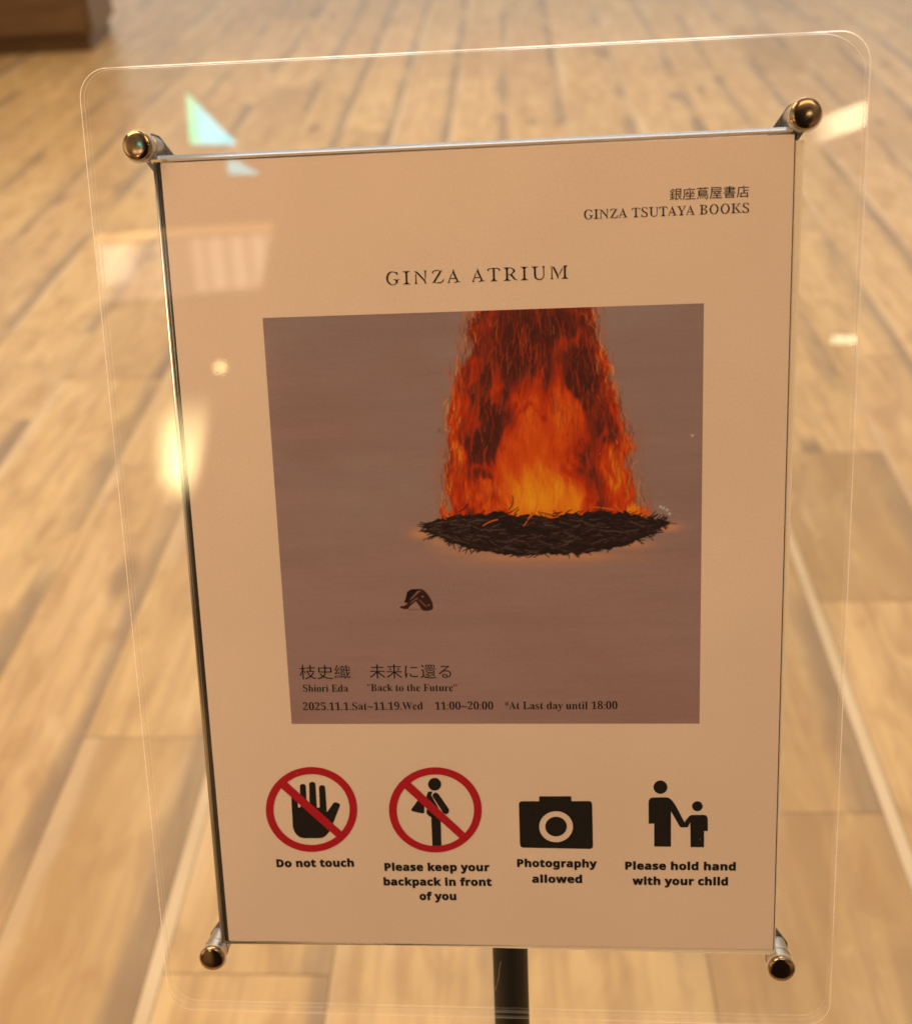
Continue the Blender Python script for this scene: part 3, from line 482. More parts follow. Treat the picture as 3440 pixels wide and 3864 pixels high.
'artist': '-9669 -6063 0 87 22 0 15 -40 16 -24 19 -17 22 -10 25 -3 19 2 15 6 13 10 10 13 5 15 2 18 -7 37 -17 27 -11 9 -76 42 -23 14 -18 16 -12 18 -9 21 -4 25 1 22 5 20 7 18 11 16 12 14 15 10 17 8 18 5 19 2 23 -2 25 -6 37 -11 46 -2 -63 -29 35 39 -6 -19 7 0 16 -34 0 -34 -21 0 2 -8 -7 18 -20 33 -12 12 -13 10 -13 8 -14 5 -15 1 -16 -2 -14 -5 -12 -8 -9 -12 -5 -13 -2 -15 2 -14 9 -27 8 -14 13 -13 16 -11 85 -47 25 -19 8 -11 12 -26 8 -31 -2 -24 -5 -21 -9 -20 -12 -17 -15 -14 -18 -11 -21 -9 -23 -5 -25 -1 -27 2 -55 17 -3 9 -7 9 26 2 -30 -24 -5 -9 7 22;-9360 -6083 0 17 -16 -2 12 7 24 46 -12 -33 -6 12 1 306 -2 9 -3 6 -5 5 -7 3 3 -1 0 16 82 -1 6 -54 0 -108 21 25 25 15 4 0 88 -42 -3 -3 7 -42 -1 -134 -6 -13 1 -8 22 -12 -16 2 0 -17 -76 0 0 14 -21 0 12 4 12 18 -2 150 0 15 -4 21 -5 6 -6 4 -10 1 -15 -3 -50 -36 23 35 -1 -181 -7 -12 2 -9 21 -12 -16 3 0 -18;-9023 -5760 -20 3 -6 3 -9 10 -3 7 0 14 3 7 9 10 6 3 20 3 19 -3 12 -8 6 -13 0 -13 -2 -7 -11 -13 1 3 -6 -3;-9064 -6084 0 17 -15 -2 12 7 23 46 -12 -34 -6 13 1 182 -2 9 -3 6 -4 4 -7 3 3 -1 0 16 82 0 5 -55 0 -164 -7 -12 2 -9 20 -11 -16 2 0 -18;-8817 -6094 -22 2 -21 6 -18 11 -16 14 -14 17 -11 19 -8 23 -5 24 -1 25 1 27 5 24 8 22 12 20 13 17 17 13 18 10 20 6 22 2 22 -2 20 -6 18 -10 16 -13 14 -17 11 -20 8 -22 5 -25 2 -27 -2 -26 -5 -25 -9 -22 -11 -19 -13 -17 -16 -13 -19 -10 -20 -6;-8817 -6075 13 2 10 8 8 13 7 36 2 63 -1 45 -3 33 -5 22 -8 14 -10 8 -13 2 -13 -2 -11 -8 -7 -14 -5 -22 -3 -33 -1 -44 2 -63 6 -37 8 -13 10 -8;-8646 -6086 0 18 -17 -2 12 6 23 46 -8 -34 -10 14 2 169 -3 22 -3 6 -11 6 2 0 0 16 78 -1 9 -50 9 17 11 14 27 12 32 4 26 -9 2 -3 -5 -11 3 -11 -6 -9 -4 -16 0 1 -23 -4 -21 6 9 -8 -5 4 -12 16 -10 4 -7 -2 -7 -5 -18 -2 -6 -12 7 -20 -1 -134 -5 -14 -5 12 18 -24 17 -7 -13 1 0 -16;-8383 -5762 -20 3 -6 3 -9 10 -3 7 0 14 3 7 9 10 6 3 20 2 19 -2 12 -8 6 -13 0 -13 -2 -7 -11 -13 1 3 -6 -3;-8424 -6087 0 18 -15 -2 11 6 24 46 -12 -33 -6 13 0 181 -1 10 -3 6 -4 4 -7 3 3 -1 0 16 81 0 6 -55 0 -164 -7 -12 1 -9 21 -12 -16 3 0 -18;-8152 -6087 0 14 16 1 13 4 8 6 29 48 -17 -25 2 18 -1 125 2 125 -3 22 -11 27 -8 6 -12 4 -16 1 1 15 248 -1 49 -24 0 -64 -18 0 -12 28 -15 18 -22 11 -28 7 -45 3 -19 -4 -4 -3 -23 -45 2 38 10 -12 2 -10 0 -123 33 2 26 10 14 24 8 22 5 27 12 0 0 -195 -13 0 -6 40 -5 15 -13 26 -9 8 -15 -3 -15 3 -22 1 -1 -133 -11 -17 -7 32 29 -43 7 -3 23 -3 46 4 19 5 16 8 15 10 13 13 12 16 19 40 16 2 -20 -111 -53 -11;-7711 -6098 -17 2 -16 7 -15 9 -13 13 -11 16 -9 19 -7 22 -3 23 -2 25 2 28 4 26 7 23 10 21 12 17 14 13 15 11 17 6 18 1 23 -3 20 -11 17 -19 0 104 -2 27 3 -14 -9 12 -16 7 6 -1 0 16 84 0 9 -55 -1 -272 -6 -14 6 -9 -4 3 13 -15 7 -3 -2 0 0 -18 -17 -1 -37 8 -35 -22 13 58 -30 -41 -21 -14;-7686 -6065 8 1 8 4 15 14 16 6 -7 -30 1 196 -8 33 15 -10 -20 -7 -8 6 -17 4 -15 -3 -11 -9 -8 -14 -6 -22 -3 -27 -2 -34 1 -34 4 -27 5 -21 7 -14 11 -9;-7333 -6099 -45 47 3 -8 -25 -21 -34 16 -23 -4 -11 2 -45 14 -9 12 8 -6 0 6 -5 -16 -1 26 48 42 17 32 35 15 44 15 0 44 -1 15 -3 12 -5 9 -8 6 -10 4 -12 1 -19 -2 -12 -6 -3 -10 13 -30 0 -17 -20 -12 -14 5 5 0 -56 17 20 -16 -4 20 1 13 5 12 8 10 23 15 12 11 15 5 18 3 19 1 33 -2 60 -35 6 -14 -5 2 5 -15 2 -92 -1 -64 -5 -9 -1 -7 16 -8 12 6 7 -12 -55 -38 18 10;-7414 -6061 12 3 21 13 5 0 0 100 -35 -15 -21 -24 -8 -37 2 -18 10 -17',
'exhibit': '-6145 -5772 32 0 7 50 1 38 -47 0 -1 -38;-6236 -5771 32 -1 8 50 0 39 -47 0 0 -39;-6068 -6065 0 15 16 2 12 4 9 6 27 50 -16 -26 3 18 -2 123 3 137 9 16 -5 10 -16 4 -11 10 -17 4 -11 1 0 14 163 -1 59 -7 61 -30 14 -60 -8 -26 -74 -54 72 -47 23 -39 1 -15 -1 -18 -3 -11 -7 -18 -50 -43 -33 -17 -42 -3;-5939 -5851 34 2 20 6 14 9 10 15 7 21 5 26 -3 24 -7 19 -6 15 -11 10 -14 6 -18 2 -10 -1 -8 -2 -4 -5 -16 -4 7 -24;-5904 -6045 20 2 17 7 12 12 17 39 4 28 -6 29 -9 23 -11 16 -15 11 -21 7 -43 2 -2 -141 -10 -15 -4 33 26 -45 5 -5;-5526 -6075 -46 46 3 -8 -26 -21 -34 16 -24 -3 -11 1 -46 14 -9 12 8 -6 0 6 -5 -16 -1 26 49 41 18 32 36 16 44 14 0 44 -1 14 -3 12 -5 9 -8 6 -10 4 -13 1 -19 -2 -12 -6 -4 -10 14 -30 0 -16 -21 -12 -14 5 5 0 -57 16 20 -15 -4 20 2 13 5 12 8 9 23 15 12 11 16 6 18 3 19 1 35 -3 61 -34 6 -15 -5 3 5 -15 2 -92 -1 -63 -6 -9 0 -7 16 -8 13 6 6 -12 -56 -38 18 10;-5608 -6038 11 3 22 13 5 0 0 99 -36 -15 -21 -24 -8 -36 2 -18 10 -17;-5331 -6076 -37 9 -17 10 -15 13 -14 16 -10 19 -8 21 -5 23 -2 25 2 27 6 25 9 22 12 20 15 18 17 14 20 10 21 6 22 2 24 -2 19 -8 29 -21 7 -15 3 -17 -3 -16 19 27 -57 -35 14 6 -24 -2 -11 4 -3 21 1 18 -2 12 -8 7 -12 2 -26 -10 -15 -31 -5 -52 2 -38 7 -32 10 -25 15 -18 18 -10 21 -4 18 3 18 10 17 15 11 -9 -29 -34 -35 -20;-5181 -6068 0 17 -16 -2 12 7 24 46 -12 -33 -6 12 2 59 -2 58 0 187 -4 15 -4 4 -7 3 2 0 1 15 86 0 3 -61 -1 -184 71 77 4 8 2 8 -3 8 -10 4 -15 2 14 0 0 14 39 -2 39 2 0 -18 -22 -10 -18 -15 -42 -44 33 -49 26 -55 46 -53 8 -5 -17 3 0 -19 -39 17 -40 -17 0 14 -21 0 9 2 6 4 4 -1 -2 13 -6 10 -70 107 4 4 0 -105 -7 -12 1 -9 22 -11 -17 3 0 -18;-4689 -6078 -15 16 -47 27 -1 9 6 -9 -2 26 0 177 5 0 0 6 19 45 13 21 9 22 19 29 12 0 0 -96 23 -1 0 -26 -23 0 -1 -168 2 -20 6 -12 11 -4 12 4 10 9 8 17 13 -8 -20 -35 -26 -22;-4471 -6079 -23 2 -20 6 -19 10 -17 14 -14 17 -11 20 -8 22 -5 23 -2 26 2 26 5 24 8 22 12 20 14 16 17 14 18 10 21 6 22 2 23 -2 20 -6 19 -10 16 -14 14 -16 12 -20 8 -22 5 -24 2 -27 -2 -26 -5 -24 -9 -22 -11 -20 -14 -16 -17 -14 -18 -9 -21 -6;-4471 -6061 14 3 10 8 8 13 7 36 2 61 -1 45 -3 33 -5 22 -8 13 -10 8 -13 3 -14 -2 -11 -8 -7 -14 -5 -22 -4 -33 -1 -44 2 -62 7 -36 8 -13 11 -8;-4090 -6080 -15 16 -47 27 -2 9 7 -9 -3 26 1 177 4 0 0 6 19 45 14 21 8 22 19 29 13 0 -1 -96 24 -1 0 -26 -24 0 0 -168 1 -20 6 -12 11 -4 12 4 10 9 9 16 13 -7 -20 -36 -27 -21;-3967 -6072 0 17 -16 -2 12 7 25 45 -13 -33 -6 13 1 304 -2 8 -3 6 -5 5 -7 3 3 0 0 15 84 0 6 -54 0 -107 21 24 26 15 4 0 90 -41 -2 -3 6 -43 -1 -132 -6 -13 1 -8 22 -12 -16 2 0 -17 -78 0 1 14 -22 0 12 4 12 18 -1 149 -2 26 -3 9 -4 6 -7 4 -10 2 -16 -4 -50 -35 23 35 -1 -180 -7 -12 2 -9 21 -12 -16 3 0 -17;-3579 -6082 -39 12 -17 8 -15 12 -13 16 -10 20 -8 22 -4 25 -2 28 23 22 7 19 -16 30 11 19 13 16 15 13 18 10 18 6 20 2 29 -4 24 -11 20 -18 15 -25 9 -30 3 -36 0 9 -66 -1 -67 -14 7 -57 23 -37 36 -12 21 4 18 13 10 12 17 -6 -27 -36 -35 -23;-3611 -5910 68 0 0 41 -2 18 -4 13 -6 10 -8 5 -11 2 -20 -8 -12 -27;-3303 -6074 0 14 16 3 13 4 8 7 27 49 -7 -27 -6 21 1 248 -3 18 18 -24 -29 47 -9 6 -13 4 -16 3 0 15 252 -1 50 -25 0 -63 -19 1 2 -7 -6 19 -7 15 -10 13 -12 10 -14 7 -18 5 -46 4 -29 -2 -12 -14 -12 7 3 -9 7 -9 0 -129 32 2 32 12 -1 5 10 16 8 22 5 27 14 0 -2 -65 2 -130 -14 0 -5 31 -8 23 -10 17 1 5 -32 12 -32 3 0 -122 -2 -14 -10 -15 9 -7 15 -4 13 -9 10 -3 28 -2 0 -15;-2888 -6070 19 -17 -89 46 7 0 1 -2 -5 22 -2 28 0 141 -1 10 -3 7 -5 5 -8 4 3 -1 1 16 87 -1 3 -67 0 -143 7 -15 5 -5 15 -4 16 3 13 9 12 14 1 168 -2 10 -4 7 -5 5 -9 3 4 0 0 15 89 0 3 -68 -2 -149 3 -13 17 -8 -3 1 -1 -18 -17 -1 -38 7 -36 -24 14 61 -23 -30 -12 -11 -12 -8 -14 -7 -15 -3;-2597 -6085 -15 16 -47 27 -2 9 7 -9 -2 26 0 177 4 0 0 5 19 46 14 21 8 22 20 29 12 0 0 -97 23 0 0 -27 -23 1 -1 -168 2 -20 5 -12 12 -4 11 4 11 9 8 16 13 -7 -20 -36 -26 -21;-2408 -6072 19 -17 -89 47 7 -1 1 -2 -5 23 -2 27 1 141 -2 10 -3 7 -5 6 -7 3 3 0 0 15 87 0 3 -67 0 -144 7 -14 5 -5 15 -4 16 2 14 9 12 14 0 168 -2 11 -4 7 -5 5 -8 3 3 -1 0 16 89 -1 3 -68 -2 -148 3 -13 17 -9 -3 1 0 -17 -18 -1 -38 6 -36 -23 14 60 -23 -30 -11 -10 -13 -9 -14 -6 -15 -4;-2174 -6078 0 17 -17 -2 12 6 24 46 -8 -34 -10 14 2 167 -4 22 -2 7 -12 6 2 0 1 15 80 0 8 -50 10 17 11 13 28 13 33 3 26 -8 1 -3 -4 -12 3 -11 -6 -8 -4 -17 0 2 -24 -4 -21 6 8 -8 -5 4 -12 16 -10 4 -7 -2 -7 -5 -18 -3 -7 -11 7 -20 0 -133 -6 -14 -4 12 18 -24 17 -7 -13 2 -1 -17;-1862 -6088 -39 12 -16 8 -16 12 -13 16 -10 20 -7 22 -5 25 -2 28 23 23 7 18 -15 30 10 19 14 16 15 13 17 10 19 6 20 2 28 -4 25 -11 20 -18 15 -25 9 -30 2 -36 1 9 -67 -1 -67 -14 8 -57 23 -37 36 -11 20 4 19 12 10 12 17 -6 -27 -36 -35 -23;-1893 -5916 68 0 -1 42 -2 17 -4 14 -5 9 -9 6 -11 2 -20 -9 -12 -27;-1546 -5685 -33 -19 -21 -30 -7 -38 4 -27 12 -18 -19 7 83 22 -14 -11 2 8 -4 16 -8 11 -16 6 0 23 6 19 15 20;-1662 -5685 -34 -18 -20 -30 -8 -39 5 -27 11 -18 -18 8 83 22 -15 -11 2 7 -3 17 -9 10 -16 6 0 23 6 20 16 19',
'dates': '-9745 -7109 0 31 42 69 64 72 18 23 26 41 15 38 7 38 2 21 -3 22 -4 17 -7 13 -9 10 -11 5 -13 2 -17 -3 -14 -9 -10 -16 -6 -21 -4 -28 -17 1 -13 3 -55 35 11 -16 1 22 5 13 9 12 41 31 19 8 24 4 26 2 39 -3 32 -14 47 -39 7 -15 3 -12 2 -20 -1 -14 -6 -28 -12 -30 -37 -51 -62 -69 -89 -93 138 2 24 4 9 7 11 23 4 13 -3 -12 40 0 -1 -69 -55 -17 -54 -9 -54 -1 -54 10;-9284 -7125 -32 3 -28 9 -23 16 -19 22 -15 27 -10 31 -7 37 -3 40 -2 44 1 44 4 40 6 36 10 32 15 26 19 22 23 15 27 10 33 3 31 -3 27 -9 23 -16 19 -21 15 -26 11 -32 7 -36 4 -40 1 -44 -1 -44 -3 -40 -7 -37 -11 -32 -15 -26 -19 -22 -23 -16 -26 -10;-9284 -7085 19 6 14 17 9 27 10 84 2 55 -2 55 -11 84 -9 27 -14 16 -19 6 -19 -6 -14 -16 -9 -28 -11 -83 -1 -55 2 -55 11 -84 10 -28 14 -16;-9104 -7107 0 31 42 69 64 73 18 23 26 40 15 38 7 39 2 21 -3 22 -4 17 -7 13 -9 9 -11 6 -13 1 -17 -3 -14 -9 -10 -15 -6 -21 -4 -29 -17 1 -13 4 -55 35 11 -17 1 22 5 14 9 12 41 31 19 8 24 4 26 1 39 -3 32 -14 47 -38 7 -15 3 -13 2 -20 -1 -14 -6 -27 -12 -30 -37 -52 -62 -69 -89 -92 138 1 24 5 9 7 11 23 4 12 -3 -12 40 1 -1 -69 -55 -17 -54 -10 -54 0 -54 9;-8663 -7123 -26 1 -23 4 -20 6 -15 8 -13 9 -9 11 -6 11 -4 13 -2 12 2 14 -14 -36 59 49 -16 -9 6 3 11 -1 -1 12 5 -23 5 -11 15 -18 11 -6 12 -4 15 -1 23 4 11 5 10 8 9 10 7 13 10 36 2 24 -4 28 -8 23 -11 18 -15 13 -20 7 -23 3 -25 -2 -27 26 -8 -12 -2 -12 -25 32 15 183 54 -4 54 0 54 -3 55 -19 2 -59 -38 -1 2 -6 -11 24 -16 4 -119 0 -9 -120 27 7 36 3 42 -4 35 -11 40 -32 18 -28 7 -24 3 -34 -1 -25 -5 -22 -7 -19 -10 -17 -24 -27 -14 -12 -16 -8 -35 -10;-8420 -7049 -21 -6 -9 -10 -5 -19 5 -19 9 -10 21 -6 20 6 9 11 5 18 -5 19 -9 10;-8301 -7115 -1 33 47 0 17 4 9 8 24 47 -7 -36 -13 18 -1 313 -28 -35 -24 -23 -12 -6 -11 -2 -9 1 34 -17 -64 54 33 -56 -24 51 3 15 32 13 32 19 26 2 78 45 16 0 -7 -62 8 -63 1 -249 -4 -13 -14 -16 -1 29 31 -36 8 -3 57 -1 0 -33;-7981 -7114 0 33 47 0 16 4 9 8 25 47 -7 -35 -13 17 -2 314 -28 -35 -24 -24 -11 -6 -12 -2 -8 1 33 -17 -63 54 33 -56 -25 51 4 15 32 13 31 19 27 2 77 45 16 0 -7 -62 9 -62 1 -250 -5 -13 -13 -15 -1 28 31 -35 8 -4 57 -1 0 -33;-7654 -7046 -20 -6 -9 -10 -5 -19 5 -19 9 -10 20 -6 21 7 9 10 5 18 -5 19 -9 10;-7535 -7112 0 33 47 0 16 4 9 8 25 47 -7 -35 -13 17 -2 313 -28 -35 -23 -23 -12 -6 -11 -2 -9 1 33 -17 -63 54 33 -56 -25 51 4 15 32 13 31 19 27 2 77 45 16 0 -7 -62 9 -63 1 -249 -5 -13 -13 -16 -1 29 31 -36 8 -3 57 -1 0 -33;-7208 -7044 -20 -6 -9 -10 -5 -19 5 -19 9 -10 20 -6 21 6 9 10 5 19 -5 19 -9 10;-7108 -7089 0 94 25 0 16 -43 18 -26 20 -18 24 -11 28 -3 21 2 17 7 14 11 10 14 6 17 2 18 -8 40 -19 29 -12 10 -84 44 -25 16 -19 17 -15 19 -10 23 -4 26 1 25 5 22 8 19 12 17 13 15 16 12 18 8 20 6 21 2 25 -2 28 -6 41 -12 50 -2 -69 -32 38 43 -6 -20 8 0 18 -37 0 -37 -23 0 2 -9 -8 20 -10 19 -12 16 -13 13 -14 11 -15 8 -16 5 -15 2 -19 -2 -15 -6 -13 -9 -9 -13 -6 -14 -2 -16 2 -16 10 -28 10 -15 14 -14 17 -12 94 -50 27 -21 10 -12 12 -27 9 -34 -1 -25 -6 -24 -9 -21 -14 -18 -16 -16 -20 -12 -22 -10 -26 -5 -27 -2 -29 2 -61 18 -3 10 -8 10 29 2 -33 -27 -5 -9 7 24;-6594 -7118 -49 51 2 -9 -27 -23 -37 17 -25 -4 -12 1 -50 16 -10 13 10 -7 -1 7 -5 -18 -2 28 53 46 19 35 38 17 48 16 -1 47 -1 16 -3 13 -6 9 -8 7 -11 4 -14 2 -21 -3 -12 -6 -4 -12 15 -32 0 -18 -22 -13 -16 5 6 0 -62 18 22 -17 -3 10 -1 12 1 14 5 13 9 11 25 16 13 12 17 6 19 4 21 1 37 -3 66 -37 6 -15 -5 2 5 -16 2 -31 1 -69 0 -68 -6 -10 -1 -8 9 -3 5 -5 3 0 14 7 8 -13 -61 -42 20 10;-6682 -7077 12 3 23 14 5 1 0 108 -38 -17 -23 -27 -8 -39 2 -20 11 -18;-6412 -7116 -16 17 -51 29 -2 10 7 -10 -3 28 -1 193 5 0 0 6 9 19 11 31 15 22 8 24 21 33 13 0 0 -106 26 0 0 -29 -26 0 1 -182 2 -22 6 -13 6 -3 6 -1 13 4 11 10 9 18 14 -8 -21 -39 -28 -23;-6309 -6984 27 21 27 16 27 5 22 -3 24 -9 49 -22 24 -9 23 -3 30 5 28 15 26 20 -1 51 -26 -20 -27 -16 -27 -6 -22 4 -23 8 -48 23 -24 9 -24 3 -30 -5 -29 -15 -26 -20;-5932 -7106 -1 33 47 1 17 4 9 7 24 47 -7 -35 -13 17 -1 314 -28 -35 -24 -24 -11 -6 -12 -2 -9 2 34 -18 -64 54 33 -56 -24 51 3 15 32 13 32 20 26 1 78 45 16 0 -7 -62 8 -62 1 -249 -4 -14 -14 -15 -1 28 31 -35 8 -4 57 -1 0 -33;-5612 -7104 0 33 47 0 16 4 9 8 25 46 -7 -35 -13 17 -2 314 -28 -35 -23 -23 -12 -6 -11 -2 -9 1 33 -18 -63 54 33 -56 -25 52 4 15 32 13 31 19 27 1 77 46 16 0 -7 -63 9 -62 1 -249 -5 -13 -13 -16 -1 29 31 -36 8 -3 57 -1 0 -33;-5285 -7036 -20 -6 -9 -11 -5 -18 5 -19 9 -10 21 -6 20 6 9 10 5 19 -5 19 -9 10;-5166 -7103 0 34 47 0 16 4 9 7 25 47 -7 -35 -13 17 -2 314 -28 -35 -23 -24 -12 -6 -11 -2 -9 2 33 -18 -63 54 33 -56 -24 51 3 15 32 13 31 20 27 1 77 45 16 0 -7 -62 9 -62 1 -249 -5 -14 -13 -15 -1 28 31 -35 8 -4 57 -1 0 -33;-4771 -7107 -21 1 -19 3 -15 6 -12 7 -10 9 -8 10 -8 22 -1 12 3 16 -20 -36 65 49 -22 -13 8 3 8 -17 10 -14 12 -10 15 -7 18 -2 42 20 27 61 11 100 -20 -21 -12 -9 -15 -7 -16 -4 -18 -2 -31 5 -42 21 -19 23 -11 21 -6 20 -4 39 2 29 5 26 8 24 12 21 15 17 18 15 21 10 24 7 26 2 26 -2 25 -7 23 -12 20 -18 17 -22 14 -28 10 -34 7 -40 -1 -46 -5 -33 4 -32 -5 -31 -7 -29 -10 -26 -12 -24 -14 -21 -17 -18 -19 -15 -23 -10 -25 -7;-4745 -6885 13 2 11 4 11 6 24 -8 1 19 -2 5 -3 63 -6 38 -9 29 -12 20 -14 11 -17 4 -15 -3 -13 -8 -10 -15 -7 -21 -5 -26 -1 -32 6 -48 18 -30;-4518 -7033 -21 -6 -9 -10 -4 -19 4 -19 10 -10 20 -6 20 6 10 10 4 19 -4 19 -10 10;-4309 -7109 -17 53 -13 56 -19 52 -51 161 -4 58 -9 12 -16 6 -6 8 -6 5 -9 4 18 -3 0 20 27 -16 56 16 27 0 0 -18 18 2 -16 -6 -4 -4 -21 -53 8 38 6 -11 73 -233 46 129 36 26 -14 83 -11 11 -12 7 -6 6 -19 6 -14 2 0 15 60 -15 60 16 59 0 0 -15 -21 -3 -17 -11 -7 5 5 -31 -1 -12 26 -66 45 -140 57 194 6 25 0 19 -3 7 -5 5 -8 4 -12 3 0 16 83 1 0 -19 -8 -5 -7 -8 -6 -10 -10 -29 -55 -181 -31 -56 -5 -65 -18 -60 -16 0 -19 59 -15 61 -21 59 -40 122 -44 -124 -39 -52 -4 -66 -21 -60;-3800 -7106 -41 12 -18 9 -17 13 -14 17 -11 22 -8 24 -5 27 -3 30 25 25 7 21 -17 32 12 20 14 18 16 15 19 10 19 7 22 2 31 -4 26 -11 21 -20 16 -27 10 -33 4 -39 0 10 -71 -1 -72 -16 9 -62 24 -40 39 -13 22 5 20 13 10 14 19 -6 -29 -40 -37 -26;-3835 -6919 73 0 -1 45 -2 19 -4 15 -7 10 -9 6 -12 2 -21 -9 -13 -29;-3557 -7105 -19 2 -18 6 -16 10 -14 15 -13 17 -10 20 -7 23 -4 25 -2 27 1 31 5 27 8 26 10 22 13 18 15 15 17 11 18 7 20 2 25 -4 22 -11 19 -20 0 112 -3 29 3 -15 -10 13 -7 4 -11 3 7 0 0 16 92 1 11 -59 0 -294 -6 -15 6 -10 -4 4 15 -16 8 -4 -3 0 0 -19 -18 -2 -41 9 -38 -24 14 62 -33 -44 -23 -15;-3530 -7070 9 2 8 4 17 15 17 6 -7 -32 -1 211 -9 36 17 -11 -22 -7 -18 9 -10 1 -16 -3 -12 -9 -9 -16 -6 -23 -3 -30 -2 -37 2 -36 3 -29 6 -23 9 -15 12 -10',
'hours': '-2701 -7097 0 33 46 0 16 4 8 8 25 46 -7 -35 -13 17 0 311 -28 -35 -23 -23 -11 -6 -12 -2 -8 2 33 -18 -62 54 32 -56 -24 51 4 15 31 13 31 19 26 1 75 45 16 0 -7 -62 8 -62 0 -247 -4 -13 -14 -15 -1 28 31 -35 7 -4 56 -1 0 -32;-2388 -7096 0 32 46 0 16 4 8 8 24 46 -6 -35 -13 17 0 311 -28 -35 -23 -23 -11 -6 -12 -2 -8 2 32 -18 -61 54 32 -55 -24 50 3 15 32 13 30 19 26 1 76 45 16 0 -7 -62 8 -62 0 -247 -5 -13 -13 -15 -1 28 31 -35 7 -3 56 -2 0 -32;-2069 -6816 -20 -6 -9 -10 -4 -19 4 -18 9 -10 20 -6 20 6 9 10 5 18 -5 19 -9 10;-2069 -7030 -20 -6 -9 -10 -4 -19 4 -18 9 -10 20 -6 20 6 9 10 5 18 -5 19 -9 10;-1850 -7102 -32 3 -27 9 -23 16 -18 21 -14 27 -11 32 -6 36 -3 40 -2 43 2 44 3 39 6 36 11 32 14 26 18 21 23 15 27 10 32 3 30 -3 26 -10 23 -15 18 -21 14 -26 11 -32 7 -36 4 -40 1 -43 -1 -44 -4 -39 -6 -37 -11 -31 -15 -26 -19 -22 -22 -16 -26 -9;-1850 -7062 18 5 14 17 8 27 11 83 1 55 -1 54 -11 83 -9 27 -13 16 -18 6 -19 -6 -13 -16 -9 -27 -11 -83 -2 -54 2 -55 11 -83 9 -27 13 -17;-1538 -7102 -31 3 -27 9 -23 16 -18 22 -15 26 -10 32 -6 36 -4 40 -1 44 1 43 4 40 6 36 10 31 15 26 18 21 23 16 27 9 32 3 30 -3 26 -9 22 -16 19 -21 14 -26 11 -31 7 -37 3 -39 2 -44 -2 -43 -3 -40 -7 -36 -11 -32 -14 -26 -19 -22 -22 -15 -26 -10;-1538 -7062 19 5 13 17 9 27 10 83 2 55 -2 55 -10 82 -9 27 -13 16 -18 6 -19 -6 -14 -16 -9 -27 -11 -82 -1 -55 1 -55 11 -83 10 -27 13 -17;-1368 -6974 27 21 26 15 27 6 21 -4 23 -8 48 -23 23 -9 23 -3 29 5 28 15 25 19 0 52 -26 -21 -27 -15 -26 -6 -21 4 -22 8 -47 23 -24 9 -23 3 -30 -5 -28 -14 -26 -20;-1035 -7084 0 30 41 69 63 71 18 23 25 40 14 37 7 39 2 21 -2 21 -5 17 -6 13 -9 9 -10 6 -13 2 -17 -3 -13 -9 -10 -15 -6 -21 -4 -28 -17 1 -12 3 -54 35 11 -17 0 22 5 14 9 12 40 30 19 8 23 4 26 1 38 -3 31 -14 46 -38 6 -15 4 -12 2 -20 -1 -14 -6 -27 -12 -30 -37 -51 -61 -68 -86 -91 135 0 22 5 9 7 11 22 4 13 -3 -12 40 0 -2 -68 -53 -17 -53 -9 -53 0 -53 9;-585 -7102 -32 4 -27 9 -22 16 -19 21 -14 27 -11 31 -6 37 -3 40 -1 43 1 44 3 39 6 36 11 31 14 27 18 21 23 15 27 9 32 3 30 -3 27 -9 22 -15 18 -21 15 -27 11 -31 6 -36 4 -40 1 -43 -1 -44 -4 -40 -6 -36 -11 -31 -15 -27 -18 -21 -22 -16 -27 -9;-585 -7061 18 5 14 16 9 28 10 83 2 55 -2 54 -11 83 -8 27 -14 16 -18 5 -18 -5 -14 -16 -9 -27 -11 -83 -2 -54 2 -55 11 -83 9 -28 14 -16;-368 -6815 -20 -6 -9 -10 -5 -19 5 -18 9 -10 20 -6 20 6 9 10 4 18 -4 19 -9 10;-368 -7029 -20 -6 -9 -10 -5 -19 5 -19 9 -9 20 -6 20 6 9 10 4 18 -4 19 -9 10;-150 -7101 -31 3 -28 9 -22 16 -18 21 -15 27 -10 32 -6 36 -4 40 -1 43 1 44 4 39 6 36 10 32 15 26 18 21 22 15 28 10 31 3 31 -3 26 -10 22 -15 18 -21 15 -26 11 -32 7 -36 3 -40 1 -43 -1 -44 -3 -39 -7 -37 -11 -31 -15 -27 -18 -21 -22 -16 -26 -9;-150 -7061 19 5 13 17 9 27 10 83 2 55 -2 54 -10 83 -9 27 -13 16 -18 6 -19 -6 -14 -16 -9 -27 -11 -83 -2 -54 2 -55 11 -83 9 -27 14 -17;163 -7101 -32 3 -27 9 -22 16 -18 22 -15 26 -10 32 -6 36 -4 40 -1 43 1 44 4 40 6 36 10 31 14 26 19 21 22 15 27 10 32 3 31 -3 26 -9 22 -16 18 -21 15 -26 11 -32 6 -36 4 -39 1 -44 -1 -43 -4 -40 -6 -36 -11 -32 -15 -26 -18 -22 -22 -16 -27 -9;163 -7061 18 5 14 17 9 27 10 83 2 55 -2 55 -10 82 -9 27 -14 16 -18 6 -18 -6 -14 -16 -9 -27 -11 -83 -2 -54 2 -55 11 -83 9 -27 14 -17',
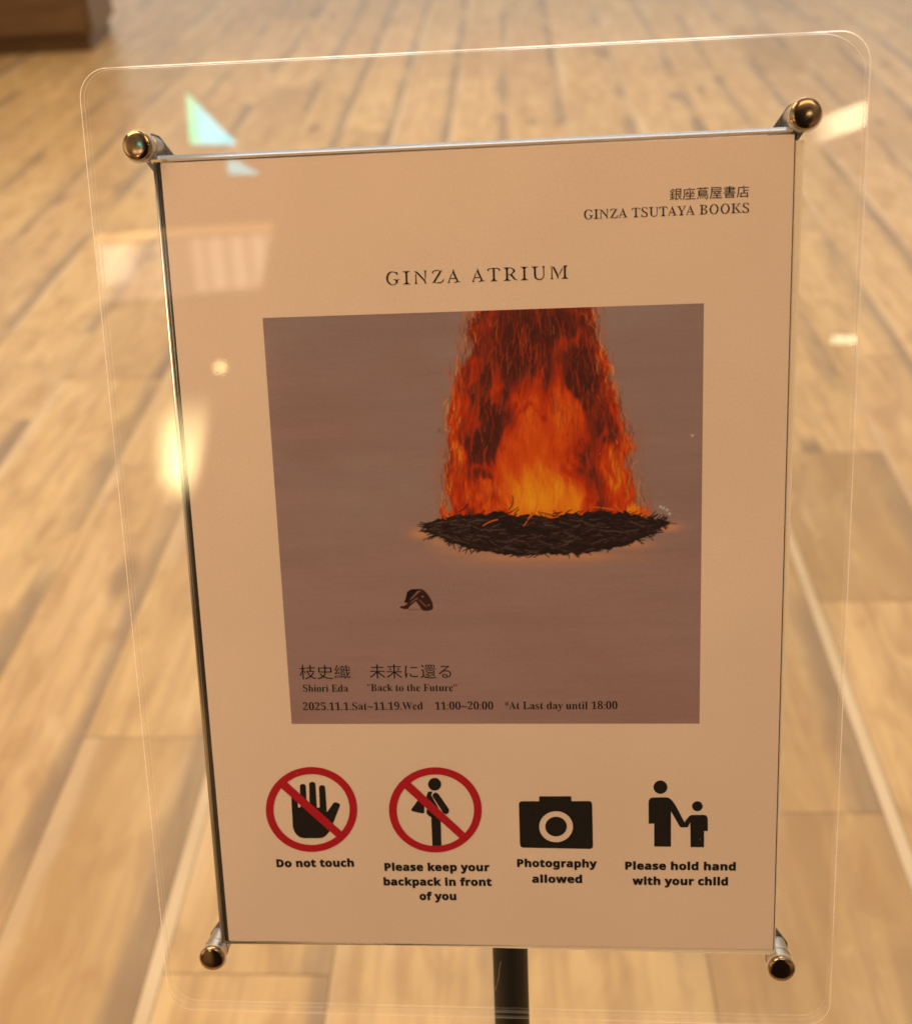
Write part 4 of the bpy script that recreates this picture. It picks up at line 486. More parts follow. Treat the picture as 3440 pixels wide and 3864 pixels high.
'last_day': '1004 -6781 -18 -2 1 -4 -71 -27 -13 -8 -8 -12 3 -15 11 -10 13 2 12 8 56 54 11 -8 -14 -80 0 -16 5 -14 13 -5 13 6 6 13 -1 16 -14 80 12 6 55 -53 13 -8 13 -2 11 10 2 15 -8 12 -12 8 -70 26 0 14 70 27 13 7 8 12 -3 16 -11 9 -13 -1 -12 -8 -56 -54 -11 8 14 79 0 17 -5 13 -13 6 -13 -6 -6 -14 1 -16 14 -79 -12 -7 -55 53 -13 9 -13 1 -11 -9 -2 -16 8 -12 12 -8;1130 -7089 0 19 -6 -1 9 4 8 6 16 22 70 197 31 55 34 123 15 0 19 -59 45 -115 11 -63 32 -53 19 -59 -4 -27 23 -8 17 -17 9 -5 11 -2 0 -16 -59 15 -60 -15 -59 -1 0 17 25 3 15 8 12 12 -28 81 -128 0 -21 -59 -3 -18 5 -15 13 -9 23 -3 -13 0 0 -17;1215 -6942 110 0 -56 148;1586 -7097 -16 17 -49 29 -2 9 7 -9 -3 28 0 189 5 0 0 6 8 18 11 30 14 23 9 23 20 32 13 0 0 -103 24 0 0 -29 -24 0 0 -180 2 -21 6 -12 5 -4 6 -1 13 4 10 10 9 18 14 -8 -21 -38 -27 -23;1840 -7088 0 16 17 2 13 4 9 7 29 52 -17 -28 2 20 0 272 11 23 5 -32 -30 51 -9 7 -13 4 -17 2 0 15 194 0 0 -15 -14 -1 -20 -4 -13 -9 -12 -4 -10 -7 7 -15 2 -15 0 -270 -1 -13 -6 -23 7 8 13 -16 6 -3 28 -3 25 1 23 4 19 6 17 9 15 12 14 16 12 18 18 44 17 6 -19 -126 -55 -15;2392 -7097 -48 50 3 -9 -27 -22 -36 16 -25 -3 -11 1 -48 15 -10 13 9 -7 0 7 -5 -17 -2 27 51 45 19 34 37 17 46 15 0 47 -1 16 -3 12 -6 10 -8 6 -10 4 -14 1 -20 -2 -12 -6 -4 -11 15 -32 -1 -18 -21 -13 -15 6 5 0 -59 17 21 -16 -3 10 -1 12 1 13 5 13 9 10 24 16 12 12 17 6 18 3 21 1 36 -2 64 -37 6 -15 -6 3 6 -16 2 -31 0 -68 0 -67 -6 -10 0 -7 16 -9 13 7 8 -13 -59 -41 19 11;2306 -7057 12 3 23 14 5 0 -1 106 -37 -16 -22 -26 -8 -39 2 -19 11 -18;2591 -7097 -16 2 -18 5 -27 10 -48 3 58 14 -28 -24 7 14 -24 0 0 58 21 0 10 -21 12 -16 13 -12 15 -8 16 -2 13 1 10 4 9 5 6 8 4 10 1 12 -3 16 -18 24 -7 6 -59 33 -15 10 -12 12 -8 14 -5 15 -1 17 1 16 9 30 12 18 18 15 21 8 24 3 21 -3 36 -9 25 -2 -27 -7 16 14 -5 -8 20 0 0 -58 -18 0 -11 21 -11 14 -12 10 -13 5 -14 2 -11 -1 -9 -3 -7 -5 -5 -7 -5 -17 4 -18 11 -15 8 -8 10 -8 54 -29 15 -10 11 -11 8 -14 4 -17 2 -20 -3 -28 -8 -23 -13 -19 -18 -14 -21 -9;2807 -7096 -16 16 -49 29 -2 10 7 -9 -2 27 -1 189 5 0 0 7 9 18 11 30 14 22 8 24 20 32 13 0 0 -104 25 0 0 -28 -25 0 0 -180 2 -21 6 -13 5 -3 7 -1 12 4 10 10 9 17 14 -8 -21 -38 -27 -23;3164 -7097 -18 3 -17 6 -16 10 -14 14 -12 17 -10 20 -7 23 -4 24 -1 27 1 30 5 27 7 25 10 22 13 18 15 15 16 10 18 7 19 2 25 -4 21 -12 18 -19 0 110 -2 28 3 -14 -10 13 -7 4 -10 3 6 -1 0 17 90 0 10 -58 -1 -289 -6 -14 6 -11 -4 4 14 -15 8 -4 -2 0 0 -19 -18 -2 -40 9 -37 -23 14 61 -32 -44 -23 -15;3191 -7062 8 2 8 4 17 15 16 6 -7 -32 0 208 -8 35 15 -11 -21 -7 -8 6 -18 5 -16 -4 -12 -9 -9 -16 -5 -22 -4 -30 -1 -36 1 -35 3 -29 6 -22 8 -15 12 -10;3566 -7096 -47 49 2 -8 -26 -22 -37 16 -24 -4 -11 1 -49 16 -9 13 9 -7 0 7 -5 -18 -2 28 51 44 18 35 38 16 46 16 0 47 -1 15 -4 13 -5 9 -8 7 -11 4 -13 1 -21 -2 -12 -7 -4 -10 15 -32 0 -18 -21 -13 -16 6 6 -1 -60 18 22 -17 -3 10 -2 12 2 14 5 12 8 11 24 16 13 11 16 7 19 3 20 1 36 -3 64 -36 6 -15 -5 2 5 -16 2 -30 1 -68 0 -67 -7 -10 0 -7 16 -9 14 7 7 -13 -59 -41 19 11;3481 -7057 11 3 23 15 5 0 0 106 -37 -16 -22 -26 -9 -39 3 -20 10 -17;3684 -7201 -12 -2 -29 10 -2 2 -5 13 -1 14 7 8 2 8 16 10 17 3 25 -9 -4 5 3 -8 2 -25 3 -4 6 -1 6 2 8 8 9 13 9 17 7 20 6 26 -18 60 -26 56 -21 58 -14 62 0 10 -13 3 -12 17 -9 5 -7 0 27 0 0 16 41 -9 41 9 0 -17 19 1 -12 -3 -4 -3 -22 -48 14 38 5 -3 48 -140 39 118 4 20 -1 10 -6 8 -22 4 0 15 80 0 0 -15 -7 -2 -6 -4 -10 -15 -30 -87 -26 -58 -15 -63 -20 -61 -18 -48 -8 -17 -19 -25 -12 -3;4154 -7081 20 -17 -94 48 8 0 1 -2 -6 24 -1 29 -1 151 -1 11 -4 8 -5 5 -7 4 3 -1 0 17 90 0 4 -72 1 -153 7 -16 6 -5 7 -3 8 -1 16 3 15 9 12 15 0 180 -2 11 -4 8 -6 5 -9 3 4 0 0 16 92 0 4 -73 -2 -159 4 -13 18 -9 -4 0 0 -18 -18 -1 -40 7 -37 -26 14 65 -24 -32 -12 -11 -13 -10 -14 -6 -16 -5;4396 -7087 0 18 -17 -2 8 3 5 5 25 49 -12 -36 -7 14 0 120 6 61 -6 11 -2 9 -4 7 -5 5 -7 3 3 0 0 16 81 0 12 -40 23 27 27 16 4 0 94 -44 -3 -3 7 -46 0 -142 -7 -13 2 -9 23 -12 -17 2 0 -18 -81 -1 0 15 -22 0 13 4 12 19 -1 13 -1 147 -2 28 -3 10 -4 6 -8 4 -10 2 -16 -4 -23 -16 -6 0 0 -177 -7 -13 2 -9 22 -13 -17 3 0 -19;4773 -7095 -16 17 -49 29 -2 9 7 -9 -3 27 0 190 4 0 0 6 9 18 11 30 14 23 9 23 20 32 13 0 0 -104 24 1 0 -29 -24 0 0 -180 2 -21 5 -12 6 -4 6 -1 12 4 11 10 9 18 13 -8 -20 -38 -27 -23;4943 -6741 -21 3 -7 3 -10 10 -2 7 0 15 3 8 9 10 7 3 21 3 20 -3 12 -7 7 -14 0 -15 -2 -7 -12 -14 2 4 -7 -3;4901 -7086 0 18 -17 -2 13 7 25 49 -13 -35 -6 14 -1 192 -1 10 -3 6 -5 4 -7 3 3 0 0 17 87 0 6 -58 0 -174 -7 -14 2 -9 22 -12 -17 3 0 -19;5065 -7086 0 19 -16 -3 12 7 25 49 -12 -35 -7 14 0 323 -5 17 -4 5 -8 3 3 0 0 16 88 0 5 -61 1 -303 -8 -13 2 -9 22 -13 -17 3 0 -19;5398 -7086 0 32 45 0 16 4 9 8 24 46 -7 -35 -13 17 0 308 -27 -34 -23 -23 -12 -6 -11 -2 -8 2 32 -18 -61 54 32 -55 -24 50 3 15 31 12 31 19 26 2 75 44 16 0 -7 -62 8 -61 0 -245 -5 -13 -13 -15 -1 28 31 -35 7 -3 56 -1 0 -33;5807 -7092 -29 2 -26 5 -21 9 -19 12 -15 14 -11 17 -8 18 -5 20 -2 21 3 24 6 18 14 22 17 16 19 15 23 14 -20 15 -17 17 -13 17 -10 19 -7 20 -2 23 1 19 5 18 7 17 10 15 14 14 16 12 21 9 25 6 30 2 36 -4 30 -10 23 -17 17 -22 9 -25 4 -30 -2 -22 -7 -20 -11 -16 -16 -14 -39 -27 30 -18 23 -19 17 -19 12 -19 8 -22 2 -24 -4 -35 -11 -27 -22 -28 -29 -18 -35 -10;5821 -6830 14 11 10 11 8 11 5 14 3 16 0 30 -5 22 -10 19 -16 13 -9 4 -11 1 -14 -2 -12 -7 -9 -11 -7 -14 -4 -16 -1 -19 1 -19 6 -17 8 -13 12 -11 12 -17;5810 -7057 17 2 15 8 13 12 9 15 6 19 2 21 -2 18 -7 17 -10 14 -16 14 -44 30 -23 0 -2 -23 -9 -14 -7 -15 -4 -17 -1 -21 2 -22 5 -19 10 -17 13 -12 15 -7;6026 -6808 -19 -6 -9 -9 -5 -19 5 -18 9 -10 20 -6 19 6 9 10 5 18 -5 19 -9 9;6027 -7020 -20 -6 -9 -10 -5 -18 5 -19 9 -10 20 -6 19 6 9 10 5 19 -5 18 -9 10;6244 -7092 -32 4 -27 9 -22 16 -18 21 -15 26 -10 32 -6 36 -3 39 -2 43 2 43 3 40 6 35 10 31 15 26 18 21 22 16 27 9 32 3 30 -3 26 -9 22 -16 18 -21 15 -26 11 -31 6 -36 4 -39 1 -43 -1 -43 -3 -40 -7 -36 -11 -31 -15 -26 -18 -21 -22 -16 -26 -9;6244 -7052 18 6 14 16 8 27 11 83 1 54 -2 54 -10 82 -9 27 -13 16 -18 5 -18 -5 -14 -17 -9 -26 -11 -82 -2 -54 2 -54 11 -83 9 -27 14 -16;6555 -7091 -32 3 -26 9 -23 16 -18 21 -14 26 -11 32 -6 36 -3 39 -1 43 1 44 3 39 6 36 10 31 15 25 18 21 22 16 27 9 32 3 30 -3 26 -9 22 -16 19 -20 14 -26 11 -32 7 -35 3 -40 2 -43 -2 -43 -3 -40 -7 -35 -11 -32 -14 -26 -19 -21 -22 -16 -26 -9;6555 -7052 18 6 14 16 9 27 10 83 1 54 -1 54 -11 82 -8 27 -14 16 -18 5 -18 -5 -14 -16 -9 -27 -11 -82 -2 -54 2 -54 11 -83 9 -27 14 -16',
'cap1': '-11812 -16267 -9 479 164 3 48 -2 45 -8 40 -14 37 -21 30 -26 26 -32 18 -37 11 -43 5 -48 -6 -72 -23 -62 -40 -49 -54 -36 -66 -21 -75 -8;-11675 -16146 17 0 68 16 37 39 13 72 -4 39 -10 30 -15 21 -21 15 -26 9 -35 3 -29 -1;-11162 -16261 -35 2 -32 7 -30 12 -28 18 -23 22 -19 26 -14 31 -8 35 -4 39 5 55 16 48 28 40 38 29 47 18 53 6 35 -2 33 -7 30 -12 27 -17 23 -22 19 -26 14 -31 9 -35 3 -38 -5 -55 -15 -49 -29 -40 -38 -29 -47 -18;-11163 -16146 16 3 11 5 9 9 7 15 4 21 1 28 -2 27 -5 21 -7 14 -9 8 -12 5 -17 2 -16 -2 -11 -6 -9 -8 -7 -15 -4 -21 -1 -27 2 -28 5 -21 8 -14 8 -9 12 -5;-10722 -16247 -6 376 110 2 13 -42 -21 -1 7 9 18 16 21 12 23 8 23 4 25 2 39 -3 35 -10 31 -19 23 -28 14 -37 5 -42 4 -240 -138 -2 -5 235 -4 14 -5 8 -5 5 -8 3 -12 2 -19 -4 -13 -6 -8 -10 -7 -17 -4 -24 -1 -30 3 -178;-10116 -16241 -35 1 -32 7 -31 13 -27 17 -23 22 -19 27 -14 31 -9 34 -3 39 5 55 15 48 28 40 39 29 47 18 53 6 35 -1 33 -7 30 -13 27 -17 23 -22 19 -26 14 -31 8 -34 4 -39 -5 -55 -16 -48 -28 -40 -38 -30 -47 -18;-10117 -16126 16 2 11 6 9 8 6 15 5 21 1 28 -2 27 -5 21 -8 14 -8 9 -12 5 -17 2 -16 -3 -12 -5 -8 -9 -7 -14 -4 -21 -1 -28 2 -27 5 -22 8 -14 8 -8 12 -6;-9731 -16234 -23 0 -21 4 -21 6 -19 10 -17 14 -13 18 -10 22 -6 26 -3 28 -2 141 -46 -1 -1 71 56 34 28 78 97 2 2 -71 97 1 2 -110 -97 -2 2 -139 1 -7 4 -6 8 -4 8 -1 25 4 55 15 2 -110 -25 -9 -30 -8 -34 -6;-9240 -16225 -23 0 -21 4 -20 6 -20 10 -17 14 -13 18 -10 22 -6 26 -3 28 -2 141 -46 -1 -1 71 56 34 28 78 97 2 2 -71 97 1 2 -110 -97 -1 2 -140 1 -7 4 -6 8 -4 8 0 25 3 55 15 2 -110 -25 -9 -29 -8 -35 -5;-8917 -16219 -35 1 -32 7 -31 13 -27 17 -23 22 -19 27 -14 31 -9 35 -3 38 5 55 15 49 28 39 39 30 47 17 53 7 35 -2 33 -7 30 -13 27 -17 23 -22 19 -26 14 -31 8 -34 4 -39 -5 -55 -16 -48 -28 -40 -38 -30 -47 -18;-8918 -16104 16 2 11 6 9 9 7 14 4 22 1 27 -2 28 -5 20 -8 14 -8 9 -12 5 -17 2 -16 -3 -12 -5 -8 -9 -7 -14 -4 -21 -1 -28 2 -27 5 -21 8 -15 8 -8 12 -5;-8530 -16212 -39 3 -35 10 -31 19 -23 28 -14 37 -5 42 -4 240 138 3 5 -235 4 -14 5 -9 5 -5 8 -3 12 -1 19 3 12 6 9 10 6 17 5 24 1 31 -4 177 138 3 7 -376 -110 -2 -14 42 22 1 -7 -9 -18 -16 -22 -12 -22 -7 -23 -5;-8073 -16204 -52 4 -46 15 -38 26 -28 38 -17 48 -6 58 2 41 7 37 13 32 18 27 23 23 27 17 31 12 32 7 35 3 47 -2 39 -9 51 -19 -41 -109 -48 17 -24 6 -19 1 -30 -9 -17 -23 -6 -50 2 -26 6 -20 8 -14 10 -8 12 -5 16 -2 32 3 13 4 27 12 46 28 2 -127 -26 -15 -35 -13 -42 -7;-7890 -16194 -9 506 138 3 2 -132 -2 -57 1 15 -30 0 7 8 17 16 20 12 21 8 22 5 24 2 40 -4 35 -10 31 -19 24 -28 14 -37 5 -42 4 -240 -138 -2 -4 214 -6 34 -11 14 -20 4 -17 -2 -12 -6 -9 -11 -7 -16 -4 -24 -1 -31 3 -178',
'cap2a': '-5866 -16413 -4 474 169 2 56 -4 49 -13 38 -24 27 -31 16 -39 5 -43 -2 -28 -6 -27 -10 -26 -16 -24 -21 -21 -27 -17 -33 -13 -38 -8 -64 -3 1 -154;-5728 -16141 32 1 18 5 12 6 8 8 5 10 2 14 -7 25 -15 13 -35 5 -21 0;-5453 -16409 -4 501 139 2 4 -502;-5060 -16412 -36 2 -34 6 -32 11 -28 17 -25 21 -20 26 -14 31 -9 35 -3 39 2 39 7 35 13 32 18 27 22 22 26 18 30 13 32 7 35 3 49 -5 44 -14 37 -25 27 -34 16 -43 6 -48 1 -65 -222 -2 -1 2 7 -15 9 -11 12 -9 15 -5 21 -2 38 3 18 3 34 11 49 21 1 -114 -31 -14 -40 -12 -47 -5;-5116 -16162 84 0 1 -6 -5 13 -6 9 -8 7 -10 4 -15 1 -12 -1 -10 -4 -8 -6 -7 -9 -5 -13;-4736 -16410 -33 3 -31 10 -28 18 -21 25 -13 32 -4 37 5 38 16 32 26 25 36 17 42 10 50 5 41 2 0 -7 -1 13 -3 7 -10 7 -8 3 -26 0 -14 -2 -30 -9 -50 -19 -51 97 40 18 23 8 48 11 26 3 26 2 47 -4 41 -10 34 -19 25 -27 16 -35 5 -41 2 -242 -103 -1 -19 45 22 0 -28 -25 -19 -12 -23 -8 -26 -5;-4701 -16302 15 1 13 4 10 7 7 9 5 10 1 21 -39 -3 -17 -5 -9 -5 -5 -6 -3 -7 -2 -9 1 -7 2 -4 6 -4;-4320 -16406 -25 0 -42 4 -38 9 -33 11 -1 120 68 -25 40 -9 17 -3 30 1 9 1 6 4 1 3 -3 4 -12 7 -69 30 -36 18 -16 11 -13 13 -10 15 -7 17 -5 19 -1 21 4 34 16 29 26 23 33 15 37 9 42 3 24 -1 43 -5 44 -12 41 -17 -45 -102 -52 19 -28 8 -26 2 -18 -2 -3 -2 0 2 14 -9 84 -34 32 -20 14 -12 12 -15 8 -17 5 -20 2 -22 -4 -36 -16 -32 -25 -25 -34 -18 -42 -11;-3921 -16403 -36 2 -34 6 -32 12 -29 16 -24 21 -20 26 -15 31 -9 35 -3 39 2 39 8 36 13 31 17 27 22 22 27 18 29 13 33 7 35 3 49 -5 44 -14 36 -25 28 -34 16 -43 6 -48 0 -65 -221 -2 -1 2 6 -15 10 -11 12 -9 15 -5 21 -2 38 3 17 3 35 11 49 21 1 -114 -31 -14 -40 -11 -47 -6;-3977 -16153 83 0 1 -5 -4 12 -6 9 -8 7 -10 4 -15 2 -12 -2 -10 -4 -8 -6 -7 -9 -5 -13;-3507 -16394 -4 502 139 1 2 -227 -4 -64 1 10 -33 0 28 36 111 116 164 0 -156 -165 164 -206 -165 -1 -94 124 -15 -11 1 -114;-2912 -16395 -36 2 -34 6 -32 12 -29 16 -24 21 -20 26 -15 31 -9 35 -3 39 2 39 8 36 13 31 17 27 22 23 27 17 29 13 33 7 35 3 49 -5 44 -14 36 -25 28 -34 16 -43 6 -47 0 -66 -221 -2 -1 2 6 -15 10 -11 12 -9 15 -5 21 -2 38 3 17 4 35 11 49 21 1 -115 -31 -14 -40 -11 -47 -6;-2968 -16145 83 0 1 -5 -4 12 -6 10 -8 6 -10 4 -15 2 -12 -2 -10 -4 -8 -6 -7 -9 -5 -13;-2515 -16392 -36 2 -34 7 -32 11 -29 16 -24 21 -20 27 -15 30 -9 35 -3 39 2 39 8 36 12 31 18 27 22 23 26 17 30 13 32 7 35 3 50 -4 43 -15 37 -25 28 -34 16 -42 6 -48 0 -66 -222 -1 0 2 6 -15 9 -12 12 -8 16 -6 21 -2 38 3 17 4 34 11 49 21 1 -115 -31 -13 -40 -12 -46 -6;-2572 -16142 84 1 1 -6 -4 12 -7 10 -7 6 -10 4 -15 2 -12 -2 -10 -4 -8 -6 -7 -8 -6 -13;-2296 -16530 -5 518 116 1 14 -43 -23 0 20 19 17 13 21 10 24 6 28 2 42 -5 39 -17 31 -28 24 -39 13 -47 5 -55 -4 -55 -13 -47 -24 -39 -32 -29 -38 -18 -42 -5 -28 1 -24 5 -20 9 -17 10 -18 16 29 0 3 -182;-2112 -16274 13 2 9 5 7 9 7 15 4 21 2 27 -7 48 -15 22 -24 7 -15 -2 -10 -4 -7 -7 -6 -12 -5 -19 -1 -33 1 -28 5 -21 6 -15 8 -8 11 -5;-1633 -16524 -31 1 -40 7 -1 112 59 -7 14 2 10 4 9 6 8 10 7 11 8 22 -150 348 152 2 75 -210 9 -41 -1 8 -37 -1 12 44 67 201 150 1 -156 -403 -16 -34 -22 -30 -26 -23 -31 -17 -34 -10;-1125 -16381 -35 2 -33 8 -30 12 -27 17 -23 23 -19 26 -14 31 -8 35 -3 38 5 54 17 48 28 39 39 29 47 17 54 5 35 -2 33 -7 30 -13 27 -17 23 -22 18 -26 14 -31 9 -34 3 -38 -6 -55 -16 -47 -29 -40 -39 -29 -47 -17;-1125 -16267 16 2 12 6 8 8 7 15 5 21 1 27 -2 27 -5 21 -7 14 -8 8 -12 5 -17 3 -17 -3 -11 -5 -8 -9 -7 -14 -5 -20 -1 -28 2 -27 4 -21 8 -14 8 -9 12 -5;-736 -16378 -39 4 -36 10 -30 20 -24 28 -13 36 -5 42 -1 237 138 1 3 -232 4 -14 5 -9 5 -5 8 -3 12 -1 19 2 13 6 8 10 7 17 4 24 2 30 -2 176 139 1 3 -372 -111 -1 -13 42 22 1 -8 -9 -18 -16 -22 -11 -22 -8 -24 -4;-441 -16369 -3 372 111 1 15 -56 -24 0 22 25 19 15 22 12 25 8 26 3 26 -1 30 -5 -9 -128 -40 8 -22 -1 -12 -2 -23 -9 -16 -14 -5 -9 -3 -13 -1 -17 1 -188',
'cap2b': '-5748 -17294 -27 2 -24 5 -20 8 -16 11 -19 16 17 0 -15 -37 -109 -1 -4 505 138 2 1 -142 -2 -47 1 15 -31 0 20 20 17 12 21 10 24 6 28 2 42 -5 38 -17 31 -29 24 -38 13 -47 5 -56 -4 -55 -13 -48 -23 -39 -32 -29 -38 -18;-5776 -17179 11 2 9 5 8 10 7 15 5 21 1 27 -2 27 -5 21 -7 14 -9 9 -9 5 -12 1 -16 -2 -10 -4 -7 -7 -6 -12 -5 -19 -1 -33 1 -28 5 -21 6 -15 8 -9 11 -5;-5434 -17291 -33 3 -31 10 -27 17 -21 26 -13 32 -4 37 4 38 16 33 27 25 35 17 42 10 50 5 40 2 0 -7 -1 13 -3 7 -9 8 -8 2 -26 0 -15 -2 -29 -8 -50 -20 -50 98 40 18 22 8 48 11 25 4 27 1 46 -4 41 -10 34 -19 25 -28 16 -35 4 -40 3 -244 -103 -1 -19 45 22 0 -27 -25 -20 -12 -22 -8 -26 -5;-5399 -17183 15 2 12 4 10 7 8 8 4 11 2 20 -39 -2 -17 -5 -9 -5 -5 -6 -3 -7 -2 -10 1 -7 2 -3 6 -5;-4974 -17287 -52 5 -46 15 -38 26 -27 38 -16 48 -6 58 2 41 8 36 13 32 19 27 23 22 27 17 30 12 33 7 35 3 47 -3 39 -9 50 -19 -42 -109 -48 17 -23 6 -19 2 -30 -9 -17 -23 -7 -49 2 -27 6 -20 7 -13 10 -9 12 -5 16 -2 32 3 13 4 27 12 46 27 1 -126 -26 -15 -35 -13 -41 -6;-4791 -17279 -4 505 138 1 2 -229 -4 -64 1 10 -33 0 28 36 111 117 162 0 -155 -166 163 -207 -163 -1 -94 124 -15 -11 1 -114;-4376 -17422 -5 521 115 1 13 -44 -22 0 20 20 17 12 21 10 24 6 28 2 42 -5 38 -17 31 -28 24 -38 13 -48 5 -55 -4 -56 -13 -47 -24 -39 -32 -29 -37 -18 -43 -6 -27 1 -24 5 -20 9 -16 11 -19 16 30 0 3 -183;-4193 -17165 13 2 8 5 8 9 7 15 4 22 1 26 -7 48 -15 23 -24 7 -14 -2 -10 -4 -7 -7 -6 -12 -5 -19 -1 -34 1 -27 5 -22 6 -14 8 -9 11 -5;-3851 -17277 -33 3 -31 10 -27 17 -22 25 -12 32 -4 38 4 38 16 33 27 25 35 16 42 11 50 5 40 2 0 -7 -1 13 -3 7 -9 7 -8 3 -26 0 -15 -2 -29 -9 -50 -20 -50 98 40 18 22 9 48 11 25 3 27 1 46 -3 41 -10 34 -19 25 -28 15 -35 5 -41 2 -243 -102 -1 -19 45 22 0 -27 -26 -20 -11 -22 -9 -26 -5;-3816 -17169 15 1 12 4 10 7 8 9 4 11 2 20 -39 -3 -17 -4 -9 -5 -5 -6 -3 -8 -2 -9 1 -7 2 -4 6 -4;-3391 -17273 -52 4 -46 15 -38 27 -27 38 -16 48 -6 57 2 41 8 37 13 32 19 27 23 22 27 17 30 12 33 7 35 2 47 -3 39 -8 50 -20 -42 -108 -48 17 -23 6 -19 1 -30 -8 -17 -24 -7 -49 2 -26 5 -20 8 -14 10 -8 12 -5 16 -2 32 3 13 4 27 11 46 27 1 -126 -26 -14 -35 -13 -42 -7;-3208 -17266 -4 505 138 1 2 -228 -4 -64 1 10 -33 0 28 36 111 117 162 0 -155 -167 163 -206 -163 -2 -94 125 -15 -11 1 -115;-2533 -16885 -17 1 -17 4 -16 8 -13 13 -8 18 -2 20 1 21 8 18 14 13 15 8 17 4 17 2 17 -1 16 -4 16 -8 14 -13 8 -18 2 -21 -1 -20 -8 -18 -14 -13 -16 -8 -16 -5;-2599 -17261 -3 375 138 1 3 -374;-2386 -17259 -3 375 110 1 13 -43 -22 0 8 9 18 15 21 12 23 7 23 5 25 2 39 -4 35 -10 30 -20 23 -28 14 -37 4 -42 2 -239 -138 -1 -3 234 -3 14 -5 9 -5 5 -8 3 -12 2 -20 -3 -12 -6 -8 -10 -7 -17 -4 -24 -2 -31 2 -177;-1739 -17253 -2 265 -52 -1 -1 78 52 25 2 40 6 26 10 22 14 18 18 14 20 10 23 7 24 4 46 1 50 -7 45 -14 -37 -105 -42 11 -24 2 -10 -2 -5 -6 -1 -5 -1 -8 82 1 1 -110 -82 0 2 -265;-1489 -17251 -3 374 110 1 15 -56 -24 0 22 26 19 15 22 12 25 8 25 2 26 -1 30 -4 -9 -129 -40 8 -21 -1 -13 -2 -23 -9 -15 -14 -5 -10 -4 -12 -1 -17 2 -190;-1013 -17253 -35 2 -32 8 -30 12 -27 18 -23 22 -19 27 -14 31 -8 34 -3 39 5 55 16 48 29 39 39 29 46 17 54 6 35 -3 32 -7 30 -12 27 -18 23 -22 18 -26 14 -31 8 -34 3 -39 -5 -55 -16 -48 -29 -39 -38 -30 -47 -17;-1013 -17138 16 2 11 5 9 9 7 15 4 21 2 27 -2 28 -5 21 -7 14 -9 8 -11 5 -17 2 -17 -2 -11 -6 -8 -8 -7 -14 -5 -21 -1 -28 2 -27 5 -21 7 -14 8 -9 12 -5;-769 -17245 -3 375 110 1 13 -43 -22 0 8 9 18 15 22 12 22 7 23 5 25 2 39 -4 35 -11 30 -19 24 -28 13 -37 5 -42 2 -239 -138 -1 -3 234 -4 14 -5 9 -5 5 -8 3 -12 2 -19 -3 -13 -6 -8 -10 -7 -17 -4 -24 -2 -31 2 -177;-192 -17246 -22 1 -22 4 -20 6 -19 10 -17 14 -13 18 -10 22 -6 26 -2 28 -1 141 -46 -1 0 71 56 33 29 78 97 0 1 -70 97 1 1 -110 -98 -1 2 -139 1 -7 3 -6 8 -4 8 -1 26 3 55 15 1 -109 -26 -10 -29 -7 -35 -5',
'cap2c': '-3845 -18144 -34 2 -32 7 -29 13 -27 17 -22 22 -19 27 -13 32 -9 34 -3 39 5 55 15 49 28 39 38 29 46 18 52 6 34 -2 32 -7 29 -13 27 -17 22 -22 18 -27 14 -31 8 -34 3 -39 -4 -55 -16 -49 -28 -40 -38 -29 -45 -18;-3846 -18029 16 3 11 5 8 9 7 15 4 21 2 28 -2 27 -5 21 -7 14 -8 9 -12 5 -16 2 -17 -3 -11 -5 -8 -9 -7 -14 -4 -21 -1 -28 2 -27 5 -21 7 -15 8 -9 12 -5;-3591 -18135 -4 267 -51 -1 -1 78 51 25 1 41 6 26 10 22 13 18 18 15 20 10 22 7 24 4 44 1 50 -7 44 -13 -36 -106 -41 10 -23 2 -11 -2 -4 -5 -2 -6 0 -8 80 2 2 -110 -81 -2 4 -266;-3111 -18276 -31 2 -39 6 -1 114 57 -6 14 1 10 4 9 7 7 9 7 12 8 22 -149 352 148 2 75 -211 9 -43 -1 8 -36 0 11 44 65 204 145 2 -149 -409 -16 -35 -21 -30 -26 -23 -29 -17 -33 -11;-2618 -18128 -34 2 -31 7 -30 13 -26 17 -23 23 -18 27 -14 31 -8 35 -3 38 4 55 16 49 28 39 38 30 45 17 52 6 35 -2 32 -7 29 -13 26 -17 23 -22 18 -27 14 -31 8 -34 3 -39 -5 -55 -15 -49 -28 -39 -38 -30 -46 -18;-2618 -18012 16 2 11 5 8 9 7 15 4 21 1 28 -2 27 -4 21 -8 14 -8 9 -11 5 -17 2 -16 -3 -11 -5 -8 -9 -7 -14 -4 -21 -1 -27 2 -28 4 -21 8 -15 8 -8 11 -6;-2239 -18123 -38 3 -34 11 -30 19 -23 29 -13 36 -5 43 -3 240 135 2 4 -235 3 -14 5 -9 6 -5 7 -3 12 -2 19 3 12 6 8 10 7 17 4 24 1 31 -2 178 135 2 5 -377 -108 -1 -13 42 21 1 -7 -9 -18 -16 -21 -12 -22 -7 -23 -5',
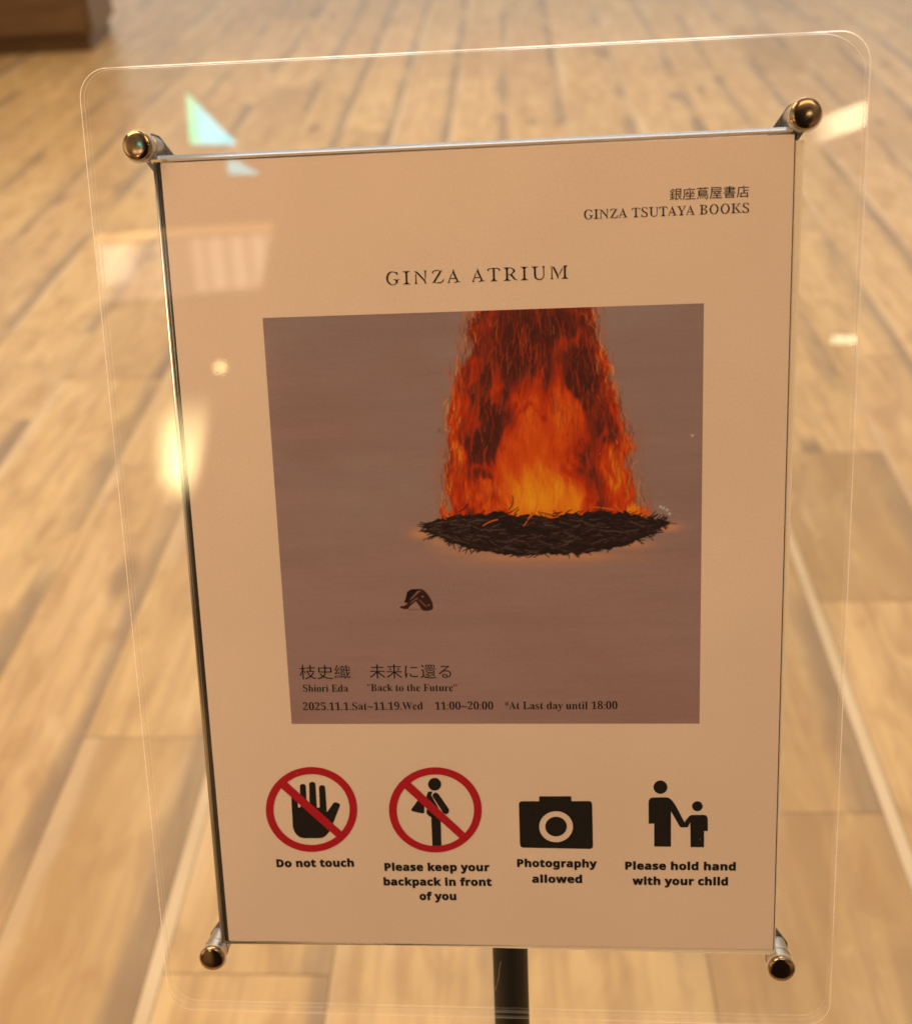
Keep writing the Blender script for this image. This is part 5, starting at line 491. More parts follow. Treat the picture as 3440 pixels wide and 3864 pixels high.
'cap3a': '1316 -16094 -2 468 165 1 55 -5 47 -13 37 -23 27 -31 15 -38 5 -43 -2 -28 -6 -26 -10 -26 -16 -23 -21 -21 -26 -17 -32 -13 -38 -7 -62 -3 0 -152;1452 -15827 31 2 17 4 12 6 8 8 5 10 2 14 -6 24 -16 13 -34 6 -20 0;1719 -16093 -1 496 135 0 1 -129 -4 -56 2 15 -29 0 6 9 17 15 20 11 21 7 22 5 23 1 39 -3 35 -11 30 -19 23 -28 13 -36 4 -41 1 -235 -136 0 0 210 -6 32 -10 14 -20 5 -17 -2 -12 -6 -9 -10 -7 -16 -4 -24 -2 -30 1 -173;2314 -16097 -34 3 -32 7 -29 12 -27 18 -22 22 -18 26 -14 31 -8 34 -2 37 5 54 16 47 28 39 38 28 47 16 52 6 35 -3 31 -7 30 -12 26 -18 22 -21 19 -26 13 -31 8 -33 3 -38 -6 -54 -16 -47 -28 -39 -39 -28 -45 -17;2315 -15984 16 2 11 5 8 9 7 14 5 21 1 27 -1 27 -5 20 -7 14 -8 8 -12 5 -16 2 -17 -2 -11 -5 -8 -8 -7 -14 -4 -21 -2 -27 2 -26 4 -21 7 -14 9 -9 11 -5;2692 -16095 -22 1 -21 3 -20 7 -18 10 -17 14 -13 17 -9 22 -6 25 -2 28 0 138 -45 0 0 69 55 33 29 75 96 1 0 -70 96 0 0 -107 -96 -1 1 -136 1 -7 3 -6 8 -4 8 0 25 2 54 15 0 -108 -25 -9 -29 -7;3010 -16094 -34 2 -32 7 -30 13 -26 17 -22 22 -19 26 -13 31 -8 34 -3 38 6 54 16 47 28 38 38 28 46 17 53 5 34 -2 32 -8 30 -12 26 -17 22 -22 18 -26 14 -30 8 -34 2 -38 -5 -54 -16 -47 -29 -39 -38 -28 -46 -17;3010 -15982 17 2 11 6 8 8 7 14 4 21 2 27 -2 27 -4 21 -7 13 -9 8 -11 6 -17 2 -16 -3 -11 -5 -8 -8 -7 -14 -5 -20 -1 -27 1 -27 5 -21 7 -14 9 -9 11 -5;3400 -16231 -71 4 -43 9 -35 12 -1 114 70 -23 42 -7 41 -3 31 7 15 15 6 34 2 41 -1 -16 31 0 -7 -9 -17 -15 -19 -11 -20 -8 -22 -5 -23 -1 -43 5 -38 18 -30 29 -22 39 -13 45 -4 53 4 53 13 45 22 39 30 30 39 18 44 6 45 -6 40 -19 23 -23 -25 0 8 42 118 0 1 -349 -5 -47 -17 -41 -28 -33 -38 -24 -48 -13;3414 -15982 15 2 12 4 8 6 6 11 4 18 2 36 -2 30 -4 21 -7 13 -9 8 -11 4 -15 2 -25 -8 -15 -22 -6 -48 6 -47 16 -23;3665 -16086 -2 367 109 1 14 -55 -24 0 22 24 19 15 22 12 24 8 25 2 26 -1 29 -5 -10 -126 -39 8 -20 -1 -13 -2 -22 -8 -16 -14 -5 -10 -3 -12 -1 -17 0 -186;4071 -16091 -33 4 -30 9 -27 18 -21 24 -12 32 -4 37 5 37 16 32 26 25 35 16 42 10 48 5 40 1 0 -6 -1 12 -3 7 -9 8 -8 2 -26 0 -14 -2 -29 -8 -49 -19 -49 96 39 18 22 8 48 11 25 3 26 1 45 -4 40 -10 33 -19 25 -27 15 -35 5 -40 1 -239 -101 0 -18 44 21 0 -27 -25 -19 -11 -22 -8 -26 -5;4106 -15985 15 2 12 4 10 6 7 9 4 10 2 20 -38 -2 -17 -5 -9 -5 -8 -12 -2 -10 1 -7 2 -3 6 -5;4364 -16228 -2 512 113 0 13 -42 -22 0 20 19 17 12 20 10 24 5 27 2 42 -5 37 -17 31 -28 23 -37 13 -47 4 -54 -4 -55 -13 -47 -24 -38 -31 -28 -37 -18 -42 -5 -27 1 -23 6 -20 8 -16 11 -18 15 29 1 2 -180;4545 -15976 13 2 9 5 7 9 7 15 4 21 2 26 -7 47 -14 22 -24 7 -14 -2 -10 -4 -7 -7 -6 -11 -5 -19 -1 -33 1 -27 4 -21 7 -14 7 -9 11 -5;4778 -16082 -2 495 136 1 0 -130 -3 -55 2 15 -30 0 7 8 17 15 20 11 20 8 22 4 24 2 38 -4 35 -10 30 -19 23 -28 13 -36 5 -42 1 -234 -136 -1 -1 210 -5 33 -11 14 -19 4 -18 -2 -12 -6 -8 -9 -7 -17 -5 -23 -1 -30 1 -174;5250 -16225 -31 2 -39 7 0 111 57 -7 14 1 10 4 9 6 8 10 6 11 9 21 -146 345 149 1 73 -207 8 -41 -1 7 -36 0 12 43 67 198 146 1 -154 -398 -16 -33 -21 -29 -27 -23 -30 -16 -33 -10',
'cap3b': '2229 -17026 -35 3 -32 10 -29 17 -22 25 -13 32 -4 37 5 38 16 32 28 25 37 16 44 11 52 5 41 1 0 -6 -1 12 -3 7 -9 8 -9 2 -27 0 -15 -2 -30 -8 -52 -20 -53 97 42 18 23 8 50 11 27 3 27 1 48 -3 43 -10 35 -19 27 -27 15 -35 5 -40 2 -241 -107 -1 -19 45 23 0 -29 -25 -20 -12 -23 -8 -27 -5;2265 -16919 16 2 12 4 11 7 8 8 4 11 2 20 -41 -3 -17 -4 -9 -6 -6 -5 -3 -7 -2 -10 1 -7 2 -3 6 -5;2538 -17018 -3 500 143 1 4 -499;2760 -17016 -4 499 144 1 4 -499;3157 -17019 -36 2 -34 7 -31 13 -28 17 -24 22 -20 27 -14 30 -8 35 -3 37 5 55 17 47 30 39 40 28 49 17 55 6 37 -2 34 -7 31 -13 28 -17 23 -22 20 -26 14 -30 9 -34 3 -38 -6 -55 -17 -47 -30 -39 -40 -29 -49 -17;3157 -16906 17 3 12 5 8 9 8 14 5 21 1 27 -2 27 -5 21 -7 13 -9 9 -12 5 -18 2 -17 -2 -12 -6 -8 -8 -8 -14 -4 -21 -2 -27 2 -27 5 -21 8 -14 8 -8 12 -6;3474 -17011 -118 370 145 1 51 -172 17 -91 -2 9 -38 0 -1 -12 15 88 49 178 143 1 50 -180 10 -47 5 -37 -1 11 -38 0 -2 -10 17 91 49 173 144 1 -114 -371 -142 -1 -69 269 2 -9 34 0 2 9 -67 -270;4183 -17011 -37 2 -36 6 -32 11 -30 17 -25 21 -21 26 -15 30 -9 35 -3 39 2 39 7 35 14 31 18 27 23 22 27 18 31 12 33 8 37 2 51 -4 45 -14 38 -25 29 -34 16 -42 6 -48 1 -65 -230 -2 -1 2 7 -15 9 -11 13 -8 16 -6 21 -2 40 3 18 4 35 10 51 21 1 -114 -32 -13 -42 -12 -48 -6;4125 -16763 87 1 1 -6 -5 12 -6 10 -8 6 -11 4 -15 2 -13 -2 -10 -4 -8 -6 -7 -8 -6 -13;4545 -17009 -44 5 -39 17 -33 28 -24 38 -14 47 -5 54 4 56 13 47 25 38 33 29 39 18 45 5 28 -1 26 -6 22 -9 19 -11 21 -20 -35 0 4 -17 -7 48 -1 140 144 1 3 -499 -113 -1 -19 43 22 0 -20 -20 -18 -12 -22 -10 -25 -6;4580 -16896 18 2 12 5 8 7 7 12 4 18 2 33 -2 28 -4 21 -7 14 -9 8 -12 6 -20 1 -13 -1 -10 -6 -9 -9 -8 -15 -5 -21 -2 -27 2 -26 6 -20 8 -14 9 -9 10 -5',
'cap4a': '7045 -16180 -1 472 171 1 58 -5 49 -13 38 -23 27 -32 17 -38 5 -44 -2 -28 -7 -26 -10 -26 -17 -24 -22 -21 -27 -17 -33 -12 -39 -8 -65 -2 0 -154;7187 -15910 32 1 18 4 13 6 8 8 5 10 2 14 -6 25 -16 13 -36 6 -20 0;7465 -16179 -2 500 141 0 1 -500;7864 -16184 -37 2 -34 6 -32 12 -29 16 -25 22 -20 26 -15 31 -9 34 -3 39 3 39 7 36 14 31 18 27 22 22 27 17 30 13 33 7 36 2 50 -4 44 -15 37 -25 28 -34 16 -43 6 -47 0 -66 -225 0 -1 2 6 -15 10 -12 12 -8 15 -6 22 -1 38 2 18 4 35 10 50 21 0 -114 -31 -14 -41 -11 -47 -6;7808 -15935 85 0 1 -6 -4 13 -6 9 -8 7 -10 4 -16 2 -12 -2 -10 -4 -8 -6 -7 -8 -6 -13;8193 -16184 -34 4 -31 10 -28 17 -22 25 -13 32 -3 37 4 38 17 32 27 25 36 16 44 10 50 5 41 1 0 -6 -1 12 -3 7 -9 8 -8 3 -27 0 -15 -2 -30 -8 -50 -20 -51 97 40 18 23 8 50 11 25 3 27 1 48 -4 41 -10 35 -19 26 -28 15 -35 5 -40 0 -241 -105 0 -18 44 22 0 -28 -25 -20 -11 -23 -8 -26 -5;8229 -16077 16 2 12 4 10 6 8 9 5 10 2 21 -40 -3 -17 -4 -10 -5 -5 -6 -4 -7 -1 -9 1 -8 2 -3 6 -5;8615 -16183 -25 1 -43 4 -38 9 -33 12 0 119 69 -25 40 -10 17 -2 30 0 10 1 6 4 1 3 -3 4 -12 7 -71 30 -36 19 -16 11 -13 13 -10 15 -7 17 -5 18 -1 21 5 34 16 29 27 23 33 15 38 8 42 3 24 0 45 -6 44 -13 41 -16 -46 -102 -52 19 -29 8 -27 3 -17 -2 -4 -2 0 2 15 -9 84 -35 33 -19 14 -13 12 -15 8 -17 5 -20 2 -22 -5 -36 -15 -31 -26 -26 -35 -17 -43 -10;9021 -16182 -37 2 -34 7 -33 11 -28 17 -25 21 -20 26 -15 31 -9 35 -3 39 3 39 7 35 13 31 19 27 22 22 27 18 30 12 33 7 36 3 50 -5 44 -14 37 -25 28 -35 16 -42 6 -48 0 -65 -226 0 0 1 6 -15 10 -11 12 -9 15 -5 21 -2 39 3 18 3 35 11 50 20 0 -114 -32 -13 -40 -12 -47 -5;8965 -15933 85 1 1 -6 -4 12 -7 10 -7 6 -11 4 -15 2 -12 -2 -10 -3 -8 -6 -7 -9 -6 -13;9442 -16175 -1 500 141 0 0 -130 -4 -56 2 15 -30 0 7 8 18 15 20 12 21 7 23 5 25 1 40 -3 36 -11 31 -19 24 -29 13 -36 5 -42 0 -236 -140 -1 -1 212 -5 33 -11 14 -21 5 -18 -2 -12 -6 -9 -10 -7 -16 -5 -24 -1 -30 0 -176;10060 -16180 -36 3 -33 7 -30 13 -28 17 -23 22 -19 27 -14 31 -8 34 -3 38 6 55 17 47 29 39 40 28 48 17 54 5 36 -2 33 -8 31 -12 27 -18 23 -22 19 -26 14 -30 8 -35 3 -38 -6 -54 -17 -48 -29 -39 -40 -28 -48 -17;10060 -16066 17 2 12 5 8 9 8 14 4 21 2 27 -2 28 -4 20 -8 14 -8 8 -12 6 -17 2 -17 -2 -12 -6 -8 -8 -8 -14 -4 -21 -2 -27 2 -27 5 -21 7 -14 9 -9 11 -5;10309 -16173 -1 500 141 0 1 -500;10661 -16178 -43 5 -39 17 -32 28 -24 38 -13 47 -5 55 5 55 13 48 24 38 33 29 39 17 43 5 28 -1 25 -6 22 -9 18 -12 21 -20 -34 0 3 -16 -6 48 0 140 141 0 1 -500 -111 0 -19 43 22 0 -20 -20 -18 -12 -22 -10 -24 -5;10695 -16066 18 3 12 4 8 7 7 12 4 19 2 32 -2 28 -4 21 -7 15 -8 8 -12 5 -19 2 -13 -2 -10 -5 -9 -9 -8 -15 -5 -21 -2 -27 2 -26 5 -21 8 -14 9 -8 10 -5;11157 -16171 -1 500 141 0 0 -130 -3 -56 2 15 -31 0 7 8 18 15 20 11 22 8 23 5 24 1 40 -4 36 -10 31 -20 24 -28 14 -36 4 -42 1 -237 -141 0 -1 212 -5 33 -11 14 -20 5 -18 -2 -13 -6 -9 -10 -7 -17 -5 -23 -1 -31 0 -175;11711 -16176 -34 3 -31 10 -28 18 -22 25 -12 32 -4 37 5 37 16 33 27 24 36 17 44 10 51 5 40 1 1 -6 -1 12 -4 7 -9 8 -8 2 -27 0 -14 -2 -30 -8 -51 -19 -51 97 41 18 22 8 50 11 26 3 26 1 48 -4 41 -10 35 -19 26 -28 15 -35 5 -40 0 -242 -104 0 -19 45 22 0 -28 -25 -20 -12 -23 -8 -26 -5;11748 -16069 15 1 12 4 11 7 7 8 5 11 2 20 -40 -2 -17 -5 -10 -5 -5 -6 -3 -7 -2 -9 1 -7 2 -4 6 -4;12015 -16169 -1 370 113 1 13 -43 -22 0 7 9 19 15 22 12 23 7 24 4 25 2 40 -4 35 -11 31 -19 24 -28 13 -36 5 -42 0 -237 -141 0 -1 232 -4 14 -5 8 -5 5 -8 3 -12 2 -20 -3 -13 -6 -8 -9 -7 -17 -5 -23 -2 -31 1 -175;12595 -16174 -43 5 -39 17 -32 28 -24 39 -13 46 -5 55 5 56 13 47 24 38 33 29 39 17 43 6 28 -2 25 -6 22 -9 18 -12 21 -19 -34 0 3 -17 -6 48 0 140 141 0 1 -500 -111 0 -19 43 22 0 -20 -20 -18 -12 -22 -10 -24 -5;12629 -16061 18 2 12 5 8 7 7 11 4 19 2 33 -2 27 -4 21 -7 15 -8 8 -12 5 -19 2 -13 -1 -10 -6 -9 -9 -8 -15 -5 -21 -2 -27 2 -26 5 -21 8 -13 9 -9 10 -5',
'cap4b': '7532 -17067 -112 373 138 0 48 -173 16 -92 -1 10 -36 0 -1 -13 14 89 46 180 137 1 48 -182 9 -48 5 -37 -1 11 -37 0 -1 -10 16 92 47 174 137 1 -109 -374 -136 -1 -65 271 2 -8 32 0 2 9 -64 -272;8098 -16691 -18 2 -16 4 -16 8 -13 13 -8 18 -2 20 2 20 7 19 14 13 16 8 16 4 17 1 17 -1 16 -4 16 -7 14 -14 8 -18 2 -20 -2 -20 -8 -18 -13 -14 -16 -8 -16 -4;8031 -17064 -2 373 137 1 2 -373;8382 -17068 -23 1 -21 3 -20 7 -19 10 -16 14 -14 18 -10 22 -5 26 -2 28 -1 140 -45 0 0 70 55 33 30 77 96 0 0 -70 97 0 0 -109 -96 0 1 -139 1 -7 3 -6 8 -4 8 -1 25 3 55 15 1 -109 -26 -10 -29 -7 -35 -5;8535 -17062 -3 504 137 1 1 -132 -3 -56 1 15 -29 0 7 8 17 16 19 11 21 8 23 4 23 2 39 -4 35 -10 31 -20 23 -28 13 -37 5 -42 1 -238 -137 0 -1 213 -5 33 -11 14 -20 5 -17 -3 -12 -5 -9 -10 -7 -17 -4 -24 -2 -30 1 -177;9206 -17204 -31 2 -39 6 -1 114 58 -8 14 2 10 4 9 6 8 9 7 12 8 22 -148 350 150 1 75 -211 8 -42 -1 9 -36 -1 11 44 68 201 147 1 -155 -404 -16 -34 -21 -29 -27 -23 -30 -17 -33 -10;9708 -17061 -35 2 -32 7 -30 13 -26 17 -23 23 -18 27 -14 30 -8 35 -3 38 5 55 17 48 28 39 39 28 46 17 53 6 35 -2 32 -8 30 -12 26 -18 23 -22 18 -26 14 -31 8 -34 3 -38 -6 -55 -16 -48 -28 -39 -39 -29 -46 -18;9708 -16947 16 2 12 6 8 8 7 15 5 21 1 27 -2 27 -4 21 -8 14 -8 9 -11 5 -17 2 -17 -2 -11 -6 -8 -8 -7 -14 -5 -21 -1 -27 2 -28 4 -21 8 -14 8 -9 11 -5;10092 -17059 -39 3 -34 11 -31 19 -23 29 -13 36 -4 42 -1 238 136 1 3 -233 3 -14 5 -9 6 -5 7 -3 12 -2 19 3 12 6 9 10 7 17 4 23 1 31 0 176 136 1 2 -373 -109 -1 -13 43 22 0 -8 -9 -18 -15 -21 -12 -23 -7 -23 -5;10384 -17052 -2 374 110 0 14 -56 -24 0 22 25 19 15 22 13 24 7 26 3 25 -1 30 -5 -9 -128 -40 8 -21 -1 -13 -2 -22 -9 -16 -14 -5 -10 -3 -12 -1 -17 1 -189;11044 -17054 -51 5 -45 15 -38 26 -27 38 -16 48 -5 57 2 41 8 37 13 32 19 26 23 22 27 17 30 12 32 7 35 2 47 -3 38 -9 50 -19 -42 -108 -47 17 -24 6 -19 2 -29 -9 -17 -23 -7 -49 2 -26 5 -20 8 -14 9 -8 12 -5 17 -2 31 3 13 3 27 12 46 27 0 -126 -26 -15 -35 -12 -41 -6;11227 -17047 -3 503 137 1 1 -131 -4 -57 2 15 -30 0 7 9 17 15 20 11 21 8 22 5 24 1 39 -3 35 -11 31 -19 23 -29 13 -36 4 -42 2 -238 -137 -1 -1 213 -6 33 -10 14 -20 5 -17 -2 -13 -6 -8 -10 -7 -17 -5 -23 -1 -31 1 -176;11727 -16671 -17 1 -16 4 -16 8 -14 13 -8 18 -2 20 2 21 8 18 13 13 16 8 16 4 17 2 17 -1 16 -5 16 -7 14 -13 8 -18 2 -21 -2 -20 -7 -18 -14 -13 -16 -8 -16 -5;11660 -17045 -2 373 137 1 2 -373;11872 -17044 -3 504 137 0 3 -503;12213 -17048 -41 5 -38 17 -31 29 -24 38 -13 47 -5 55 4 56 14 48 23 38 31 29 38 18 43 5 27 -1 24 -6 21 -9 18 -12 20 -20 -33 0 3 -16 -6 48 -1 141 137 1 3 -504 -108 0 -18 43 21 0 -19 -20 -18 -12 -21 -10 -24 -6;12246 -16934 18 2 12 5 7 7 7 12 4 18 1 33 -1 28 -5 21 -6 15 -8 8 -12 6 -19 2 -12 -2 -10 -6 -9 -9 -7 -15 -5 -21 -2 -27 2 -27 5 -20 8 -14 9 -9 10 -5',
'hand': '-10722 -11979 7 53 17 43 27 34 39 24 49 15 95 17 49 3 37 -10 26 -25 14 -37 3 -51 -37 -719 2 -26 7 -20 13 -15 18 -8 25 -3 7 0 25 3 19 9 15 14 9 21 3 26 45 1136 8 58 20 45 31 32 43 20 55 6 22 1 54 -7 42 -19 29 -32 17 -44 5 -58 -31 -1144 2 -23 7 -18 12 -13 16 -8 22 -2 38 0 22 3 17 8 13 13 8 18 3 23 56 1256 9 61 21 47 33 34 46 20 57 7 22 0 57 -6 44 -20 31 -34 19 -47 6 -60 -11 -1263 3 -27 8 -20 13 -14 19 -9 25 -3 22 1 25 3 19 8 14 15 9 20 4 27 30 1078 8 58 19 45 31 32 43 19 54 7 30 0 54 -6 42 -19 30 -32 18 -44 6 -58 1 -1377 1 -16 3 -9 6 -1 8 5 10 13 333 472 35 42 39 27 42 15 45 1 48 -12 75 -28 47 -24 32 -33 15 -41 -1 -48 -18 -56 -314 -742 -38 -91 -40 -90 -40 -91 -40 -90 -41 -90 -60 -131 -42 -84 -48 -80 -54 -76 -59 -71 -65 -67 -7 -7 -70 -58 -74 -46 -78 -32 -82 -20 -85 -8 -806 -7 -104 8 -95 26 -86 43 -77 61 -69 79 -7 9 -57 90 -45 96 -31 102 -18 107 -5 113',
'ring1o': '-7172 -12796 -14 -162 -25 -162 -36 -161 -45 -158 -56 -157 -66 -153 -76 -149 -85 -145 -94 -140 -103 -134 -111 -127 -118 -121 -126 -114 -133 -105 -139 -98 -145 -88 -149 -79 -154 -70 -158 -60 -160 -49 -163 -39 -164 -29 -165 -18 -165 -7 -165 4 -163 14 -161 25 -159 36 -154 47 -151 57 -146 66 -141 77 -134 86 -128 95 -120 104 -113 112 -105 119 -95 127 -87 133 -77 139 -68 144 -57 150 -47 153 -37 157 -25 159 -15 161 -5 163 7 163 17 163 28 163 39 160 49 159 59 156 69 152 78 148 88 143 96 137 105 132 112 125 120 118 127 111 133 102 139 94 144 86 149 76 153 66 156 57 158 47 161 37 161 27 163 16 162 5 161 -4 160 -16 158 -25 156 -36 152 -46 147 -55 144 -66 138 -75 132 -84 126 -92 119 -101 111 -109 104 -117 95 -123 87 -130 77 -136 69 -142 58 -146 49 -150 38 -154 28 -157 18 -160 7 -161',
'ring1i': '-7582 -12803 -12 -135 -21 -135 -30 -134 -38 -133 -47 -130 -55 -127 -63 -125 -71 -120 -79 -117 -86 -111 -92 -107 -99 -100 -105 -95 -111 -88 -116 -80 -120 -74 -125 -66 -128 -58 -131 -49 -134 -41 -135 -33 -137 -24 -137 -14 -138 -6 -137 3 -135 12 -134 21 -132 30 -129 39 -126 47 -121 56 -117 63 -112 72 -106 79 -100 86 -94 93 -87 100 -80 105 -72 111 -65 116 -56 120 -48 124 -39 128 -31 130 -21 133 -13 134 -4 136 6 136 14 136 23 135 32 134 41 132 48 130 58 127 65 124 73 119 80 115 87 110 94 105 99 98 106 93 111 85 116 79 120 71 124 64 127 56 130 47 132 40 134 30 135 23 136 13 135 5 135 -4 134 -12 132 -22 129 -29 127 -39 123 -46 120 -55 115 -62 110 -71 105 -77 99 -85 93 -91 87 -97 79 -103 73 -109 64 -113 57 -118 49 -123 40 -125 32 -129 23 -131 15 -133 5 -134',
'ring2o': '-482 -12776 -11 -160 -21 -161 -31 -159 -42 -158 -52 -155 -62 -152 -71 -149 -81 -143 -91 -139 -99 -133 -107 -127 -115 -120 -123 -113 -130 -105 -135 -96 -142 -88 -147 -79 -151 -69 -156 -59 -158 -50 -161 -39 -163 -28 -164 -18 -164 -7 -164 4 -163 14 -161 25 -158 36 -155 46 -152 56 -147 67 -141 76 -136 85 -129 95 -123 102 -115 112 -107 118 -98 126 -90 132 -80 138 -70 144 -61 148 -50 152 -41 156 -29 158 -19 160 -8 162 3 162 13 162 24 161 34 160 45 157 55 155 65 151 74 147 84 142 93 137 101 131 109 124 116 117 124 110 130 102 136 93 141 85 147 76 150 66 154 56 156 47 159 37 160 26 162 16 161 6 161 -5 159 -15 158 -25 156 -36 152 -46 148 -55 144 -65 140 -74 133 -84 128 -92 120 -100 114 -108 106 -116 98 -123 89 -129 81 -135 71 -140 62 -146 52 -149 42 -153 31 -156 21 -158 11 -160',
'ring2i': '-896 -12794 -8 -135 -18 -135 -26 -133 -35 -132 -44 -130 -52 -128 -60 -124 -67 -120 -76 -116 -82 -112 -90 -106 -96 -100 -102 -94 -108 -88 -114 -81 -118 -73 -122 -66 -126 -57 -129 -50 -132 -41 -134 -33 -135 -23 -137 -15 -136 -6 -136 3 -136 12 -134 21 -131 30 -130 39 -125 47 -123 56 -117 63 -113 72 -108 79 -102 86 -95 92 -89 100 -82 105 -75 110 -66 116 -59 120 -51 124 -42 127 -33 130 -25 133 -16 134 -7 135 2 136 11 135 20 135 28 134 38 132 45 130 54 126 62 123 69 120 77 114 84 110 91 104 97 99 103 92 108 85 114 79 117 71 122 64 126 55 128 48 130 39 133 31 133 22 135 14 134 5 135 -4 133 -13 131 -21 130 -30 127 -38 124 -47 120 -54 116 -62 111 -70 107 -78 100 -84 95 -91 88 -97 82 -103 74 -108 67 -114 60 -118 51 -121 43 -126 35 -128 26 -131 18 -133 8 -134',
'slash1': '-11288 -11532 364 339 2873 -2939 -343 -297',
'slash2': '-4602 -11516 355 320 2862 -2959 -322 -294',
'walker': '-2589 -11316 -4 -36 -6 -35 -10 -35 -12 -34 -16 -32 -19 -31 -21 -29 -24 -26 -26 -25 -29 -21 -29 -19 -32 -15 -32 -12 -34 -9 -34 -6 -34 -2 -34 2 -33 5 -33 9 -32 11 -30 16 -28 18 -27 21 -24 24 -22 27 -19 28 -16 31 -14 32 -10 34 -6 35 -4 35 0 36 3 36 6 35 10 35 13 34 16 32 19 31 21 29 24 26 26 24 29 22 29 18 32 16 32 12 34 9 34 5 34 2 33 -2 34 -5 32 -8 32 -12 30 -15 29 -19 26 -21 24 -24 22 -26 19 -29 16 -30 14 -33 10 -33 7 -35 3 -35;-3376 -12297 -19 73 -9 73 0 74 9 75 19 74 22 72 19 44 25 35 32 24 38 14 44 3 95 -2 10 -2 7 -4 4 -6 1 -8 -3 -11 -49 -140 -5 -18 -2 -18 1 -17 4 -17 7 -17 401 -800 6 -14 5 -14 5 -15 3 -16 2 -15 48 -522 -543 157 -152 123 -33 33 -26 36 -17 41 -10 45 -1 49 3 72 3 24 8 18 12 13 17 7 22 3 89 1 20 2 15 7 8 12 2 17 -5 22;-3198 -13195 502 -77 -18 -1617 -486 -4;-3060 -12056 -17 40 -6 39 5 38 16 36 28 35 22 23 27 23 28 16 29 8 31 0 32 -7 3 -1 32 -13 28 -17 26 -20 23 -25 20 -29 473 -783 23 -48 11 -48 1 -49 -11 -49 -23 -50 -18 -32 -23 -35 -27 -23 -31 -12 -33 -1 -37 10 -4 2 -37 17 -34 23 -30 26 -26 31 -23 36;-3896 -12273 27 31 28 18 30 5 31 -6 33 -19 144 -107 22 -20 16 -22 12 -24 7 -28 1 -31 -8 -425 -5 -45 -15 -33 -23 -20 -33 -8 -41 4 -486 110 -53 18 -32 28 -11 35 10 45 31 53',
'camera': '1497 -12476 8 74 23 58 38 42 53 25 68 9 882 5 6 261 1 8 3 7 4 5 6 3 8 1 1640 9 8 -1 6 -3 4 -5 3 -6 1 -9 3 -260 890 18 68 -6 53 -24 38 -40 23 -57 8 -74 19 -2349 -7 -75 -23 -58 -37 -41 -53 -25 -68 -7 -3483 37 -69 9 -54 26 -38 42 -23 59 -8 76;4318 -13626 -11 87 -20 85 -29 82 -36 79 -43 74 -51 70 -58 64 -63 59 -69 51 -74 44 -78 37 -82 29 -84 21 -86 12 -87 4 -87 -5 -87 -14 -85 -21 -82 -30 -80 -38 -76 -46 -71 -52 -66 -60 -60 -65 -53 -71 -47 -75 -39 -80 -31 -83 -23 -85 -14 -87 -6 -88 2 -88 11 -87 20 -85 28 -83 36 -79 43 -75 51 -71 58 -65 64 -59 69 -51 75 -45 78 -37 82 -29 85 -21 87 -12 87 -4 88 6 87 13 85 23 83 30 80 39 76 46 71 53 65 60 60 66 53 71 46 76 39 80 30 83 23 85 14 87 5 88;4001 -13708 -4 -56 -9 -55 -14 -54 -20 -52 -24 -51 -30 -48 -34 -45 -38 -42 -42 -38 -46 -33 -48 -30 -51 -24 -53 -19 -55 -14 -55 -9 -56 -3 -56 2 -55 8 -54 13 -53 18 -50 24 -47 28 -45 33 -41 37 -37 41 -32 45 -28 47 -23 51 -18 52 -12 54 -8 55 -1 56 4 55 9 56 14 54 20 52 25 51 30 48 34 44 38 42 42 38 46 33 48 29 51 24 53 19 54 14 56 8 55 4 56 -3 55 -7 54 -14 52 -18 50 -23 48 -28 44 -33 41 -37 36 -41 33 -44 28 -48 23 -50 18 -52 13 -53 7 -55',
'family': '9242 -11426 -2 -37 -5 -36 -8 -36 -12 -34 -14 -34 -18 -31 -21 -30 -23 -27 -26 -25 -28 -22 -30 -19 -32 -16 -33 -13 -34 -9 -34 -6 -35 -1 -35 1 -35 5 -34 9 -33 12 -31 16 -30 19 -29 21 -26 25 -23 27 -21 30 -18 31 -15 33 -12 35 -8 36 -6 36 -1 37 1 36 5 37 9 35 12 35 15 33 17 32 21 29 24 28 26 24 28 22 29 19 32 16 33 12 34 10 34 5 35 2 35 -2 34 -5 34 -9 33 -12 32 -15 30 -19 28 -22 26 -24 23 -27 21 -30 18 -31 15 -33 12 -35 9 -35 5 -36;11062 -12494 -1 -28 -3 -27 -7 -27 -8 -26 -11 -25 -14 -24 -15 -22 -18 -21 -19 -19 -21 -16 -23 -15 -24 -12 -25 -9 -26 -7 -26 -4 -26 -2 -27 1 -26 4 -26 7 -25 9 -24 12 -23 14 -21 16 -20 18 -18 21 -16 22 -14 24 -12 25 -9 26 -6 27 -5 27 -1 28 1 27 4 28 6 27 9 26 11 25 13 24 16 22 17 20 20 19 21 17 23 14 23 12 25 9 26 7 26 5 27 1 26 -1 26 -4 26 -7 25 -9 24 -11 23 -14 21 -17 20 -18 18 -21 16 -22 14 -23 12 -25 9 -26 6 -27 5 -27;8274 -12300 10 102 31 80 51 57 72 36 92 13 602 12 92 -7 84 -24 76 -42 69 -59 60 -77 105 -160 16 -25 16 -27 15 -26 14 -27 14 -27 430 -884 6 -9 5 -5 7 0 6 4 6 8 167 254 39 51 45 39 50 29 55 17 60 7 534 8 82 -9 64 -29 46 -50 28 -70 10 -90 8 -671 -193 -1 10 -929 -696 -7 -25 1428 -121 -252 -9 -15 -11 -12 -12 -8 -15 -5 -16 -2 -279 -2 -22 2 -19 6 -17 11 -15 15 -13 20 -455 865 9 -2037 -873 7 -1 1313 -288 -2'
}
def polys(*keys):
    out = []
    for key in keys:
        for s in GL[key].split(';'):
            a = np.array([int(x) for x in s.split()]).reshape(-1, 2)
            out.append(np.cumsum(a, 0) / 100.0)
    return out

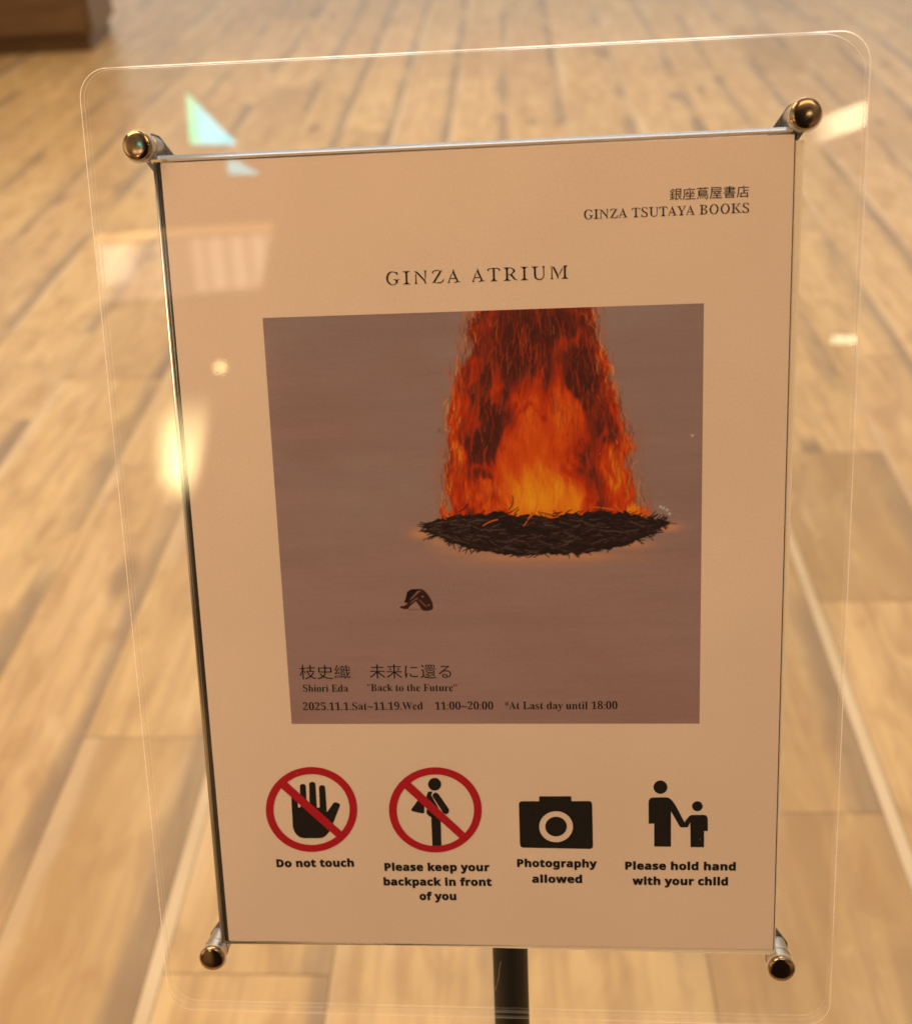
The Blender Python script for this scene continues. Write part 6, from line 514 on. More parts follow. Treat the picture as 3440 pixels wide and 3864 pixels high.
def fill(ps):
    """triangulate outlines with the non-zero winding rule"""
    vs, es = [], []
    for p in ps:
        n = len(vs)
        vs += [Vector((float(x), float(y))) for x, y in p]
        es += [(n + i, n + (i + 1) % len(p)) for i in range(len(p))]
    V, _, F, *_r = geometry.delaunay_2d_cdt(vs, es, [], 0, 1e-5)
    V = np.array([tuple(v) for v in V]); keep = []
    C = np.array([V[list(f)].mean(0) for f in F])
    w = np.zeros(len(C), int)
    for p in ps:
        a = p; b = np.roll(p, -1, 0)
        for (ax, ay), (bx, by) in zip(a, b):
            cr = (bx - ax) * (C[:, 1] - ay) - (C[:, 0] - ax) * (by - ay)
            w += ((ay <= C[:, 1]) & (by > C[:, 1]) & (cr > 0)).astype(int)
            w -= ((ay > C[:, 1]) & (by <= C[:, 1]) & (cr < 0)).astype(int)
    for f, k in zip(F, w):
        if k != 0: keep.append(tuple(f))
    return V, keep

def print_layer(name, ps, m, parent, z):
    allv, allf = [], []
    V, F = fill(ps)
    n = len(V)
    allv = [(x * mm, y * mm, z * mm) for x, y in V]
    return mesh_obj(name, allv, F, m, parent)

poster = thing('poster', 'printed exhibition notice with a fire picture and four rule pictograms, held under the clear acrylic', 'poster', PANEL)
PW, PH = 148.5, 208.0
bm = bmesh.new(); box_bm(bm, -PW * mm, PW * mm, -PH * mm, PH * mm, -0.25 * mm, 0.0)
bm_obj('paper_sheet', bm, PAPER, poster)

# ---------------------------------------------------------------- the printed picture, painted as point colours on a fine grid
def lin(c):
    c = np.asarray(c, float) / 255.0
    return np.where(c <= 0.04045, c / 12.92, ((c + 0.055) / 1.055) ** 2.4)
PAPER_SEEN = lin((190, 143, 102))
def ink(c):      # print colour whose look under the room's warm light is c
    return lin(c) / PAPER_SEEN * np.array(PAPER_COL)

def vnoise(x, y, seed):
    r = np.random.default_rng(seed).random((257, 257))
    xi = np.floor(x).astype(int); yi = np.floor(y).astype(int); fx = x - xi; fy = y - yi
    fx = fx * fx * (3 - 2 * fx); fy = fy * fy * (3 - 2 * fy)
    xi &= 255; yi &= 255
    return (r[yi, xi] * (1 - fx) + r[yi, xi + 1] * fx) * (1 - fy) + (r[yi + 1, xi] * (1 - fx) + r[yi + 1, xi + 1] * fx) * fy
def fbm(x, y, seed, o=4):
    s = 0; a = 0.5; n = 0
    for i in range(o):
        s = s + a * vnoise(x * 2 ** i + 17 * i, y * 2 ** i + 31 * i, seed + i); n += a; a *= 0.55
    return s / n
def sst(a, b, x):
    t = np.clip((x - a) / (b - a), 0, 1); return t * t * (3 - 2 * t)
def lay(img, m, c):
    m = np.clip(m, 0, 1)[..., None]; img[:] = img * (1 - m) + c * m

AN = 560
U, Vv = np.meshgrid(np.linspace(0, 1, AN), np.linspace(0, 1, AN))
art = np.zeros((AN, AN, 3))
band_n = fbm(U * 2.5, Vv * 26, 3, 3)
vg = Vv[..., None]
art[:] = ink((119, 84, 66)) * (1 - vg) + ink((127, 86, 66)) * vg
lay(art, 0.32 * sst(0.45, 0.7, fbm(U * 4, Vv * 5, 9)) * (1 - Vv), ink((128, 98, 78)))
lay(art, 0.2 * sst(0.5, 0.75, fbm(U * 3, Vv * 4, 21)), ink((118, 74, 56)))
art *= (0.92 + 0.16 * band_n)[..., None]
art *= (1 + 0.05 * (vnoise(U * 20, Vv * 190, 33) - 0.5))[..., None]

# fire column outline
vl = [-0.01, 0.003, 0.0615, 0.1286, 0.1924, 0.2612, 0.3559, 0.4394, 0.4901, 0.52]; xl = [0.482, 0.4791, 0.4652, 0.4488, 0.4284, 0.4177, 0.41, 0.4047, 0.4007, 0.40]
vr = [-0.01, 0.0045, 0.0787, 0.1344, 0.1984, 0.2673, 0.3243, 0.3857, 0.4354, 0.473, 0.52]; xr = [0.759, 0.7602, 0.7673, 0.7865, 0.8057, 0.8291, 0.8428, 0.8446, 0.8545, 0.8685, 0.875]
L_ = np.interp(Vv, vl, xl); R_ = np.interp(Vv, vr, xr)
rag = (fbm(U * 60, Vv * 22, 40, 4) - 0.5) * 0.055 + (fbm(U * 14, Vv * 7, 44, 2) - 0.5) * 0.03
inside = np.minimum(U - L_, R_ - U) + rag
fm_ = sst(-0.004, 0.006, inside) * (Vv < 0.505)
halo = sst(-0.035, 0.005, inside) * (Vv < 0.5)
lay(art, 0.45 * halo, ink((135, 70, 35)))
# warped vertical tongues
wx = U + (fbm(U * 9, Vv * 7, 60, 3) - 0.5) * 0.07; wy = Vv + (fbm(U * 7, Vv * 5, 65, 3) - 0.5) * 0.14
t1 = fbm(wx * 26, wy * 9, 70, 5); t2 = fbm(wx * 60, wy * 16, 77, 4); t3 = fbm(U * 130, Vv * 30, 83, 3)
core = np.exp(-(((U - 0.640) / (0.050 + 0.115 * sst(0.33, 0.46, Vv))) ** 2 + ((Vv - 0.43) / 0.062) ** 2))
cone = sst(0.0, 0.10, 0.17 * (1 - sst(0.10, 0.40, 0.44 - Vv) * 0.62) * 1.0 - np.abs(U - 0.635 - 0.02 * np.sin(Vv * 30)) + (t1 - 0.5) * 0.14) * sst(0.10, 0.22, Vv)
heat = 0.37 + 0.62 * (t1 - 0.5) * 2 * 0.75 + 0.40 * (t2 - 0.5) + 0.34 * (t3 - 0.5)
heat = heat * (1 - 0.72 * cone) + cone * (0.50 + 0.12 * (t2 - 0.5))
for (cu, cv, ru, rv, s) in ((0.590, 0.085, .060, .060, 1.0), (0.508, 0.185, .016, .060, .9), (0.487, 0.304, .036, .036, 1.1), (0.727, 0.150, .042, .055, 1.0), (0.604, 0.232, .020, .010, .35), (0.640, 0.236, .009, .012, .3),
                            (0.493, 0.374, .015, .018, .8), (0.778, 0.25, .024, .040, .7), (0.529, 0.262, .018, .028, .9), (0.622, 0.045, .075, .040, .9), (0.53, 0.225, .028, .018, .7), (0.70, 0.03, .04, .03, .7), (0.74, 0.09, .012, .03, .8), (0.80, 0.30, .014, .04, .5), (0.47, 0.16, .01, .03, .5)):
    q = ((U - cu + (t2 - .5) * .045) / ru) ** 2 + ((Vv - cv + (t1 - .5) * .12) / rv) ** 2
    heat = heat - s * 0.58 * np.exp(-q ** 2 * 0.7)
# brighter licks down the two flanks and along the base
flank = np.exp(-((inside - 0.035) / 0.035) ** 2)
heat = heat + 0.12 * flank * (1 - sst(0.38, 0.48, Vv)) + 0.07 * sst(0.28, 0.44, Vv) * (1 - core)
heat = heat + 0.31 * core - 0.13 * sst(0.26, 0.0, Vv)
stops = [(-0.2, (58, 15, 9)), (0.12, (76, 20, 10)), (0.28, (108, 27, 9)), (0.42, (144, 29, 3)), (0.56, (166, 42, 2)), (0.70, (180, 60, 6)), (0.86, (196, 98, 10)), (1.02, (204, 124, 18))]
hs = np.array([s[0] for s in stops]); cs = np.array([ink(s[1]) for s in stops])
fire = np.stack([np.interp(heat, hs, cs[:, i]) for i in range(3)], -1)
art[:] = art * (1 - fm_[..., None]) + fire * fm_[..., None]

def seg_dist(px, py, ax, ay, bx, by):
    dx, dy = bx - ax, by - ay; t = np.clip(((px - ax) * dx + (py - ay) * dy) / (dx * dx + dy * dy + 1e-12), 0, 1)
    return np.hypot(px - ax - t * dx, py - ay - t * dy)
def stroke(pts, w0, w1, c, a=1.0):
    """a tapering brush line through uv points"""
    pts = np.array(pts); m = 0.012
    i0, i1 = np.clip(((pts[:, 1].min() - m) * AN, (pts[:, 1].max() + m) * AN + 1), 0, AN).astype(int)
    j0, j1 = np.clip(((pts[:, 0].min() - m) * AN, (pts[:, 0].max() + m) * AN + 1), 0, AN).astype(int)
    if i1 <= i0 or j1 <= j0: return
    px, py = U[i0:i1, j0:j1], Vv[i0:i1, j0:j1]
    best = np.zeros(px.shape); n = len(pts) - 1
    for k in range(n):
        w = w0 + (w1 - w0) * (k + 0.5) / n
        d = seg_dist(px, py, *pts[k], *pts[k + 1])
        best = np.maximum(best, 1 - sst(w * 0.5, w * 0.5 + 0.0018, d))
    lay(art[i0:i1, j0:j1], best * a, np.asarray(c))
rr = np.random.default_rng(7)
def curl(x, y, ang, ln, bend, n=5):
    p = [(x, y)]
    for k in range(n):
        x += math.cos(ang) * ln / n; y += math.sin(ang) * ln / n; ang += bend / n; p.append((x, y))
    return p
# wisps up the flanks
for k in range(420):
    v0 = rr.uniform(0.0, 0.49); side = rr.random() < 0.5
    x0 = np.interp(v0, vl, xl) + rr.normal(0.006, 0.010) if side else np.interp(v0, vr, xr) - rr.normal(0.006, 0.010)
    slope = (-0.17 if side else 0.2)
    ang = math.pi / 2 + (-0.12 if side else 0.12) + rr.normal(0, 0.16)
    c = [(70, 30, 14), (176, 70, 16), (150, 44, 10), (96, 60, 30), (196, 104, 36)][rr.integers(5)]
    stroke(curl(x0, v0, -ang, rr.uniform(0.008, 0.026), rr.normal(0, 0.6)), 0.0015, 0.0006, ink(c), rr.uniform(0.2, 0.6))
for k in range(500):
    v0 = rr.uniform(0.0, 0.46); x0 = rr.uniform(np.interp(v0, vl, xl), np.interp(v0, vr, xr))
    if ((x0 - 0.637) / 0.12) ** 2 + ((v0 - 0.40) / 0.13) ** 2 < 1: continue
    c = [(188, 84, 22), (170, 52, 8), (92, 22, 10), (70, 16, 8)][rr.integers(4)]
    stroke(curl(x0, v0, -math.pi / 2 + (x0 - 0.635) * -0.5 + rr.normal(0, 0.2), rr.uniform(0.01, 0.035), rr.normal(0, 0.4)), 0.0016, 0.0006, ink(c), rr.uniform(0.05, 0.22))

for k in range(1100):
    v0 = rr.uniform(0.0, 0.47); x0 = rr.uniform(np.interp(v0, vl, xl) + 0.005, np.interp(v0, vr, xr) - 0.005)
    incore = ((x0 - 0.637) / 0.11) ** 2 + ((v0 - 0.40) / 0.12) ** 2 < 1
    c = [(140, 30, 5), (116, 24, 6), (164, 46, 6), (84, 20, 8), (60, 16, 8)][rr.integers(3 if incore else 5)]
    stroke(curl(x0, v0, -math.pi / 2 + (x0 - 0.635) * -0.5 + rr.normal(0, 0.10), rr.uniform(0.02, 0.055), rr.normal(0, 0.35)), 0.0020, 0.0007, ink(c), rr.uniform(0.10, 0.36) * (0.4 if incore else 1))

# glow on the ground round the pyre
for (cu, cv, ru, rv, a) in ((0.925, 0.512, .030, .010, .75), (0.345, 0.518, .030, .012, .7), (0.45, 0.563, .06, .010, .45), (0.56, 0.578, .09, .010, .5), (0.72, 0.578, .09, .010, .55), (0.84, 0.552, .05, .012, .55), (0.39, 0.54, .03, .012, .5), (0.64, 0.59, .25, .016, .22)):
    lay(art, a * np.exp(-((U - cu) / ru) ** 2 - ((Vv - cv) / rv) ** 2), ink((176, 104, 56)))
# pyre: lens of dark twigs
pu = (U - 0.6345) / 0.282
topv = 0.503 - 0.030 * np.sqrt(np.clip(1 - pu ** 2, 0, 1)) + (fbm(U * 40, Vv * 0 + 3, 91, 3) - 0.5) * 0.022 + 0.006 * np.cos(pu * 5)
botv = 0.499 + 0.076 * np.clip(1 - np.abs(pu) ** 2.4, 0, 1) ** 0.75 + (fbm(U * 70, Vv * 0 + 8, 97, 3) - 0.5) * 0.012
pm = sst(-0.001, 0.002, np.minimum(Vv - topv, botv - Vv)) * (np.abs(pu) < 1)
lay(art, pm, ink((24, 9, 7)))
for k in range(620):
    x0 = 0.6345 + 0.27 * rr.uniform(-1, 1); q = (x0 - 0.6345) / 0.282
    tv = 0.503 - 0.024 * math.sqrt(max(0, 1 - q * q)); bv = 0.499 + 0.070 * max(0, 1 - abs(q) ** 2.4) ** 0.75
    v0 = rr.uniform(tv, bv)
    ang = rr.normal(0, 0.22) + 0.35 * q * ((v0 - tv) / max(bv - tv, 1e-3) - 0.5) * -1.5
    if rr.random() < 0.5: ang += math.pi
    c = [(22, 9, 8), (16, 7, 7), (44, 22, 15), (64, 40, 29), (34, 13, 9)][rr.integers(5)]
    stroke(curl(x0, v0, ang, rr.uniform(0.015, 0.045), rr.normal(0, 0.5)), 0.0019, 0.0006, ink(c), 0.85)
for k in range(150):      # stray twig ends round the rim
    a = rr.uniform(0, 2 * math.pi); q = math.cos(a)
    x0 = 0.6345 + 0.275 * q
    v0 = (0.499 + 0.072 * max(0, 1 - abs(q) ** 2.4) ** 0.75) if math.sin(a) > 0 else (0.500 - 0.026 * math.sqrt(max(0, 1 - q * q)))
    ang = (0 if q > 0 else math.pi) + rr.normal(0, 0.45) + (0.35 if math.sin(a) > 0 else -0.25) * (1 if q > 0 else -1)
    stroke(curl(x0, v0, ang, rr.uniform(0.008, 0.022), rr.normal(0, 0.6)), 0.0020, 0.0006, ink((24, 10, 8)), 0.85)
for k in range(22):       # twigs catching fire at the foot of the flames
    x0 = rr.uniform(0.42, 0.85); v0 = rr.uniform(0.462, 0.492)
    stroke(curl(x0, v0, rr.normal(-0.3, 0.5) + (math.pi if rr.random() < .5 else 0), rr.uniform(0.02, 0.05), rr.normal(0, .7)), 0.0020, 0.0008, ink(((40, 14, 8), (176, 70, 14))[int(rr.random() < .2)]), 0.8)
for cu, cv in ((0.9126, 0.4655), (0.921, 0.470), (0.9267, 0.4791), (0.906, 0.462), (0.9771, 0.297)):
    lay(art, 0.55 * np.exp(-((U - cu) / .0026) ** 2 - ((Vv - cv) / .0026) ** 2), ink((205, 180, 160)))
# small crouching figure
def poly_fill(pts, c, a=1.0, soft=0.0012):
    p = np.array(pts); i0, i1 = int((p[:, 1].min() - .02) * AN), int((p[:, 1].max() + .02) * AN); j0, j1 = int((p[:, 0].min() - .02) * AN), int((p[:, 0].max() + .02) * AN)
    px, py = U[i0:i1, j0:j1], Vv[i0:i1, j0:j1]; w = np.zeros(px.shape, int); d = np.full(px.shape, 9.0)
    for (ax, ay), (bx, by) in zip(p, np.roll(p, -1, 0)):
        cr = (bx - ax) * (py - ay) - (px - ax) * (by - ay)
        w += ((ay <= py) & (by > py) & (cr > 0)).astype(int) - ((ay > py) & (by <= py) & (cr < 0)).astype(int)
        d = np.minimum(d, seg_dist(px, py, ax, ay, bx, by))
    sd = np.where(w != 0, d, -d)
    lay(art[i0:i1, j0:j1], a * sst(-soft, soft, sd), np.asarray(c))
body = [(0.3053, 0.6611), (0.3148, 0.6547), (0.3261, 0.6541), (0.3409, 0.6539), (0.3477, 0.6587), (0.3564, 0.669), (0.3623, 0.6807), (0.3655, 0.6881), (0.3667, 0.7027), (0.3626, 0.7071), (0.3526, 0.7099), (0.3435, 0.7091), (0.3373, 0.7046), (0.3334, 0.6972), (0.3251, 0.6847), (0.3188, 0.6905), (0.313, 0.6948), (0.3086, 0.6992), (0.3055, 0.7043), (0.297, 0.7046), (0.2851, 0.7008), (0.2867, 0.6968), (0.2974, 0.6954), (0.304, 0.6903), (0.3034, 0.6874), (0.2991, 0.6896), (0.2968, 0.6851), (0.3002, 0.6801), (0.3028, 0.6698)]
poly_fill(body, ink((146, 100, 76)), 0.5, 0.005)
poly_fill(body, ink((44, 14, 9)))
poly_fill(body[:4] + [(0.333, 0.662), (0.311, 0.680), (0.304, 0.688)] + body[26:], ink((14, 5, 4)), 0.9)
for pts_, c in (([(0.3109, 0.6794), (0.3301, 0.6592), (0.34, 0.6571), (0.3328, 0.6629), (0.3137, 0.6802)], (122, 70, 48)), ([(0.3119, 0.6875), (0.328, 0.6752), (0.3313, 0.6789), (0.3249, 0.6803), (0.3132, 0.6897)], (118, 62, 46)),
                ([(0.3306, 0.6797), (0.3375, 0.6834), (0.3497, 0.696), (0.3523, 0.7004), (0.3468, 0.6974), (0.336, 0.6863)], (112, 58, 42)), ([(0.3518, 0.6945), (0.3604, 0.6931), (0.3552, 0.6975)], (120, 74, 60)), ([(0.338, 0.672), (0.345, 0.672), (0.343, 0.676)], (130, 84, 60))):
    poly_fill(pts_, ink(c), 0.85, 0.0008)
stroke([(0.308, 0.706), (0.32, 0.7055), (0.336, 0.706)], 0.003, 0.002, ink((104, 58, 34)), 0.6)
art *= (1 + RNG.normal(0, 0.035, (AN, AN)))[..., None]
art = np.clip(art, 0.004, 0.9)

ax0, ax1, ay0, ay1 = -104.1, 108.55, 133.4, -78.9
gx = (ax0 + (ax1 - ax0) * U) * mm; gy = (ay0 + (ay1 - ay0) * Vv) * mm
me = bpy.data.meshes.new('fire_picture')
nv = AN * AN
idx = np.arange(nv).reshape(AN, AN)
quads = np.stack([idx[1:, :-1], idx[1:, 1:], idx[:-1, 1:], idx[:-1, :-1]], -1).reshape(-1, 4)
nf = len(quads)
me.vertices.add(nv); me.vertices.foreach_set('co', np.stack([gx, gy, np.full_like(gx, 0.10 * mm)], -1).ravel())
me.loops.add(nf * 4); me.loops.foreach_set('vertex_index', quads.ravel())
me.polygons.add(nf); me.polygons.foreach_set('loop_start', np.arange(nf) * 4)
me.update(calc_edges=True)
ca = me.attributes.new('print', 'FLOAT_COLOR', 'POINT')
ca.data.foreach_set('color', np.concatenate([art, np.ones((AN, AN, 1))], -1).astype(np.float32).ravel())
m, t, b = mat('picture_print')
an_ = N(t, 'ShaderNodeAttribute', attribute_name='print')
t.links.new(an_.outputs['Color'], b.inputs['Base Color'])
b.inputs['Roughness'].default_value = 0.6; b.inputs['Specular IOR Level'].default_value = 0.25
me.materials.append(m)
link('fire_picture', me, poster)


print_layer('store_lettering', polys('store_name_japanese', 'store_name'), INK, poster, 0.16)
print_layer('title_lettering', polys('title'), INK, poster, 0.16)
print_layer('artist_lettering', polys('artist_japanese', 'exhibit_japanese', 'artist', 'exhibit'), INKSOFT, poster, 0.20)
print_layer('date_lettering', polys('dates', 'hours', 'last_day'), INKSOFT, poster, 0.20)
for nm, shape, ring, slash, caps in (('touch_pictogram', ('hand',), '1', 'slash1', ('cap1',)), ('backpack_pictogram', ('walker',), '2', 'slash2', ('cap2a', 'cap2b', 'cap2c')),
                                     ('camera_pictogram', ('camera',), None, None, ('cap3a', 'cap3b')), ('family_pictogram', ('family',), None, None, ('cap4a', 'cap4b'))):
    pic = print_layer(nm, polys(*shape), INK, poster, 0.14)
    if ring:
        o_ = polys('ring%so' % ring)[0]; i_ = polys('ring%si' % ring)[0]
        n = len(o_)
        v = [(x * mm, y * mm, 0.20 * mm) for x, y in np.concatenate([o_, i_])]
        mesh_obj('prohibition_ring', v, [(i, (i + 1) % n, n + (i + 1) % n, n + i) for i in range(n)], RED, pic)
        print_layer('prohibition_bar', polys(slash), RED, pic, 0.23)
    print_layer('caption', polys(*caps), INK, pic, 0.16)

# ---------------------------------------------------------------- spare card slipped in behind the poster, slightly askew
spare = mesh_obj('backing_card', [], [], SPARE)
bm = bmesh.new(); box_bm(bm, -147.5 * mm, 148.6 * mm, -209.6 * mm, 206.5 * mm, -0.9 * mm, -0.5 * mm); me = bpy.data.meshes.new('backing_card')
bmesh.ops.recalc_face_normals(bm, faces=bm.faces); bm.to_mesh(me); bm.free(); me.materials.append(SPARE)
spare.data = me
spare.matrix_world = PANEL @ Matrix.Translation((2.2 * mm, 0.0, 0)) @ Matrix.Rotation(math.radians(-0.50), 4, 'Z')
spare['label'] = 'plain pale card slipped in behind the notice, its edge peeking out along the right side'
spare['category'] = 'card'
CARD_SHADOW = simple('card_shadow_line', (0.10, 0.05, 0.03), 0.7)
BRIGHT = simple('card_cut_edge', (0.93, 0.88, 0.80), 0.35)
for nm_, x0_, x1_, y0_, y1_ in (('cut_edge', 148.6, 149.1, -209.6, 206.5), ('cut_edge', -40.0, 148.6, -210.0, -209.6)):
    bm = bmesh.new(); box_bm(bm, x0_ * mm, x1_ * mm, y0_ * mm, y1_ * mm, -0.95 * mm, -0.40 * mm); bm_obj(nm_, bm, BRIGHT, spare)

# ================================================================ stand
stand = thing('sign_stand', 'clear acrylic sign holder with four metal corner knobs on a black pole', 'sign stand', ROOT)
LOC = ROOT.inverted() @ PANEL     # panel-local meshes under the stand
CX = -2.6

def rounded(w, h, r0, seg=14, cx=0.0, r1=None):
    pts = []
    for (sx_, sy_, a0) in ((1, 1, 0), (-1, 1, 90), (-1, -1, 180), (1, -1, 270)):
        r = r1 if (r1 is not None and a0 == 0) else r0
        for i in range(seg + 1):
            a = math.radians(a0 + 90 * i / seg)
            pts.append((cx + sx_ * (w - r) + r * math.cos(a), sy_ * (h - r) + r * math.sin(a)))
    return pts

def sheet(name, w, h, r, z0, z1, parent, lit, q=None):
    c = 0.5
    q = q or r
    rings = [(rounded(w - c, h - c, r - c, cx=CX, r1=q - c), z0), (rounded(w, h, r, cx=CX, r1=q), z0 + c), (rounded(w, h, r, cx=CX, r1=q), z1 - c), (rounded(w - c, h - c, r - c, cx=CX, r1=q - c), z1)]
    v, fcs, fm = [], [], []
    n = len(rings[0][0])
    for pts, z in rings: v += [(x * mm, y * mm, z * mm) for x, y in pts]
    fcs.append(tuple(range(n - 1, -1, -1))); fm.append(0)
    fcs.append(tuple(3 * n + i for i in range(n))); fm.append(0)
    for k in range(3):
        for i in range(n):
            j = (i + 1) % n
            fcs.append((k * n + i, k * n + j, (k + 1) * n + j, (k + 1) * n + i)); fm.append((3, 1, 2)[k])
    return mesh_obj(name, v, fcs, [ACRYLIC, EDGE, lit, ARRIS_DIM], parent, LOC @ Matrix.Rotation(math.radians(-0.2), 4, 'Z'), fm)

sheet('front_sheet', 182.2, 251.4, 14.0, 0.9, 2.9, stand, ARRIS)
sheet('rear_sheet', 182.2, 251.4, 14.0, -4.0, -1.6, stand, ARRIS_MID, 21.0)

# chrome rail along the poster's top edge, slimmer ones on the left and the bottom
def bar(name, p, q, r0, r1, m, parent, z=0.0, seg=10, flat=0.6, smooth=True):
    """rod between two panel points (mm), rounded section"""
    (x0, y0), (x1, y1) = p, q
    d = np.array([x1 - x0, y1 - y0]); d = d / np.hypot(*d); nn = np.array([-d[1], d[0]])
    v, fcs = [], []
    for (x, y), r in (((x0, y0), r0), ((x1, y1), r1)):
        for i in range(seg):
            a = 2 * math.pi * i / seg
            e = nn * r * math.cos(a)
            v.append(((x + e[0]) * mm, (y + e[1]) * mm, (z + r * flat * math.sin(a)) * mm))
    for i in range(seg):
        j = (i + 1) % seg
        fcs.append((i, j, seg + j, seg + i))
    fcs += [tuple(range(seg - 1, -1, -1)), tuple(seg + i for i in range(seg))]
    o = mesh_obj(name, v, fcs, m, parent, LOC, smooth=False)
    o.data.polygons.foreach_set('use_smooth', [smooth and len(f.vertices) == 4 for f in o.data.polygons])
    return o
tr_ = bar('top_rail', (-153.0, 209.8), (147.6, 209.9), 1.9, 1.5, CHROME, stand, z=-1.1, seg=4, flat=0.95, smooth=False)
bar('rail_end', (147.7, 207.2), (149.5, 207.2), 1.3, 1.3, DARKSLOT, tr_, z=-0.9).matrix_local = Matrix.Identity(4)
sr = bar('side_rail', (-151.6, 208.2), (-152.0, -209.3), 0.95, 1.3, STEEL, stand, z=-0.7, seg=12, flat=0.6)
gk = bar('dark_slit', (-149.7, 208.0), (-149.8, -208.6), 1.0, 1.35, DARKSLOT, sr, z=-0.75, seg=12, flat=0.5); gk.matrix_local = Matrix.Identity(4)  # black bar stands in for the shaded slit inside the rail
bar('bottom_rail', (-150.4, -209.6), (40.0, -208.6), 0.9, 0.25, STEEL, stand, z=-0.7, seg=10, flat=0.6)
bar('paper_shadow_line', (148.75, 205.5), (148.75, -208.2), 0.2, 0.2, simple('paper_shadow_line', (0.09, 0.045, 0.025), 0.6), stand, z=-0.15, seg=6)  # dark bar stands in for the shadow line along the paper's right edge


# standoffs: knob cap in front, stem through the sheets, barrel behind, down to the cross bracket
cap_prof = [(6.7, 2.95), (7.0, 3.3), (7.0, 5.2), (6.75, 5.75), (6.2, 6.1), (4.5, 6.32), (2.3, 6.44), (0.4, 6.48)]
stem_prof = [(6.4, -17.0), (6.4, -5.6), (6.7, -5.3), (6.7, -4.2), (6.4, -4.1), (6.4, 2.9)]
for sx_, sy_ in ((-1, 1), (1, 1), (-1, -1), (1, -1)):
    kx, ky = CX + sx_ * 154.8, sy_ * 216.1
    L4 = LOC @ Matrix.Translation((kx * mm, ky * mm, 0))
    v, fcs = lathe([(r * mm, z * mm) for r, z in stem_prof], 40)
    st = mesh_obj('standoff', v, fcs, STEEL, stand, L4, smooth=False)
    st.data.polygons.foreach_set('use_smooth', [len(f.vertices) == 4 for f in st.data.polygons])
    md = st.modifiers.new('edge', 'EDGE_SPLIT'); md.split_angle = math.radians(35)
    v, fcs = lathe([(r * mm, z * mm) for r, z in cap_prof], 48)
    cp = mesh_obj('knob_cap', v, fcs, KNOB, st, smooth=True)
    v, fcs = lathe([(7.1 * mm, 2.92 * mm), (8.0 * mm, 2.95 * mm), (8.0 * mm, 3.35 * mm), (7.1 * mm, 3.5 * mm)], 48)
    mesh_obj('washer', v, fcs, WASHER, st)

# cross bracket and hub behind the sheets
bm = bmesh.new()
for sx_ in (-1, 1):
    ang = math.atan2(216.1, sx_ * 154.8)
    L_ = math.hypot(216.1, 154.8) + 6.5
    dx, dy = math.cos(ang), math.sin(ang)
    pts = []
    w_ = 6.6
    zt, zb = (-17.0, -19.0) if sx_ == 1 else (-17.05, -19.05)
    ring = [(L_, w_ * .7), (L_ - 3, w_), (-L_ + 3, w_), (-L_, w_ * .7), (-L_, -w_ * .7), (-L_ + 3, -w_), (L_ - 3, -w_), (L_, -w_ * .7)]
    top = [bm.verts.new(((CX + a * dx - b * dy) * mm, (a * dy + b * dx) * mm, zt * mm)) for a, b in ring]
    bot = [bm.verts.new(((CX + a * dx - b * dy) * mm, (a * dy + b * dx) * mm, zb * mm)) for a, b in ring]
    bm.faces.new(top); bm.faces.new(bot[::-1])
    for i in range(8): bm.faces.new((top[i], bot[i], bot[(i + 1) % 8], top[(i + 1) % 8]))
bm_obj('cross_bracket', bm, GREYSTEEL, stand, LOC)
bm = bmesh.new(); box_bm(bm, -28 * mm, 28 * mm, -40 * mm, 40 * mm, -24 * mm, -19.2 * mm, 1.5 * mm)
bm_obj('hub_plate', bm, BLACKM, stand, LOC)

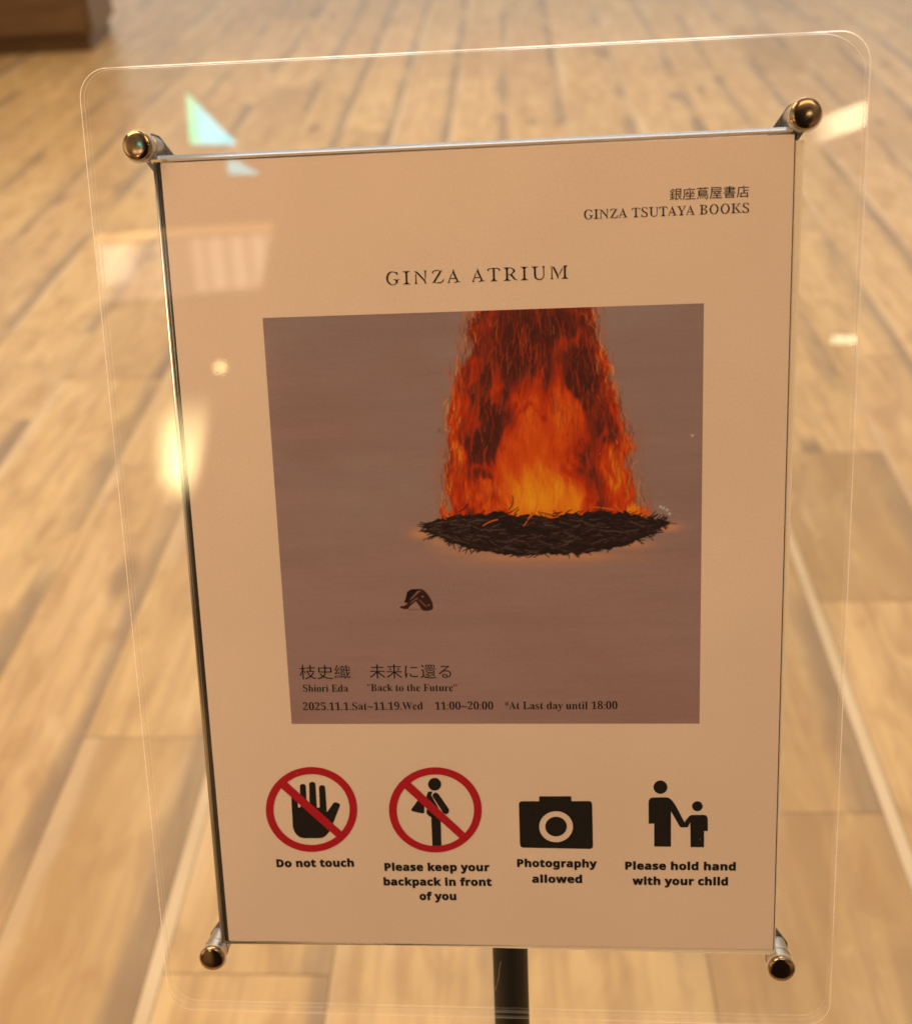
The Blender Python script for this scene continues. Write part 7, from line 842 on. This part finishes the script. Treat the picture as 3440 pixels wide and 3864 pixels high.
# pole: along the tilted panel, then bending down to the floor
PX = 6.2
P0 = PANEL @ Vector((PX * mm, 0.0, -35 * mm)); P1 = PANEL @ Vector((PX * mm, -0.36, -35 * mm))
dirp = (P1 - P0).normalized()
pts = [P0 + (P1 - P0) * (i / 6) for i in range(7)]
p = P1.copy(); d = dirp.copy()
for i in range(10):
    d = d.lerp(Vector((0, 0, -1)), 0.25).normalized(); p = p + d * 0.015; pts.append(p.copy())
pts.append(Vector((p.x + d.x * 0.02, p.y + d.y * 0.02, 0.02)))
base_xy = (pts[-1].x, pts[-1].y)
def tube(name, pts, r, m, parent, seg=28):
    v, fcs = [], []
    for i, q in enumerate(pts):
        tdir = (pts[min(i + 1, len(pts) - 1)] - pts[max(i - 1, 0)]).normalized()
        a = Vector((1, 0, 0)); a = (a - a.dot(tdir) * tdir).normalized(); b = tdir.cross(a)
        for k in range(seg):
            t = 2 * math.pi * k / seg
            v.append(q + (a * math.cos(t) + b * math.sin(t)) * r)
    for i in range(len(pts) - 1):
        for k in range(seg):
            j = (k + 1) % seg
            fcs.append((i * seg + k, i * seg + j, (i + 1) * seg + j, (i + 1) * seg + k))
    fcs += [tuple(range(seg - 1, -1, -1)), tuple((len(pts) - 1) * seg + k for k in range(seg))]
    o = mesh_obj(name, v, fcs, m, parent, ROOT.inverted())
    o.data.polygons.foreach_set('use_smooth', [len(f.vertices) == 4 for f in o.data.polygons])
    return o
tube('pole', pts, 10.2 * mm, BLACKM, stand)
v, fcs = lathe([(0.16, 0.0), (0.16, 0.008), (0.155, 0.012), (0.02, 0.016)], 64)
mesh_obj('base_plate', v, fcs, BLACKM, stand, ROOT.inverted() @ Matrix.Translation((base_xy[0], base_xy[1], 0.0)))

# dust, a hair and a fine scratch on the front of the acrylic
dv, df = [], []
rd = np.random.default_rng(3)
for k in range(46):
    x, y = rd.uniform(-178, 172), rd.uniform(-245, 245); r = rd.uniform(0.07, 0.22)
    n = len(dv); a0 = rd.uniform(0, 6)
    for i in range(5):
        a = a0 + i * 1.2566
        dv.append(((x + r * rd.uniform(.5, 1.2) * math.cos(a)) * mm, (y + r * rd.uniform(.5, 1.2) * math.sin(a)) * mm, 2.95 * mm))
    df.append(tuple(range(n, n + 5)))
def fibre(pts, w):
    pts = np.array(pts, float)
    for p, q in zip(pts[:-1], pts[1:]):
        d = (q - p) / np.hypot(*(q - p)); nn = np.array([-d[1], d[0]]) * w / 2
        n = len(dv)
        for e in (p + nn, p - nn, q - nn, q + nn): dv.append((e[0] * mm, e[1] * mm, 2.95 * mm))
        df.append((n, n + 1, n + 2, n + 3))
fibre([(3, -216), (2.0, -221), (1.6, -226), (0.2, -231), (-0.6, -234)], 0.10)
fibre([(98, 229), (99.2, 226.5), (100, 224.5)], 0.16)
fibre([(158, 190), (161, 184), (163, 179)], 0.10)
fibre([(168, -246), (173, -240), (175, -236)], 0.14)
du = mesh_obj('dust_specks', dv, df, simple('dust', (0.8, 0.74, 0.66), 0.9), stand, LOC)
du['kind'] = 'stuff'
